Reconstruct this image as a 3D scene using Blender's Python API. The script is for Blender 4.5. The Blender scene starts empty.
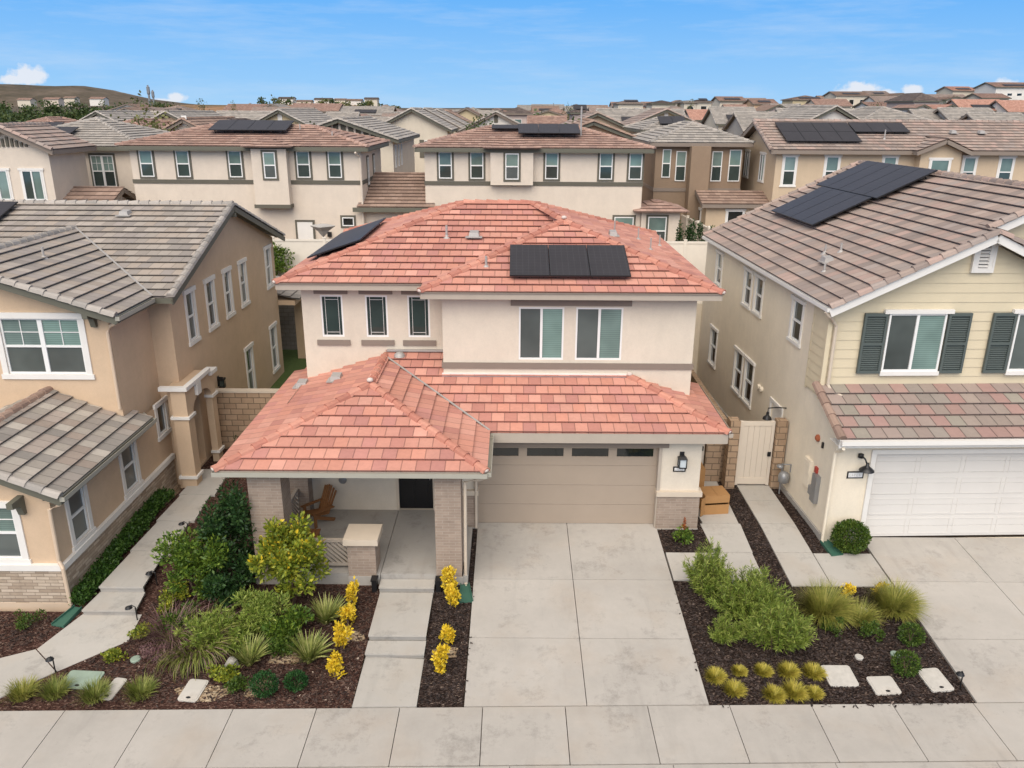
import bpy, math, random
from mathutils import Vector, Matrix
random.seed(7)
PI = math.pi
sc = bpy.context.scene
COL = sc.collection
V3 = Vector

# ------------------------------------------------------------------ materials
MATS = {}
def lin(c):
    return tuple((v/12.92 if v <= .04045 else ((v+.055)/1.055)**2.4) for v in [q/255 for q in c])
class NT:
    def __init__(s, name, tree=None):
        if tree is None:
            m = bpy.data.materials.new(name); m.use_nodes = True; s.m = m; s.t = m.node_tree
            s.b = s.t.nodes['Principled BSDF']; MATS[name] = m
        else: s.t = tree
    def n(s, typ, ins=None, **kw):
        k = s.t.nodes.new(typ)
        for a, v in kw.items(): setattr(k, a, v)
        for i, v in (ins or {}).items():
            if hasattr(v, 'is_output') or hasattr(v, 'links'): s.t.links.new(v, k.inputs[i])
            else: k.inputs[i].default_value = v
        return k
    def link(s, a, b): s.t.links.new(a, b)
    def math(s, op, a, b=None, c=None, clamp=False):
        k = s.t.nodes.new('ShaderNodeMath'); k.operation = op; k.use_clamp = clamp
        for i, v in enumerate((a, b, c)):
            if v is None: continue
            if hasattr(v, 'links'): s.t.links.new(v, k.inputs[i])
            else: k.inputs[i].default_value = v
        return k.outputs[0]
    def ramp(s, fac, stops, mode='LINEAR'):
        k = s.t.nodes.new('ShaderNodeValToRGB'); r = k.color_ramp; r.interpolation = mode
        while len(r.elements) < len(stops): r.elements.new(.5)
        for e, (p, c) in zip(r.elements, stops):
            e.position = p; e.color = (*c[:3], 1) if len(c) >= 3 else (c[0],)*3+(1,)
        s.link(fac, k.inputs[0]); return k.outputs[0]
    def mix(s, fac, a, b, blend='MIX'):
        k = s.t.nodes.new('ShaderNodeMix'); k.data_type = 'RGBA'; k.blend_type = blend
        for i, v in ((0, fac), (6, a), (7, b)):
            if hasattr(v, 'links'): s.t.links.new(v, k.inputs[i])
            elif i == 0: k.inputs[i].default_value = v
            else: k.inputs[i].default_value = (*v[:3], 1)
        return k.outputs[2]
    def noise(s, vec, scale, detail=4, rough=.6):
        return s.n('ShaderNodeTexNoise', {'Vector': vec, 'Scale': scale, 'Detail': detail, 'Roughness': rough}).outputs[0]
    def bump(s, h, strength, dist=.01):
        b = s.n('ShaderNodeBump', {'Height': h, 'Strength': strength, 'Distance': dist})
        s.link(b.outputs[0], s.b.inputs['Normal'])
    def coord(s, w='Object'): return s.n('ShaderNodeTexCoord').outputs[w]
    def set(s, color=None, rough=None, spec=None, metal=None, coat=None):
        for nm, v in (('Base Color', color), ('Roughness', rough), ('Specular IOR Level', spec), ('Metallic', metal), ('Coat Weight', coat)):
            if v is None: continue
            if hasattr(v, 'links'): s.link(v, s.b.inputs[nm])
            else: s.b.inputs[nm].default_value = (*v[:3], 1) if nm == 'Base Color' else v

def plain(name, c, rough=.6, var=.08, scale=3., bump=0., bscale=60., spec=.3, metal=0., coat=0.):
    t = NT(name); o = t.coord()
    n = t.noise(o, scale, 5)
    f = t.math('MULTIPLY_ADD', n, 2*var*1.6, 1-var*1.6)
    t.set(t.mix(1., c, t.n('ShaderNodeCombineColor', {0: f, 1: f, 2: f}).outputs[0], 'MULTIPLY'), rough, spec, metal, coat)
    if bump: t.bump(t.noise(o, bscale, 3), bump, .01)
    return t.m
def stucco(name, c):
    t = NT(name); o = t.coord()
    a = t.noise(o, .9, 7, .75)
    st = t.n('ShaderNodeMapping', {'Vector': o, 'Scale': (3., 3., .9)})
    b = t.noise(st.outputs[0], 1.6, 4)
    f = t.math('ADD', t.math('ADD', t.math('MULTIPLY_ADD', a, .36, .76), t.math('MULTIPLY_ADD', b, .09, .02)), t.math('MULTIPLY_ADD', t.noise(o, 22, 3, .8), .16, -.08))
    t.set(t.mix(1., c, t.n('ShaderNodeCombineColor', {0: f, 1: f, 2: f}).outputs[0], 'MULTIPLY'), .92, .2)
    t.bump(t.noise(o, 55, 4, .7), .35, .012)
    return t.m
def tiles(name, cols, w=.34, e=.40, jd=.45, grime=.16):
    t = NT(name); uv = t.coord('UV')
    sp = t.n('ShaderNodeSeparateXYZ', {0: uv}); u, v = sp.outputs[0], sp.outputs[1]
    row = t.math('FLOOR', t.math('DIVIDE', t.math('ADD', v, .002), e))
    off = t.n('ShaderNodeTexWhiteNoise', noise_dimensions='1D'); t.link(row, off.inputs['W'])
    uu = t.math('ADD', t.math('DIVIDE', u, w), t.math('ADD', t.math('MULTIPLY', t.math('MODULO', t.math('ABSOLUTE', row), 2), .5), t.math('MULTIPLY', off.outputs[0], .12)))
    colm = t.math('FLOOR', uu); fr = t.math('FRACT', uu)
    wn = t.n('ShaderNodeTexWhiteNoise', {'Vector': t.n('ShaderNodeCombineXYZ', {0: colm, 1: row, 2: 3.7}).outputs[0]}, noise_dimensions='3D')
    base = t.ramp(wn.outputs[0], [(i/len(cols), c) for i, c in enumerate(cols)], 'CONSTANT')
    wn2 = t.n('ShaderNodeTexWhiteNoise', {'Vector': t.n('ShaderNodeCombineXYZ', {0: colm, 1: row, 2: 9.1}).outputs[0]}, noise_dimensions='3D')
    o = t.coord()
    n1 = t.noise(o, 9, 5, .7); n2 = t.noise(o, .9, 4)
    f = t.math('ADD', t.math('MULTIPLY_ADD', n1, grime*2.4, 1-grime*1.2), t.math('ADD', t.math('MULTIPLY_ADD', n2, .3, -.15), t.math('MULTIPLY_ADD', wn2.outputs[0], .16, -.08)))
    c = t.mix(1., base, t.n('ShaderNodeCombineColor', {0: f, 1: f, 2: f}).outputs[0], 'MULTIPLY')
    j = t.math('LESS_THAN', t.math('ABSOLUTE', t.math('SUBTRACT', fr, .5)), .465)
    jf = t.math('MULTIPLY_ADD', j, 1-jd, jd)
    c = t.mix(1., c, t.n('ShaderNodeCombineColor', {0: jf, 1: jf, 2: jf}).outputs[0], 'MULTIPLY')
    t.set(c, .82, .25); t.bump(t.math('ADD', t.math('MULTIPLY', j, .6), t.math('MULTIPLY', n1, .5)), .5, .012)
    return t.m
def bricks(name, c1, c2, mortar, bw=.4, bh=.1, ms=.012, off=.5, extra=None, bump=.5):
    t = NT(name); uv = t.coord('UV')
    b = t.n('ShaderNodeTexBrick', {'Vector': uv, 'Color1': (*c1, 1), 'Color2': (*c2, 1), 'Mortar': (*mortar, 1), 'Scale': 1., 'Mortar Size': ms, 'Mortar Smooth': .2, 'Bias': 0., 'Brick Width': bw, 'Row Height': bh}, offset=off)
    o = t.coord(); n = t.noise(o, 5, 5, .7)
    f = t.math('MULTIPLY_ADD', n, .5, .75)
    c = t.mix(1., b.outputs[0], t.n('ShaderNodeCombineColor', {0: f, 1: f, 2: f}).outputs[0], 'MULTIPLY')
    t.set(c, .9, .2)
    t.bump(t.math('ADD', t.math('MULTIPLY', b.outputs[1], -1.), t.math('MULTIPLY', t.noise(o, 40, 3), .3)), bump, .012)
    return t.m
def concrete(name, c, var=.17):
    t = NT(name); o = t.coord(); g = t.n('ShaderNodeNewGeometry')
    a = t.noise(o, .55, 6, .65); b = t.noise(o, 3.2, 6, .75); d = t.noise(o, 60, 2)
    st = t.noise(t.n('ShaderNodeMapping', {'Vector': o, 'Scale': (2.2, .35, 1)}).outputs[0], 1.3, 5)
    f = t.math('ADD', t.math('MULTIPLY_ADD', a, var*2.2, 1-var*1.1), t.math('ADD', t.math('MULTIPLY_ADD', b, var*1.2, -var*.6), t.math('MULTIPLY_ADD', d, .1, -.05)))
    f = t.math('ADD', f, t.math('MULTIPLY_ADD', g.outputs['Random Per Island'], .07, -.035))
    s = t.math('MULTIPLY', t.math('SUBTRACT', st, .56, clamp=True), .55)
    f = t.math('SUBTRACT', f, s)
    bl = t.noise(o, 1.1, 7, .8); f = t.math('SUBTRACT', f, t.math('MULTIPLY', t.math('SUBTRACT', bl, .53, clamp=True), 1.9))
    bl2 = t.noise(o, .45, 4, .6); f = t.math('ADD', f, t.math('MULTIPLY_ADD', bl2, .34, -.15))
    vo = t.n('ShaderNodeTexVoronoi', {'Vector': o, 'Scale': 2.3, 'Randomness': 1.}).outputs[0]
    spot = t.math('MULTIPLY', t.math('LESS_THAN', vo, .03), .25)
    f = t.math('SUBTRACT', f, spot)
    warm = t.mix(t.math('MULTIPLY', t.math('SUBTRACT', t.noise(o, .7, 4), .5, clamp=True), 1.7), c, (c[0]*.97, c[1]*.86, c[2]*.75))
    t.set(t.mix(1., warm, t.n('ShaderNodeCombineColor', {0: f, 1: f, 2: f}).outputs[0], 'MULTIPLY'), .85, .25)
    t.bump(t.noise(o, 90, 3), .15, .006)
    return t.m
def foliage(name, stops, rough=.5, trans=.18):
    t = NT(name); g = t.n('ShaderNodeNewGeometry')
    nz = t.noise(t.coord(), 5.5, 3); fc = t.math('ADD', t.math('MULTIPLY', g.outputs['Random Per Island'], .62), t.math('MULTIPLY_ADD', nz, 1.3, -.46), clamp=True)
    c = t.ramp(fc, stops)
    t.set(c, rough, .35)
    tr = t.n('ShaderNodeBsdfTranslucent'); t.link(c, tr.inputs[0])
    mx = t.n('ShaderNodeMixShader', {0: trans}); t.link(t.b.outputs[0], mx.inputs[1]); t.link(tr.outputs[0], mx.inputs[2])
    t.link(mx.outputs[0], t.t.nodes['Material Output'].inputs[0])
    return t.m
def glass(name, c, slat=0., rough=.06):
    t = NT(name); col = c
    o = t.coord()
    if slat:
        sp = t.n('ShaderNodeSeparateXYZ', {0: o})
        w = t.math('FRACT', t.math('DIVIDE', sp.outputs[2], slat))
        k = t.math('MULTIPLY_ADD', t.math('GREATER_THAN', w, .28), .3, .7)
        col = t.mix(1., c, t.n('ShaderNodeCombineColor', {0: k, 1: k, 2: k}).outputs[0], 'MULTIPLY')
    oi = t.n('ShaderNodeObjectInfo').outputs['Random']; n = t.noise(o, 1.1, 2); f = t.math('ADD', t.math('MULTIPLY_ADD', n, .9, .30), t.math('MULTIPLY', oi, .5))
    col = t.mix(t.math('MULTIPLY', t.math('FRACT', t.math('MULTIPLY', oi, 7.3)), .25), col, (sum(c)/3*1.1,)*3)
    col = t.mix(1., col, t.n('ShaderNodeCombineColor', {0: f, 1: f, 2: f}).outputs[0], 'MULTIPLY')
    t.set(col, rough, .5, 0., .6); return t.m
def soil(name, cols, scale=26):
    t = NT(name); o = t.coord()
    v = t.n('ShaderNodeTexVoronoi', {'Vector': t.n('ShaderNodeMapping', {'Vector': o, 'Scale': (1, 1.7, 1)}).outputs[0], 'Scale': scale, 'Randomness': 1.})
    wn = t.n('ShaderNodeSeparateColor', {0: v.outputs[1]}).outputs[0]
    c = t.ramp(wn, cols)
    n = t.noise(o, 1.2, 5, .7); f = t.math('MULTIPLY_ADD', n, .9, .5)
    t.set(t.mix(1., c, t.n('ShaderNodeCombineColor', {0: f, 1: f, 2: f}).outputs[0], 'MULTIPLY'), .95, .1)
    t.bump(v.outputs[0], 1., .03); return t.m

K = {}
K['wall_main'] = stucco('stucco_pinkish_beige', (.645, .57, .465))
K['wall_tan'] = stucco('stucco_tan', (.59, .435, .295))
K['wall_cream'] = stucco('stucco_cream', (.77, .68, .54))
K['siding'] = plain('siding_pale_yellow', (.64, .55, .385), .6, .05, 2., .1, 80)
K['trim_brown'] = plain('trim_taupe', (.235, .19, .155), .7, .06)
K['trim_cream'] = plain('trim_cream', (.58, .49, .385), .7, .06)
K['trim_white'] = plain('trim_white', (.74, .71, .66), .6, .05)
K['vinyl'] = plain('vinyl_white_frame', (.78, .77, .74), .4, .03)
K['trim_green'] = plain('trim_dark_olive', (.12, .11, .085), .7, .06)
K['fascia_grey'] = plain('fascia_greige', (.42, .36, .295), .6, .06)
K['fascia_olive'] = plain('fascia_olive', (.13, .125, .095), .6, .06)
K['gutter_sage'] = plain('gutter_sage', (.38, .36, .30), .5, .05)
K['spout_tan'] = plain('downspout_tan', (.62, .48, .35), .5, .05)
K['garage_taupe'] = plain('garage_taupe', (.36, .29, .225), .55, .05, 1.2)
K['garage_white'] = plain('garage_white', (.66, .63, .585), .5, .04, 1.2)
K['black'] = plain('black_metal', (.012, .012, .013), .4, .1, spec=.5)
K['door_black'] = plain('door_black', (.010, .010, .011), .3, .1, spec=.5)
K['shutter'] = plain('shutter_slate_green', (.09, .108, .10), .55, .06)
K['brick_pink'] = bricks('brick_pinkish', (.355, .275, .215), (.295, .225, .175), (.40, .335, .275), .30, .075, .006)
K['block_tan'] = bricks('block_tan', (.42, .295, .195), (.33, .225, .145), (.17, .125, .085), .4, .2, .014)
K['block_grey'] = bricks('block_grey', (.30, .27, .24), (.26, .235, .21), (.2, .18, .16), .4, .2, .012)
K['stone'] = bricks('ledge_stone', (.56, .46, .355), (.33, .25, .18), (.30, .235, .18), .30, .085, .007, .37, bump=.9)
K['tile_red'] = tiles('roof_tile_salmon', [lin(c) for c in ((195,140,123),(192,137,120),(199,145,127),(187,131,116),(195,141,125),(197,139,120),(184,130,119),(203,150,133),(193,138,121),(179,125,112))], jd=.58, grime=.14)
K['tile_ridge_red'] = tiles('ridge_tile_salmon', [lin(c) for c in ((182,125,107),(189,133,114),(174,117,101),(195,140,121))])
K['tile_grey'] = tiles('roof_tile_grey', [lin(c) for c in ((158,149,139),(150,141,132),(166,156,146),(143,135,128),(160,148,136),(153,144,137))], jd=.7, grime=.10)
K['tile_graybrown'] = tiles('roof_tile_grey_multi', [lin(c) for c in ((154,146,136),(146,138,130),(160,148,138),(138,132,125),(150,137,126),(172,164,153))], jd=.6, grime=.12)
K['tile_mauve'] = tiles('roof_tile_mauve', [lin(c) for c in ((158,141,130),(150,134,125),(165,147,136),(142,128,120),(159,140,129),(167,144,133),(153,140,132))], jd=.7, grime=.10)
K['tile_mix'] = tiles('roof_tile_pink_green', [lin(c) for c in ((148,134,124),(158,130,121),(146,138,126),(156,127,119),(142,132,123),(150,134,125),(144,129,121))], w=.40, e=.42, grime=.12)
K['tile_pink'] = tiles('roof_tile_dusty_pink', [lin(c) for c in ((164,135,121),(156,126,113),(171,142,128),(149,123,112))], jd=.8)
K['tile_brown'] = tiles('roof_tile_brown', [lin(c) for c in ((152,128,113),(143,120,107),(159,135,120))], jd=.8)
K['tile_slate'] = tiles('roof_tile_slate', [lin(c) for c in ((160,153,145),(149,143,136),(168,160,151))], jd=.8)
K['tile_dark'] = tiles('roof_tile_dark', [lin(c) for c in ((104,92,86),(94,84,80),(112,100,94))], jd=.8)
K['tile_terra'] = tiles('roof_tile_terracotta', [lin(c) for c in ((190,146,128),(182,138,121),(197,154,136))], jd=.6)
K['mortar'] = plain('mortar_white', (.62, .53, .47), .9)
t = NT('solar_glass'); sp_ = t.n('ShaderNodeSeparateXYZ', {0: t.coord('UV')}); ln = None
for ax_ in (0, 1):
    q_ = t.math('LESS_THAN', t.math('FRACT', t.math('DIVIDE', sp_.outputs[ax_], .168)), .035); ln = q_ if ln is None else t.math('MAXIMUM', ln, q_)
no_ = t.math('MULTIPLY_ADD', t.noise(t.coord(), 1.2, 5, .7), .5, .75)
t.set(t.mix(1., t.mix(ln, (.036,.033,.036), (.075,.072,.075)), t.n('ShaderNodeCombineColor', {0: no_, 1: no_, 2: no_}).outputs[0], 'MULTIPLY'), .42, .28); K['panel'] = t.m
K['panel_frame'] = plain('solar_frame', (.02, .02, .022), .4)
K['concrete'] = concrete('concrete_drive', (.415, .385, .345))
K['concrete_walk'] = concrete('concrete_walk', (.425, .40, .36), .10)
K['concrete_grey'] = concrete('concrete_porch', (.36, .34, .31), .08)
K['concrete_lid'] = concrete('concrete_lid', (.50, .47, .42), .14)
K['asphalt'] = plain('asphalt', (.05, .05, .05), .9, .15, 8, .4, 90)
K['ground'] = soil('ground_dirt', [(0., (.17, .12, .08)), (.5, (.25, .18, .12)), (1., (.32, .24, .17))], 3)
K['mulch_red'] = soil('mulch_reddish', [(0., (.025,.012,.009)), (.45, (.068,.034,.026)), (.85, (.12,.065,.05)), (1., (.24,.165,.125))])
K['mulch_dark'] = soil('mulch_dark', [(0., (.014,.009,.007)), (.55, (.042,.028,.023)), (.9, (.09,.062,.05)), (1., (.22,.165,.13))])
K['chips'] = foliage('wood_chips', [(0., (.015,.010,.008)), (.5, (.05,.030,.024)), (.85, (.105,.064,.048)), (.97, (.24,.175,.14)), (1., (.42,.34,.27))], .9, 0.)
K['chips_dark'] = foliage('dark_wood_chips', [(0., (.012, .009, .008)), (.6, (.04, .028, .024)), (.9, (.09, .065, .055)), (1., (.3, .23, .19))], .9, 0.)
K['lawn'] = plain('lawn', (.08, .12, .035), .9, .3, 12, .6, 60)
K['vfence'] = plain('vinyl_fence_beige', (.74, .68, .59), .5, .05)
K['gate'] = plain('vinyl_gate', (.64, .56, .46), .5, .04)
K['card'] = plain('cardboard', (.40, .215, .085), .8, .10, 4.)
K['wood'] = plain('chair_wood', (.21, .095, .035), .55, .2, 6)
K['green_plastic'] = plain('green_plastic', (.045, .12, .085), .5, .1)
K['green_lid'] = plain('faded_green_lid', (.27, .34, .27), .7, .15, 6)
K['lid_grey'] = plain('grey_lid', (.5, .47, .42), .8, .15, 9)
K['metal_grey'] = plain('grey_metal', (.28, .28, .28), .4, .1, metal=.4)
K['red_paint'] = plain('red_paint', (.36, .05, .035), .5)
K['bell'] = plain('bell_rust', (.36, .11, .05), .5)
K['lead'] = plain('lead_flashing', (.40, .375, .35), .5, .1, metal=.2)
K['bark'] = plain('bark', (.12, .08, .055), .9, .25, 12, .6, 30)
K['lampglass'] = plain('lamp_glass', (.55, .6, .62), .1, .05, spec=.6)
K['plate_white'] = plain('plate_white', (.75, .74, .72), .5, .03)
K['g_teal'] = glass('glass_teal_blind', (.16, .245, .215), .055)
K['g_dark'] = glass('glass_dark_green', (.03, .05, .045))
K['g_screen'] = glass('glass_screen_grey', (.085, .10, .092), 0., .3)
K['g_black'] = glass('glass_black', (.012, .016, .016))
K['g_far'] = glass('glass_far', (.10, .145, .13))
K['hill'] = None
for nm, c in dict(w_beige=(.66,.57,.47), w_greige=(.60,.52,.44), w_pale=(.60,.51,.42), w_tan=(.55,.43,.30), w_brown=(.27,.195,.135), w_cream=(.62,.55,.44), w_yellow=(.56,.46,.29), w_white=(.70,.66,.60), w_peach=(.56,.38,.24), w_pink=(.52,.42,.37), w_grey=(.42,.40,.37)).items():
    K[nm] = stucco('stucco_'+nm[2:], c)

F = {}
F['deep'] = foliage('leaf_deep_green', [(0, (.010,.030,.010)), (.6, (.030,.075,.018)), (1, (.07,.13,.03))])
F['mid'] = foliage('leaf_mid_green', [(0, (.028,.07,.010)), (.55, (.10,.17,.02)), (1, (.24,.31,.04))])
F['yelgreen'] = foliage('leaf_yellow_green', [(0, (.06,.10,.012)), (.5, (.20,.245,.025)), (.8, (.36,.36,.035)), (1, (.55,.48,.04))])
F['yellow'] = foliage('leaf_golden_yellow', [(0, (.12,.16,.02)), (.14, (.42,.32,.02)), (.4, (.78,.55,.025)), (1, (.90,.72,.10))])
F['feather'] = foliage('leaf_feathery_green', [(0, (.06,.11,.015)), (.5, (.20,.27,.04)), (1, (.44,.47,.12))])
F['box'] = foliage('leaf_boxwood', [(0, (.02,.05,.008)), (.5, (.062,.112,.014)), (1, (.15,.205,.03))])
F['emerald'] = foliage('leaf_emerald', [(0, (.008,.04,.010)), (.5, (.025,.085,.02)), (1, (.06,.14,.03))])
F['hedge'] = foliage('leaf_hedge', [(0, (.012,.036,.007)), (.5, (.042,.098,.014)), (1, (.095,.17,.03))])
F['straw'] = foliage('blade_straw_green', [(0, (.10,.13,.02)), (.4, (.25,.26,.045)), (1, (.46,.40,.11))])
F['gold'] = foliage('blade_gold', [(0, (.17,.16,.02)), (.5, (.42,.36,.05)), (1, (.62,.50,.11))])
F['yucca'] = foliage('blade_variegated', [(0, (.09,.14,.03)), (.5, (.26,.29,.07)), (1, (.56,.52,.22))])
F['purple'] = foliage('blade_purple', [(0, (.12,.055,.06)), (.5, (.22,.12,.12)), (1, (.36,.24,.21))])
F['meadow'] = foliage('blade_meadow', [(0, (.08,.12,.02)), (.5, (.19,.22,.04)), (1, (.38,.36,.11))])
F['tree'] = foliage('leaf_far_tree', [(0, (.025,.05,.012)), (.5, (.055,.088,.022)), (1, (.12,.14,.04))])
F['olive'] = foliage('leaf_far_olive', [(0, (.06,.07,.02)), (.5, (.13,.135,.04)), (1, (.21,.20,.07))])

# ------------------------------------------------------------------ mesh helper
BASE = {}
class M:
    def __init__(s): s.v = []; s.f = []; s.uv = []; s.mi = []; s.cur = 0
    def face(s, pts, uv=None):
        i = len(s.v); s.v += [tuple(p) for p in pts]; s.f.append(tuple(range(i, i+len(pts)))); s.uv.append(uv); s.mi.append(s.cur)
    def hexa(s, c):            # 8 corners: bottom 4 (ccw), top 4
        i = len(s.v); s.v += [tuple(p) for p in c]
        for q in ((3,2,1,0),(4,5,6,7),(0,1,5,4),(1,2,6,5),(2,3,7,6),(3,0,4,7)):
            s.f.append(tuple(i+k for k in q)); s.uv.append(None); s.mi.append(s.cur)
    def box(s, x0, x1, y0, y1, z0, z1):
        s.hexa([(x0,y0,z0),(x1,y0,z0),(x1,y1,z0),(x0,y1,z0),(x0,y0,z1),(x1,y0,z1),(x1,y1,z1),(x0,y1,z1)])
    def beam(s, a, b, w, h, up=(0,0,1)):
        a, b = V3(a), V3(b); d = (b-a).normalized(); up = V3(up)
        r = d.cross(up)
        if r.length < 1e-4: r = d.cross(V3((0,1,0)))
        r.normalize(); u = r.cross(d)
        o = []
        for hh in (-h/2, h/2):
            for p, ss in ((a,-1),(a,1),(b,1),(b,-1)): o.append(p+r*ss*w/2+u*hh)
        s.hexa(o)
    def tube(s, path, r, n=8, caps=True):
        path = [V3(p) for p in path]; rings = []
        for k, p in enumerate(path):
            d = (path[min(k+1, len(path)-1)]-path[max(k-1, 0)]).normalized()
            ref = V3((0,0,1)) if abs(d.z) < .9 else V3((1,0,0))
            x = d.cross(ref).normalized(); y = x.cross(d)
            rr = r[k] if isinstance(r, (list, tuple)) else r
            i = len(s.v); rings.append(i)
            s.v += [tuple(p+x*rr*math.cos(2*PI*j/n)+y*rr*math.sin(2*PI*j/n)) for j in range(n)]
        for a, b in zip(rings, rings[1:]):
            for j in range(n):
                s.f.append((a+j, a+(j+1)%n, b+(j+1)%n, b+j)); s.uv.append(None); s.mi.append(s.cur)
        if caps:
            for i in (rings[0], rings[-1]):
                s.f.append(tuple(range(i, i+n))); s.uv.append(None); s.mi.append(s.cur)
    def lathe(s, c, prof, n=20):
        i0 = len(s.v)
        for r, z in prof:
            s.v += [(c[0]+r*math.cos(2*PI*j/n), c[1]+r*math.sin(2*PI*j/n), c[2]+z) for j in range(n)]
        for k in range(len(prof)-1):
            for j in range(n):
                s.f.append((i0+k*n+j, i0+k*n+(j+1)%n, i0+(k+1)*n+(j+1)%n, i0+(k+1)*n+j)); s.uv.append(None); s.mi.append(s.cur)
        for k in (0, len(prof)-1):
            if prof[k][0] > 1e-4: s.f.append(tuple(i0+k*n+j for j in range(n))); s.uv.append(None); s.mi.append(s.cur)
    def prism(s, pts, ext):     # planar polygon pushed along a vector
        ext = V3(ext); a = [V3(p) for p in pts]; b = [p+ext for p in a]; n = len(a)
        s.face(a[::-1]); s.face(b)
        for k in range(n): s.face([a[k], a[(k+1)%n], b[(k+1)%n], b[k]])
    def build(s, name, mat, parent=None, smooth=False):
        base = BASE.get(parent, V3((0,0,0))) if parent else V3((0,0,0))
        me = bpy.data.meshes.new(name)
        me.from_pydata([(x-base.x, y-base.y, z-base.z) for x, y, z in s.v], [], s.f)
        for m in (mat if isinstance(mat, (list, tuple)) else [mat]): me.materials.append(m)
        ul = me.uv_layers.new(name='UVMap').data
        me.polygons.foreach_set('material_index', s.mi)
        for p, uv in zip(me.polygons, s.uv):
            if uv:
                for li, q in zip(p.loop_indices, uv): ul[li].uv = q
            else:
                n = p.normal
                for li in p.loop_indices:
                    c = s.v[me.loops[li].vertex_index]
                    ul[li].uv = (c[0], c[1]) if abs(n.z) > .7 else ((c[1], c[2]) if abs(n.x) > abs(n.y) else (c[0], c[2]))
        if smooth:
            for p in me.polygons: p.use_smooth = True
        me.validate(); me.update()
        o = bpy.data.objects.new(name, me); COL.objects.link(o)
        if parent: o.parent = parent; BASE[o] = base
        return o
    def place(s, name, mat, loc, smooth=False):   # top-level mesh whose origin sits at its base
        loc = V3(loc); o = s.build(name, mat, None, smooth)
        o.data.transform(Matrix.Translation(-loc)); o.location = loc; BASE[o] = loc
        return o

def thing(name, label, cat, loc, rot=0, group=None):
    o = bpy.data.objects.new(name, None); o.empty_display_size = .3; COL.objects.link(o)
    o.location = loc; o.rotation_euler = (0, 0, rot); BASE[o] = V3(loc)
    return tag(o, label, cat, group)
def tag(o, label, cat, group=None, kind=None):
    o['label'] = label
    if cat: o['category'] = cat
    if group: o['group'] = group
    if kind: o['kind'] = kind
    return o
def struct(m, name, mat, kind='structure', label=None):
    o = m.build(name, mat); o['kind'] = kind
    if label: o['label'] = label
    return o

# ------------------------------------------------------------------ walls, windows
class W:
    """a vertical wall line: p0 + u*dir, outward normal nrm"""
    def __init__(s, p0, p1, nrm):
        s.p = V3((p0[0], p0[1], 0)); d = V3((p1[0]-p0[0], p1[1]-p0[1], 0)); s.len = d.length; s.d = d.normalized(); s.n = V3((nrm[0], nrm[1], 0)).normalized()
    def at(s, u, z, n=0.): return s.p+s.d*u+s.n*n+V3((0,0,z))
    def box(s, m, u0, u1, z0, z1, n0, n1):
        m.hexa([s.at(u0,z0,n1), s.at(u1,z0,n1), s.at(u1,z0,n0), s.at(u0,z0,n0), s.at(u0,z1,n1), s.at(u1,z1,n1), s.at(u1,z1,n0), s.at(u0,z1,n0)])
    def wall(s, m, z0, z1, holes=(), u0=0, u1=None, depth=.10):
        u1 = s.len if u1 is None else u1
        us = sorted({u0, u1, *[h[0] for h in holes], *[h[1] for h in holes]}); zs = sorted({z0, z1, *[h[2] for h in holes], *[h[3] for h in holes]})
        for a, b in zip(us, us[1:]):
            for c, d in zip(zs, zs[1:]):
                uc, zc = (a+b)/2, (c+d)/2
                if any(h[0] < uc < h[1] and h[2] < zc < h[3] for h in holes): continue
                m.face([s.at(a,c), s.at(b,c), s.at(b,d), s.at(a,d)])
        for a, b, c, d in holes:
            m.face([s.at(a,c), s.at(a,d), s.at(a,d,-depth), s.at(a,c,-depth)]); m.face([s.at(b,c), s.at(b,d), s.at(b,d,-depth), s.at(b,c,-depth)])
            m.face([s.at(a,d), s.at(b,d), s.at(b,d,-depth), s.at(a,d,-depth)]); m.face([s.at(a,c), s.at(b,c), s.at(b,c,-depth), s.at(a,c,-depth)])

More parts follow.
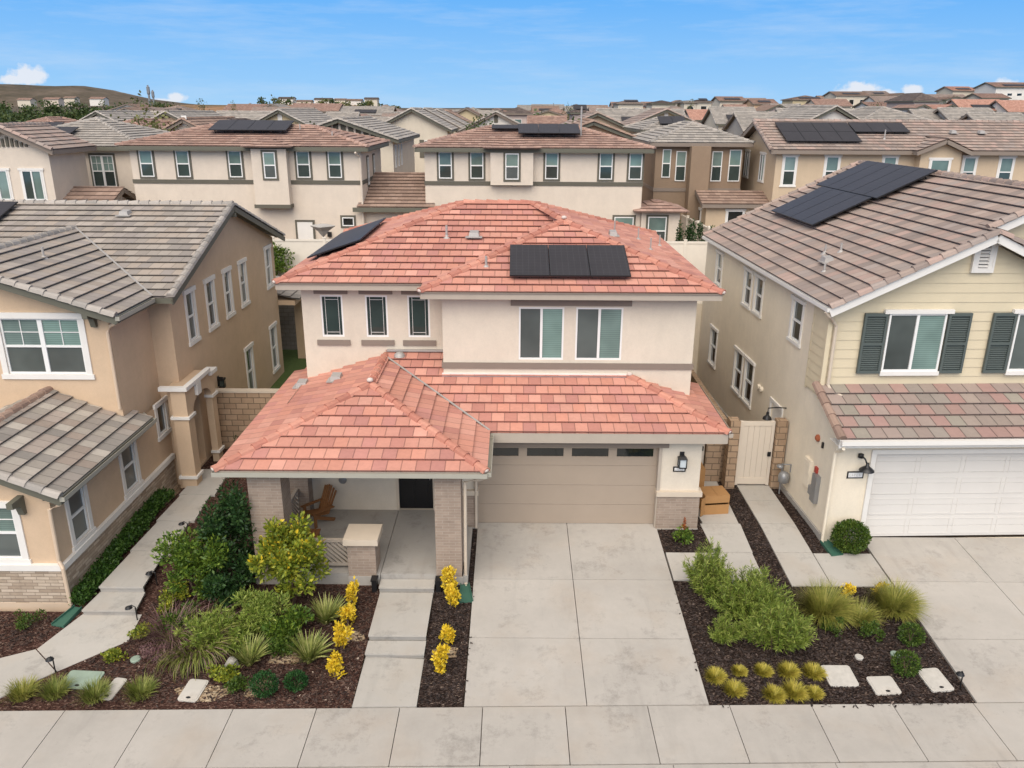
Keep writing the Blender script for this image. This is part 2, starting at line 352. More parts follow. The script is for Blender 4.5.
def window(root, w, u0, u1, z0, z1, kind='hung', trim=None, tm='trim_white', glass_=('g_teal', 'g_screen'), frame='vinyl', proud=0., tw=.11, grid=True, label=None):
    """frame mesh with panes (and trim) as sub-parts, set in a wall opening (proud<=0) or on the wall"""
    f = M(); b = .05; n0, n1 = proud-.06, proud-.012
    w.box(f, u0, u0+b, z0, z1, n0, n1); w.box(f, u1-b, u1, z0, z1, n0, n1); w.box(f, u0+b, u1-b, z0, z0+b, n0, n1); w.box(f, u0+b, u1-b, z1-b, z1, n0, n1)
    panes = []
    if kind == 'hung':
        zm = (z0+z1)/2; w.box(f, u0+b, u1-b, zm-.03, zm+.03, n0, n1+.006)
        panes = [(u0+b, u1-b, zm+.03, z1-b, glass_[0]), (u0+b, u1-b, z0+b, zm-.03, glass_[1])]
        if grid:
            um = (u0+u1)/2; w.box(f, um-.008, um+.008, zm+.03, z1-b, n0+.02, n1-.012); zq = (zm+z1)/2; w.box(f, u0+b, um-.008, zq-.008, zq+.008, n0+.02, n1-.012); w.box(f, um+.008, u1-b, zq-.008, zq+.008, n0+.02, n1-.012)
    elif kind == 'slider':
        um = (u0+u1)/2; w.box(f, um-.035, um+.035, z0+b, z1-b, n0, n1+.006)
        panes = [(u0+b, um-.035, z0+b, z1-b, glass_[1]), (um+.035, u1-b, z0+b, z1-b, glass_[0])]
    elif kind == 'double':
        um = (u0+u1)/2; zm = (z0+z1)/2; w.box(f, um-.06, um+.06, z0+b, z1-b, n0, n1+.006)
        for a, c in ((u0+b, um-.06), (um+.06, u1-b)):
            w.box(f, a, c, zm-.03, zm+.03, n0, n1); panes += [(a, c, zm+.03, z1-b, glass_[0]), (a, c, z0+b, zm-.03, glass_[1])]
            ac = (a+c)/2; w.box(f, ac-.01, ac+.01, zm+.03, z1-b, n0+.02, n1-.012); zq = (zm+z1)/2; w.box(f, a, ac-.01, zq-.01, zq+.01, n0+.02, n1-.012); w.box(f, ac+.01, c, zq-.01, zq+.01, n0+.02, n1-.012)
    elif kind == 'prairie':
        panes = [(u0+b, u1-b, z0+b, z1-b, glass_[0])]; q = .085
        for uu in (u0+b+q, u1-b-q): w.box(f, uu-.005, uu+.005, z0+b, z1-b, n0+.02, n1-.015)
        for zz in (z0+b+q, z1-b-q): w.box(f, u0+b+q+.007, u1-b-q-.007, zz-.005, zz+.005, n0+.02, n1-.016)
    else: panes = [(u0+b, u1-b, z0+b, z1-b, glass_[0])]
    o = f.build('window', K[frame], root)
    if label: o['label'] = label
    for a, c, e, g, mt in panes:
        p = M(); w.box(p, a, c, e, g, n0+.004, n0+.016); p.build('pane', K[mt], o)
    if trim:
        t = M(); pz = .035
        if trim in ('full', 'side'):
            w.box(t, u0-tw, u0, z0, z1, -.002, pz); w.box(t, u1, u1+tw, z0, z1, -.002, pz)
            w.box(t, u0-tw-.05, u1+tw+.05, z1, z1+tw*1.05, -.002, pz+.03); w.box(t, u0-tw-.04, u1+tw+.04, z0-tw*.9, z0, -.002, pz+.02)
        elif trim == 'box':
            w.box(t, u0-tw, u0, z0, z1, -.002, pz); w.box(t, u1, u1+tw, z0, z1, -.002, pz)
            w.box(t, u0-tw, u1+tw, z1, z1+tw, -.002, pz); w.box(t, u0-tw, u1+tw, z0-tw, z0, -.002, pz)
        t.build('trim', K[tm], o)
    return o

# ------------------------------------------------------------------ roofs
def clip(poly, k, lo, sign):
    out = []
    for i in range(len(poly)):
        a, b = poly[i], poly[(i+1) % len(poly)]
        ia, ib = sign*(a[k]-lo) >= -1e-9, sign*(b[k]-lo) >= -1e-9
        if ia: out.append(a)
        if ia != ib:
            t = (lo-a[k])/(b[k]-a[k]); out.append((a[0]+(b[0]-a[0])*t, a[1]+(b[1]-a[1])*t))
    return out
class Plane:
    def __init__(s, o, d, p):
        a = math.atan(p); d = V3((d[0], d[1], 0)).normalized(); s.O = V3(o); s.U = V3((d.y, -d.x, 0)); s.V = V3((d.x*math.cos(a), d.y*math.cos(a), math.sin(a))); s.N = s.U.cross(s.V)
    def at(s, u, v, h=0.): return s.O+s.U*u+s.V*v+s.N*h
    def uv(s, p): q = V3(p)-s.O; return (q.dot(s.U), q.dot(s.V))
def courses(m, pl, poly, e=.40, t=.068, slot=.024, back=.13, uo=0.):
    """overlapping courses (roof tiles, lap boards) clipped to a polygon given in plane uv"""
    v0 = min(q[1] for q in poly); v1 = max(q[1] for q in poly); k = math.floor(v0/e+1e-6)
    while k*e < v1-1e-4:
        a, b = k*e, (k+1)*e
        s = clip(clip(poly, 1, a, 1), 1, b, -1)
        if len(s) >= 3:
            f = lambda v: t-(t-.010)*(v-a)/e
            m.face([pl.at(u, v, f(v)) for u, v in s], [(u+uo, v) for u, v in s])
            lo = [q for q in s if q[1] < a+1e-6]
            if len(lo) >= 2:
                x0 = min(q[0] for q in lo); x1 = max(q[0] for q in lo)
                m.face([pl.at(x0,a,t-slot), pl.at(x1,a,t-slot), pl.at(x1,a,t), pl.at(x0,a,t)], [(x0+uo, a+.01)]*2+[(x1+uo, a+.02)]*2)
                m.face([pl.at(x0,a,t-slot), pl.at(x1,a,t-slot), pl.at(x1,a+back,t-slot), pl.at(x0,a+back,t-slot)], [(x0+uo, a+.01), (x1+uo, a+.01), (x1+uo, a+.06), (x0+uo, a+.06)])
        k += 1
    m.face([pl.at(u, v, -.012) for u, v in poly], [(u+uo, v) for u, v in poly])
def roof_face(m, pts, d, p, **kw):
    zl = min(q[2] for q in pts); o = next(q for q in pts if abs(q[2]-zl) < 1e-6)
    pl = Plane(o, d, p); courses(m, pl, [pl.uv(q) for q in pts], **kw); return pl
def caps(m, a, b, r=.12, L=.36, h=.05):
    """a row of overlapping ridge or hip tiles"""
    a, b = V3(a), V3(b); d = b-a; n = max(1, round(d.length/L)); st = d/n; dn = d.normalized()
    x = dn.cross(V3((0,0,1))).normalized(); y = x.cross(dn)
    prof = [(-r, -.035), (-r*.75, .045), (-r*.3, .085), (r*.3, .085), (r*.75, .045), (r, -.035)]
    for k in range(n):
        p = a+st*k; q = a+st*(k+1)*1.0+dn*.04
        uv = (1000.40+.34*random.randint(0, 150), .8*random.randint(0, 20)+.2)
        A = [p+x*i+y*(j+h) for i, j in prof]; B = [q+x*i*.86+y*(j*.86+h-.028) for i, j in prof]
        for i in range(5): m.face([A[i], A[i+1], B[i+1], B[i]], [uv]*4)
        m.face(A[::-1], [uv]*6)
        ui = [v*.8 for v in (0,)]
def fascia_ring(m, pts, z0, z1, th=.05):
    for a, b in zip(pts, pts[1:]):
        m.beam((a[0], a[1], (z0+z1)/2), (b[0], b[1], (z0+z1)/2), th, z1-z0)
def solar(root, pl, u0, v0, cols, rows, w, h, skip=(), up=.16, gap=.012, name='solar_panel'):
    for i in range(cols):
        for j in range(rows):
            if (i, j) in skip: continue
            a = u0+i*(w+gap); b = v0+j*(h+gap); m = M()
            c = [pl.at(a,b,up), pl.at(a+w,b,up), pl.at(a+w,b+h,up), pl.at(a,b+h,up)]
            t = [pl.at(a,b,up+.04), pl.at(a+w,b,up+.04), pl.at(a+w,b+h,up+.04), pl.at(a,b+h,up+.04)]
            m.cur = 1; m.hexa(c+t)
            m.cur = 0; g = .018; m.face([pl.at(a+g,b+g,up+.043), pl.at(a+w-g,b+g,up+.043), pl.at(a+w-g,b+h-g,up+.043), pl.at(a+g,b+h-g,up+.043)], [(0,0), (w-2*g,0), (w-2*g,h-2*g), (0,h-2*g)])
            m.cur = 1
            for uu in (a+.25*w, a+.75*w):
                for vv in (b+.15*h, b+.85*h): m.beam(pl.at(uu, vv, .0), pl.at(uu, vv, up), .04, .04)
            m.build(name, [K['panel'], K['panel_frame']], root)
SUN_E = 1.6; SKY_S = .15; SKY_K = 3.6; EXPO = .80
POLES = [(-154.6, 360, 10.04, 20.03, 0.45, 'taller of two slim grey masts beyond the tree belt'), (-152.85, 360, 10.05, 18.06, 0.4, 'shorter of two slim grey masts beyond the tree belt'), (14.07, 300, 8.32, 13.36, 0.16, 'thin dark pole on the skyline left of the pinkish hipped house'), (-217.85, 700, 8.93, 15.19, 1.4, 'small distant tower on the skyline above the brown field')]
CLOUDS = [(-0.5676, 0.0309, 0.0251, 0.0112), (-0.578, 0.026, 0.0317, 0.0063), (-0.3967, 0.0104, 0.0145, 0.0063), (-0.4113, 0.0072, 0.0211, 0.0037), (0.4038, 0.0218, 0.0291, 0.0112), (0.4302, 0.0177, 0.0396, 0.0063), (0.4671, 0.0217, 0.0145, 0.0075), (0.5714, 0.026, 0.0211, 0.0088), (-0.2166, 0.0087, 0.0185, 0.0037)]
# ================================================================== MAIN HOUSE
P1, P2 = .335, .338
mh = thing('house', 'two-storey beige stucco house with salmon tile roofs, porch and two-car garage, centre foreground', 'house', (-.5, 20, 0))
# walls --------------------------------------------------------------
m = M()
wg = W((-1.35,19.7), (5.1,19.7), (0,-1)); GD = (.42, 5.32, -.06, 2.40)        # garage door hole u: x -0.93..3.97
wg.wall(m, -.4, 2.95, [GD], depth=.22)
wd = W((-6.13,20.45), (-1.35,20.45), (0,-1)); FD = (2.93, 3.93, .08, 2.35)
wd.wall(m, -.3, 2.95, [FD], depth=.12)
W((-1.35,19.7), (-1.35,20.45), (-1,0)).wall(m, -.3, 2.95)
W((-6.13,20.45), (-6.13,31.7), (-1,0)).wall(m, -.3, 3.3)
W((5.1,19.7), (5.1,21.65), (1,0)).wall(m, -.3, 2.95); W((5.1,21.65), (5.1,31.7), (1,0)).wall(m, -.3, 6.12)
W((-6.13,31.7), (5.1,31.7), (0,1)).wall(m, -.3, 6.12)
ww = W((-1.95,21.65), (5.1,21.65), (0,-1))
H2 = [(2.13,3.39,4.22,5.74), (3.72,5.03,4.22,5.74)]
ww.wall(m, 2.9, 6.12, H2)
W((-1.95,21.65), (-1.95,22.75), (-1,0)).wall(m, 2.9, 6.12)
wl = W((-6.13,22.75), (-1.95,22.75), (0,-1))
H3 = [(.54,1.19,4.55,5.80), (1.84,2.49,4.55,5.80), (3.07,3.72,4.55,5.80)]
wl.wall(m, 2.9, 6.12, H3)
W((-6.13,22.75), (-6.13,31.7), (-1,0)).wall(m, 2.9, 6.12)
m.build('wall', K['wall_main'], mh)
# brick wainscot piers by the garage
for x0, x1, tag_ in ((3.985, 5.135, 'r'), (-1.40, -.945, 'l')):
    m = M(); m.box(x0, x1, 19.63, 19.90, -.02, .98); o = m.build('brick_pier', K['brick_pink'], mh)
    c = M(); c.box(x0-.04, x1+.05, 19.58, 19.92, .98, 1.12); c.build('cap', K['trim_cream'], o)
    c = M(); c.box(x0-.01, x1+.02, 19.615, 19.9, -.3, -.015); c.build('footing', K['concrete'], o)
# garage door
m = M(); sw = (3.97+.93)/1
n = 4
for k in range(4):
    z0, z1 = .01+k*.59, .01+k*.59+.582
    if k == 3:
        m.box(-.92, 3.96, 19.86, 19.905, z0, z0+.26); m.box(-.92, 3.96, 19.86, 19.905, z0+.50, z1)
        xs = [-.92]+[v for i in range(4) for v in (-.80+i*1.215, -.80+i*1.215+.99)]+[3.96]
        for i in range(0, 10, 2): m.box(xs[i], xs[i+1], 19.86, 19.905, z0+.26, z0+.50)
    else: m.box(-.92, 3.96, 19.86, 19.905, z0, z1)
    m.box(-.92, 3.96, 19.872, 19.91, z1, z1+.008)
gd = m.build('garage_door', K['garage_taupe'], mh)
for i in range(4):
    q = M(); x = -.80+i*1.215; q.box(x, x+.99, 19.885, 19.90, 2.04, 2.28); q.build('pane', K['g_black'], gd)
m = M(); m.box(-.99, -.91, 19.66, 19.84, 0, 2.39); m.box(3.95, 4.03, 19.66, 19.84, 0, 2.39); m.build('garage_frame', K['fascia_grey'], mh)
m = M(); m.box(-1.1, 4.2, 19.63, 19.72, 2.40, 2.60); m.build('garage_header', K['trim_brown'], mh)
# front door
m = M(); m.box(-3.18, -2.22, 20.52, 20.57, .10, 2.32)
for a, b in ((.3, 1.0), (1.15, 2.15)):
    m.box(-3.05, -2.74, 20.505, 20.525, a, b); m.box(-2.66, -2.35, 20.505, 20.525, a, b)
dr = m.build('front_door', K['door_black'], mh)
m = M(); m.tube([(-2.30,20.49,1.0), (-2.30,20.46,1.03), (-2.30,20.46,1.22), (-2.30,20.49,1.25)], .013); m.build('handle', K['metal_grey'], dr)
m = M(); m.box(-3.26, -3.18, 20.43, 20.5, .08, 2.42); m.box(-2.22, -2.14, 20.43, 20.5, .08, 2.42); m.box(-3.18, -2.22, 20.43, 20.5, 2.34, 2.42); m.build('door_frame', K['trim_cream'], mh)
m = M(); m.lathe((0,0,0), [(.0,0),(.11,0),(.11,.05),(.07,.09),(0,.10)], 16)
m.v = [(x-4.75, 20.448-z, y+1.02) for x, y, z in m.v]; m.build('porch_light', K['metal_grey'], mh)
# windows
for u0, u1, z0, z1 in H2:
    window(mh, ww, u0, u1, z0, z1, 'slider', glass_=('g_teal', 'g_screen'))
for u0, u1, z0, z1 in H3:
    window(mh, wl, u0, u1, z0, z1, 'prairie', glass_=('g_dark', 'g_dark'))
m = M()
ww.box(m, 1.9, 5.25, 5.79, 6.03, -.002, .05); m.build('head_trim', K['trim_brown'], mh)
m = M(); ww.box(m, -.03, 7.08, 3.96, 4.13, -.002, .045); W((-1.95,21.65), (-1.95,22.75), (-1,0)).box(m, .002, 1.1, 3.96, 4.13, -.002, .045); m.build('band_trim', K['trim_brown'], mh)
m = M(); ww.box(m, -.04, 5.4, 3.72, 3.82, -.001, .05); m.build('flashing', K['trim_white'], mh)
for u0, u1, z0, z1 in H3:
    for a, b in ((4.30, 4.46), (5.84, 6.03)):
        m = M(); wl.box(m, u0-.16, min(u1+.16, 4.17), a, b, -.002, .05); m.build('band_trim', K['trim_brown'], mh)
# upper roof
def Z2(x): return x
e0 = 6.24
A = {}
wl0, wl1, wr0, fy, fb, rk = -2.5, 5.67, 5.67, 21.15, 22.2, 32.3
hw = (wl1-wl0)/2; ax = (wl0+wl1)/2; az = e0+hw*P2; ay = fy+hw
bx0 = -6.7; R = (rk-fb)/2; rz = e0+R*P2; ry = fb+R
ap = (ax, ay, az); ap2 = (ax, fb+hw, az); r1 = (wl1-R, ry, rz); r0 = (bx0+R, ry, rz)
m = M()
pw = roof_face(m, [(wl0,fy,e0), (wl1,fy,e0), ap], (0,1), P2)
roof_face(m, [(wl0,fb,e0), (wl0,fy,e0), ap, ap2], (1,0), P2, uo=50)
roof_face(m, [(wl1,fy,e0), (wl1,rk,e0), r1, ap2, ap], (-1,0), P2, uo=90)
roof_face(m, [(bx0,fb,e0), (wl0,fb,e0), ap2, r1, r0], (0,1), P2, uo=20)
pl_left = roof_face(m, [(bx0,rk,e0), (bx0,fb,e0), r0], (1,0), P2, uo=130)
roof_face(m, [(wl1,rk,e0), (bx0,rk,e0), r0, r1], (0,-1), P2, uo=170)
rf = m.build('roof', K['tile_red'], mh)
m = M()
for a, b in (((wl0,fy,e0), ap), ((wl1,fy,e0), ap), (ap, r1) , ((bx0,fb,e0), r0), (r0, r1), ((wl1,rk,e0), r1), ((bx0,rk,e0), r0)): caps(m, a, b)
m.build('ridge_tiles', K['tile_ridge_red'], rf)
for p in ((wl0+.02,fy+.02,e0+.06), (wl1-.02,fy+.02,e0+.06), (bx0+.02,fb+.02,e0+.06), (ax,ay-.05,az+.14)):
    m = M(); m.lathe(p, [(0,-.04),(.075,-.04),(.085,.01),(.05,.045),(0,.05)], 10); m.build('mortar_cap', K['mortar'], rf, True)
m = M(); ov = .03
fascia_ring(m, [(bx0+ov,rk-ov), (bx0+ov,fb+ov), (wl0+ov,fb+ov), (wl0+ov,fy+ov), (wl1-ov,fy+ov), (wl1-ov,rk-ov), (bx0+ov,rk-ov)], 6.06, 6.23)
m.face([(bx0+.05,fb+.05,6.08), (wl1-.05,fb+.05,6.08), (wl1-.05,rk-.05,6.08), (bx0+.05,rk-.05,6.08)]); m.face([(wl0+.05,fy+.05,6.083), (wl1-.05,fy+.05,6.083), (wl1-.05,fb+.1,6.083), (wl0+.05,fb+.1,6.083)])
m.build('fascia', K['fascia_grey'], mh)
m = M(); g = .018
m.beam((wl0-.02,fy+.0,6.24), (wl1+.02,fy,6.24), .05, .035); m.beam((bx0-.02,fb,6.24), (wl0-.03,fb,6.24), .05, .035); m.beam((bx0,fb,6.24), (bx0,rk,6.24), .05, .035); m.beam((wl1,fy,6.24), (wl1,rk,6.24), .05, .035)
m.build('drip_edge', K['trim_brown'], mh)
# solar: three on the front wing, a row on the left hip
solar(mh, pw, pw.uv((-.08,fy,e0))[0], .62, 3, 1, 1.10, 1.78)
solar(mh, pl_left, pl_left.uv((bx0, 29.8, e0))[0], .45, 5, 1, 1.04, 1.75, up=.16)
# roof vents and pipes
def pipe(root, p, h=.35, r=.035):
    m = M(); m.tube([(p[0],p[1],p[2]-.1), (p[0],p[1],p[2]+h)], r, 8); m.cur = 1
    m.lathe((p[0],p[1],p[2]), [(.13,-.06),(.06,.03),(.04,.05)], 12); m.build('vent_pipe', [K['lead'], K['lead']], root)
def boxvent(root, p, s=.17):
    m = M(); m.hexa([(p[0]-s,p[1]-s*1.1,p[2]-.06),(p[0]+s,p[1]-s*1.1,p[2]-.06),(p[0]+s,p[1]+s,p[2]+.0),(p[0]-s,p[1]+s,p[2]+.0),(p[0]-s*.8,p[1]-s*.9,p[2]+.10),(p[0]+s*.8,p[1]-s*.9,p[2]+.10),(p[0]+s*.8,p[1]+s,p[2]+.13),(p[0]-s*.8,p[1]+s,p[2]+.13)])
    m.box(p[0]-s*1.5, p[0]+s*1.5, p[1]-s*1.6, p[1]+s, p[2]-.05, p[2]-.02); m.build('roof_vent', K['lead'], root)
fz = lambda y: e0+(y-fb)*P2+.03
pipe(mh, (-2.05, 24.9, fz(24.9))); boxvent(mh, (-1.2, 24.9, fz(24.9)+.05)); pipe(mh, (-.75, 22.45, e0+(22.45-fy)*P2+.03), .3)
rzx = lambda x: e0+(wl1-x)*P2+.03
for x, y in ((3.4, 27.0), (4.3, 27.6), (4.4, 25.6), (5.1, 27.9)): pipe(mh, (x, y, rzx(x)), .38, .025)
boxvent(mh, (3.2, 25.8, rzx(3.2)+.05), .13)
# lower garage roof and porch roof
e1 = 2.95
zg = lambda y: e1+(y-19.3)*P1
m = M()
roof_face(m, [(-.58,19.3,e1), (5.67,19.3,e1), (3.32,21.65,zg(21.65)), (-1.95,21.65,zg(21.65)), (-1.95,22.75,zg(22.75)), (-3.74,22.75,zg(22.75)), (-3.74,22.46,zg(22.46))], (0,1), P1, uo=11)
zr = lambda x: e1+(5.67-x)*P1
roof_face(m, [(5.67,19.3,e1), (5.67,23.2,e1), (5.12,23.2,zr(5.12)), (5.12,21.65,zr(5.12)), (3.32,21.65,zr(3.32))], (-1,0), P1, uo=70)
lr = m.build('roof', K['tile_red'], mh)
m = M(); caps(m, (5.67,19.3,e1), (3.32,21.65,zr(3.32))); m.build('ridge_tiles', K['tile_ridge_red'], lr)
for p in ((5.64,19.33,e1+.07), (3.34,21.6,zr(3.34)+.10)):
    m = M(); m.lathe(p, [(0,-.04),(.075,-.04),(.085,.01),(.05,.045),(0,.05)], 10); m.build('mortar_cap', K['mortar'], lr, True)
px0, px1, py = -6.9, -.58, 16.85; pxr = (px0+px1)/2; ph = (px1-px0)/2; pz = e1+ph*P1; pa = (pxr, py+ph, pz)
m = M()
roof_face(m, [(px0,py,e1), (px1,py,e1), pa], (0,1), P1, uo=31)
roof_face(m, [(px0,24.2,e1), (px0,py,e1), pa, (pxr,22.75,pz), (-6.13,22.75,e1+.77*P1), (-6.13,24.2,e1+.77*P1)], (1,0), P1, uo=47)
roof_face(m, [(px1,py,e1), (px1,19.3,e1), (pxr,22.46,pz), pa], (-1,0), P1, uo=63)
pr_ = m.build('roof', K['tile_red'], mh)
m = M(); caps(m, (px0,py,e1), pa); caps(m, (px1,py,e1), pa); caps(m, pa, (pxr,22.7,pz)); m.build('ridge_tiles', K['tile_ridge_red'], pr_)
for p in ((px0+.03,py+.03,e1+.07), (px1-.03,py+.03,e1+.07), (pxr,py+ph-.05,pz+.15)):
    m = M(); m.lathe(p, [(0,-.04),(.08,-.04),(.09,.01),(.05,.05),(0,.055)], 10); m.build('mortar_cap', K['mortar'], pr_, True)
m = M(); m.beam((px1,19.3,e1+.075), (pxr,22.46,pz+.075), .055, .02); m.beam((-3.7,22.70,zg(22.72)+.07), (-1.95,22.70,zg(22.72)+.07), .12, .05); m.build('valley_flashing', K['lead'], mh)
for p in ((-5.0, 21.6, e1+1.9*P1), (-6.15, 22.2, e1+.7*P1)): boxvent(mh, (p[0], p[1], p[2]+.06), .16)
m = M(); m.lathe((-3.3, 22.45, zg(22.45)+.04), [(.16,0),(.16,.05),(.1,.12),(0,.14)], 12); m.build('vent_hood', K['lead'], mh, True)
# fascias, gutters, downspouts
m = M(); m.beam((-.55,19.33,2.80), (5.64,19.33,2.80), .05, .27); m.beam((5.64,19.33,2.80), (5.64,23.2,2.80), .05, .27); m.face([(-1.3,19.33,2.69), (5.64,19.33,2.69), (5.64,21,2.69), (-1.3,21,2.69)])
m.beam((px0+.04,py+.04,2.87), (px1-.04,py+.04,2.87), .05, .14); m.beam((px0+.04,py+.04,2.87), (px0+.04,24.2,2.87), .05, .14); m.beam((px1-.04,py+.04,2.87), (px1-.04,19.3,2.87), .05, .14)
m.build('fascia', K['fascia_grey'], mh)
m = M(); m.face([(px0+.05,py+.05,2.825), (px1-.05,py+.05,2.825), (px1-.05,20.45,2.825), (px0+.05,20.45,2.825)]); m.build('porch_ceiling', K['trim_cream'], mh)
def gutter(root, a, b, mat, s=.11):
    a, b = V3(a), V3(b); d = (b-a).normalized(); n = V3((d.y, -d.x, 0)); m = M(); t = .012
    for off, zz, w, h in ((s, 0, t, s), (s/2, -s/2+t/2, s, t), (0+t/2, 0, t, s)):
        m.beam(a+n*off+V3((0,0,zz)), b+n*off+V3((0,0,zz)), w, h)
    for p in (a, b): m.beam(p+n*0+V3((0,0,0)), p+n*s, t, s)
    m.build('gutter', mat, root)
gutter(mh, (px0-.02,py+.02,2.90), (px1+.02,py+.02,2.90), K['gutter_sage']); gutter(mh, (px1,py,2.90), (px1,19.2,2.90), K['gutter_sage'])
gutter(mh, (5.66,19.3,2.90), (5.66,23.2,2.90), K['fascia_grey'])
m = M(); m.tube([(-.52,16.9,2.84), (-.75,17.1,2.66), (-1.10,17.19,2.55), (-1.12,17.19,-.15), (-1.10,17.0,-.2)], .04, 8); m.build('downspout', K['trim_cream'], mh)
m = M(); m.tube([(5.7,22.9,2.84), (5.5,22.9,2.6), (5.2,22.9,2.4), (5.17,22.9,.1)], .04, 8); m.build('downspout', K['trim_cream'], mh)
m = M(); m.tube([(-.5,19.15,2.84), (-.75,19.5,2.66), (-.96,19.6,2.5), (-.96,19.575,.0)], .035, 8); m.build('downspout', K['trim_cream'], mh)
# porch ----------------------------------------------------------------
m = M(); m.box(-6.3, -1.36, 17.12, 20.44, -.6, .08); m.box(-4.55,-1.36,17.121,20.43,.08,.081)
m = M(); m.box(-6.3, -3.215, 17.12, 20.445, -.6, .08); m.box(-3.2, -1.2, 17.12, 20.445, -.6, .08); m.box(-1.2,-1.36+.3,17.12,19.6,-.6,.02)
m.build('porch_floor', K['concrete_grey'], mh)
def brick_post(x0, x1, y0, y1, z0, z1):
    m = M(); m.box(x0, x1, y0, y1, z0, z1); o = m.build('brick_column', K['brick_pink'], mh)
    q = M(); q.box(x0-.02, x1+.02, y0-.02, y1+.02, -.62, z0); q.build('plinth', K['concrete'], o); return o
brick_post(-6.24, -5.45, 17.10, 17.80, .06, 2.82)
brick_post(-1.83, -1.20, 17.10, 17.75, .02, 2.82)
brick_post(-6.22, -5.62, 20.0, 20.44, .08, 2.82)
pr0 = brick_post(-3.98, -3.30, 17.08, 17.72, .04, .92)
q = M(); q.box(-4.06, -3.22, 17.0, 17.80, .92, 1.08); q.build('cap', K['trim_cream'], pr0)
m = M(); m.box(-6.3, -1.15, 17.2, 17.7, 2.64, 2.82); m.box(-6.28, -5.9, 17.7, 20.4, 2.64, 2.82); m.build('porch_beam', K['trim_cream'], mh)
def railing(a, b, z0, z1, n, slope):
    a, b = V3(a), V3(b); m = M()
    m.beam(a+V3((0,0,z1)), b+V3((0,0,z1)), .09, .07); m.beam(a+V3((0,0,z0)), b+V3((0,0,z0)), .06, .08)
    d = b-a; L = d.length; hgt = z1-z0
    for t in (0, .5, 1): m.beam(a+d*t+V3((0,0,z0-.06)), a+d*t+V3((0,0,z1)), .07, .07, (0,1,0))
    k = -hgt/L
    while k < 1:
        s, e = max(k, 0), min(k+hgt/L, 1); zs = z1-(s-k)*L; ze = z1-(e-k)*L
        if e-s > .02: m.beam(a+d*s+V3((0,0,zs-.01)), a+d*e+V3((0,0,ze+.01)), .035, .05)
        k += .135/L
    return m.build('railing', K['trim_cream'] if slope else K['fascia_grey'], mh)
railing((-5.45,17.38,.0), (-3.98,17.38,.0), .20, .86, 9, 0)
railing((-5.95,17.8,.0), (-5.95,20.0,.0), .20, .92, 9, 0)
# wall lantern + address plate on the garage pier
def lantern(root, x, y, z):
    o = M(); o.box(x-.06, x+.06, y-.03, y, z-.02, z+.34); o.box(x-.04, x+.04, y-.16, y-.03, z+.24, z+.28)
    o.box(x-.105, x+.105, y-.235, y-.025, z-.06, z-.035); o.hexa([(x-.12,y-.25,z+.20),(x+.12,y-.25,z+.20),(x+.12,y-.01,z+.20),(x-.12,y-.01,z+.20),(x-.05,y-.17,z+.27),(x+.05,y-.17,z+.27),(x+.05,y-.08,z+.27),(x-.05,y-.08,z+.27)])
    for a, b in ((-.095,-.225), (.095,-.225), (.095,-.035), (-.095,-.035)): o.box(x+a-.012, x+a+.012, y+b-.012, y+b+.012, z-.04, z+.2)
    r = o.build('wall_lantern', K['black'], root)
    q = M(); q.box(x-.085, x+.085, y-.215, y-.045, z-.03, z+.195); q.build('lamp_glass', K['lampglass'], r); return r
lantern(mh, 4.57, 19.70, 1.93)
def plate(root, x, y, z, s, fg, bg, w=.34, h=.15):
    f = M(); f.box(x-w/2, x+w/2, y-.02, y-.001, z-h/2, z+h/2); o = f.build('address_plate', K['black'], root)
    q = M(); q.box(x-w/2+.035, x+w/2-.035, y-.026, y-.018, z-h/2+.035, z+h/2-.035); q.build('plate_face', K[bg], o)
    q = M(); n = 5
    for k in range(n):
        a = x-w*.36+k*w*.72/n; q.box(a, a+w*.02, y-.030, y-.025, z-h*.2, z+h*.2); q.box(a+w*.02, a+w*.085, y-.030, y-.025, z-h*.2+(k%3)*h*.15, z-h*.14+(k%3)*h*.15)
    q.build('number', K['lid_grey'], o)
plate(mh, 4.53, 19.7, 1.76, '42228', 'black', 'plate_white')
# ================================================================== RIGHT HOUSE
PR = .48
rh = thing('house', 'cream house on the right with pale yellow siding, slate shutters and mauve tile roof', 'house', (8.4, 19.05, 0), math.radians(2))
m = M()
wgR = W((8.4,19.05), (17,19.05), (0,-1)); wgR.wall(m, -.4, 3.2, [(1.06,6.0,-.10,2.55)], depth=.2)
wsR = W((8.4,19.05), (8.4,32.7), (-1,0))
def U(y): return y-19.05
HS = [(U(22.25),U(23.0),4.55,5.72), (U(25.7),U(26.4),4.55,5.72), (U(26.85),U(27.55),4.55,5.72), (U(30.4),U(31.1),4.55,5.72), (U(25.75),U(26.55),1.35,2.80), (U(26.95),U(27.75),1.35,2.80), (U(30.2),U(31.0),1.35,2.75), (U(22.9),U(23.8),.08,2.25)]
wsR.wall(m, -.4, 3.02, [q for q in HS if q[2] < 4], u0=1.38); wsR.wall(m, 3.02, 6.0, [q for q in HS if q[2] > 4], u0=1.38); wsR.wall(m, -.4, 3.02, u1=1.38); m.face([(8.4,19.05,3.02),(8.4,20.43,3.02),(8.4,20.43,3.82),(8.4,19.05,3.24)])
W((8.4,32.7), (19.8,32.7), (0,1)).wall(m, -.3, 6.1)
m.face([(8.4,32.7,6.1), (19.8,32.7,6.1), (14.1,32.7,8.8)])
m.build('wall', K['wall_cream'], rh)
for i, (a, b, c, d) in enumerate(HS[:7]): window(rh, wsR, a, b, c, d, 'hung', 'full', glass_=('g_dark','g_black'), tw=.10, grid=False)
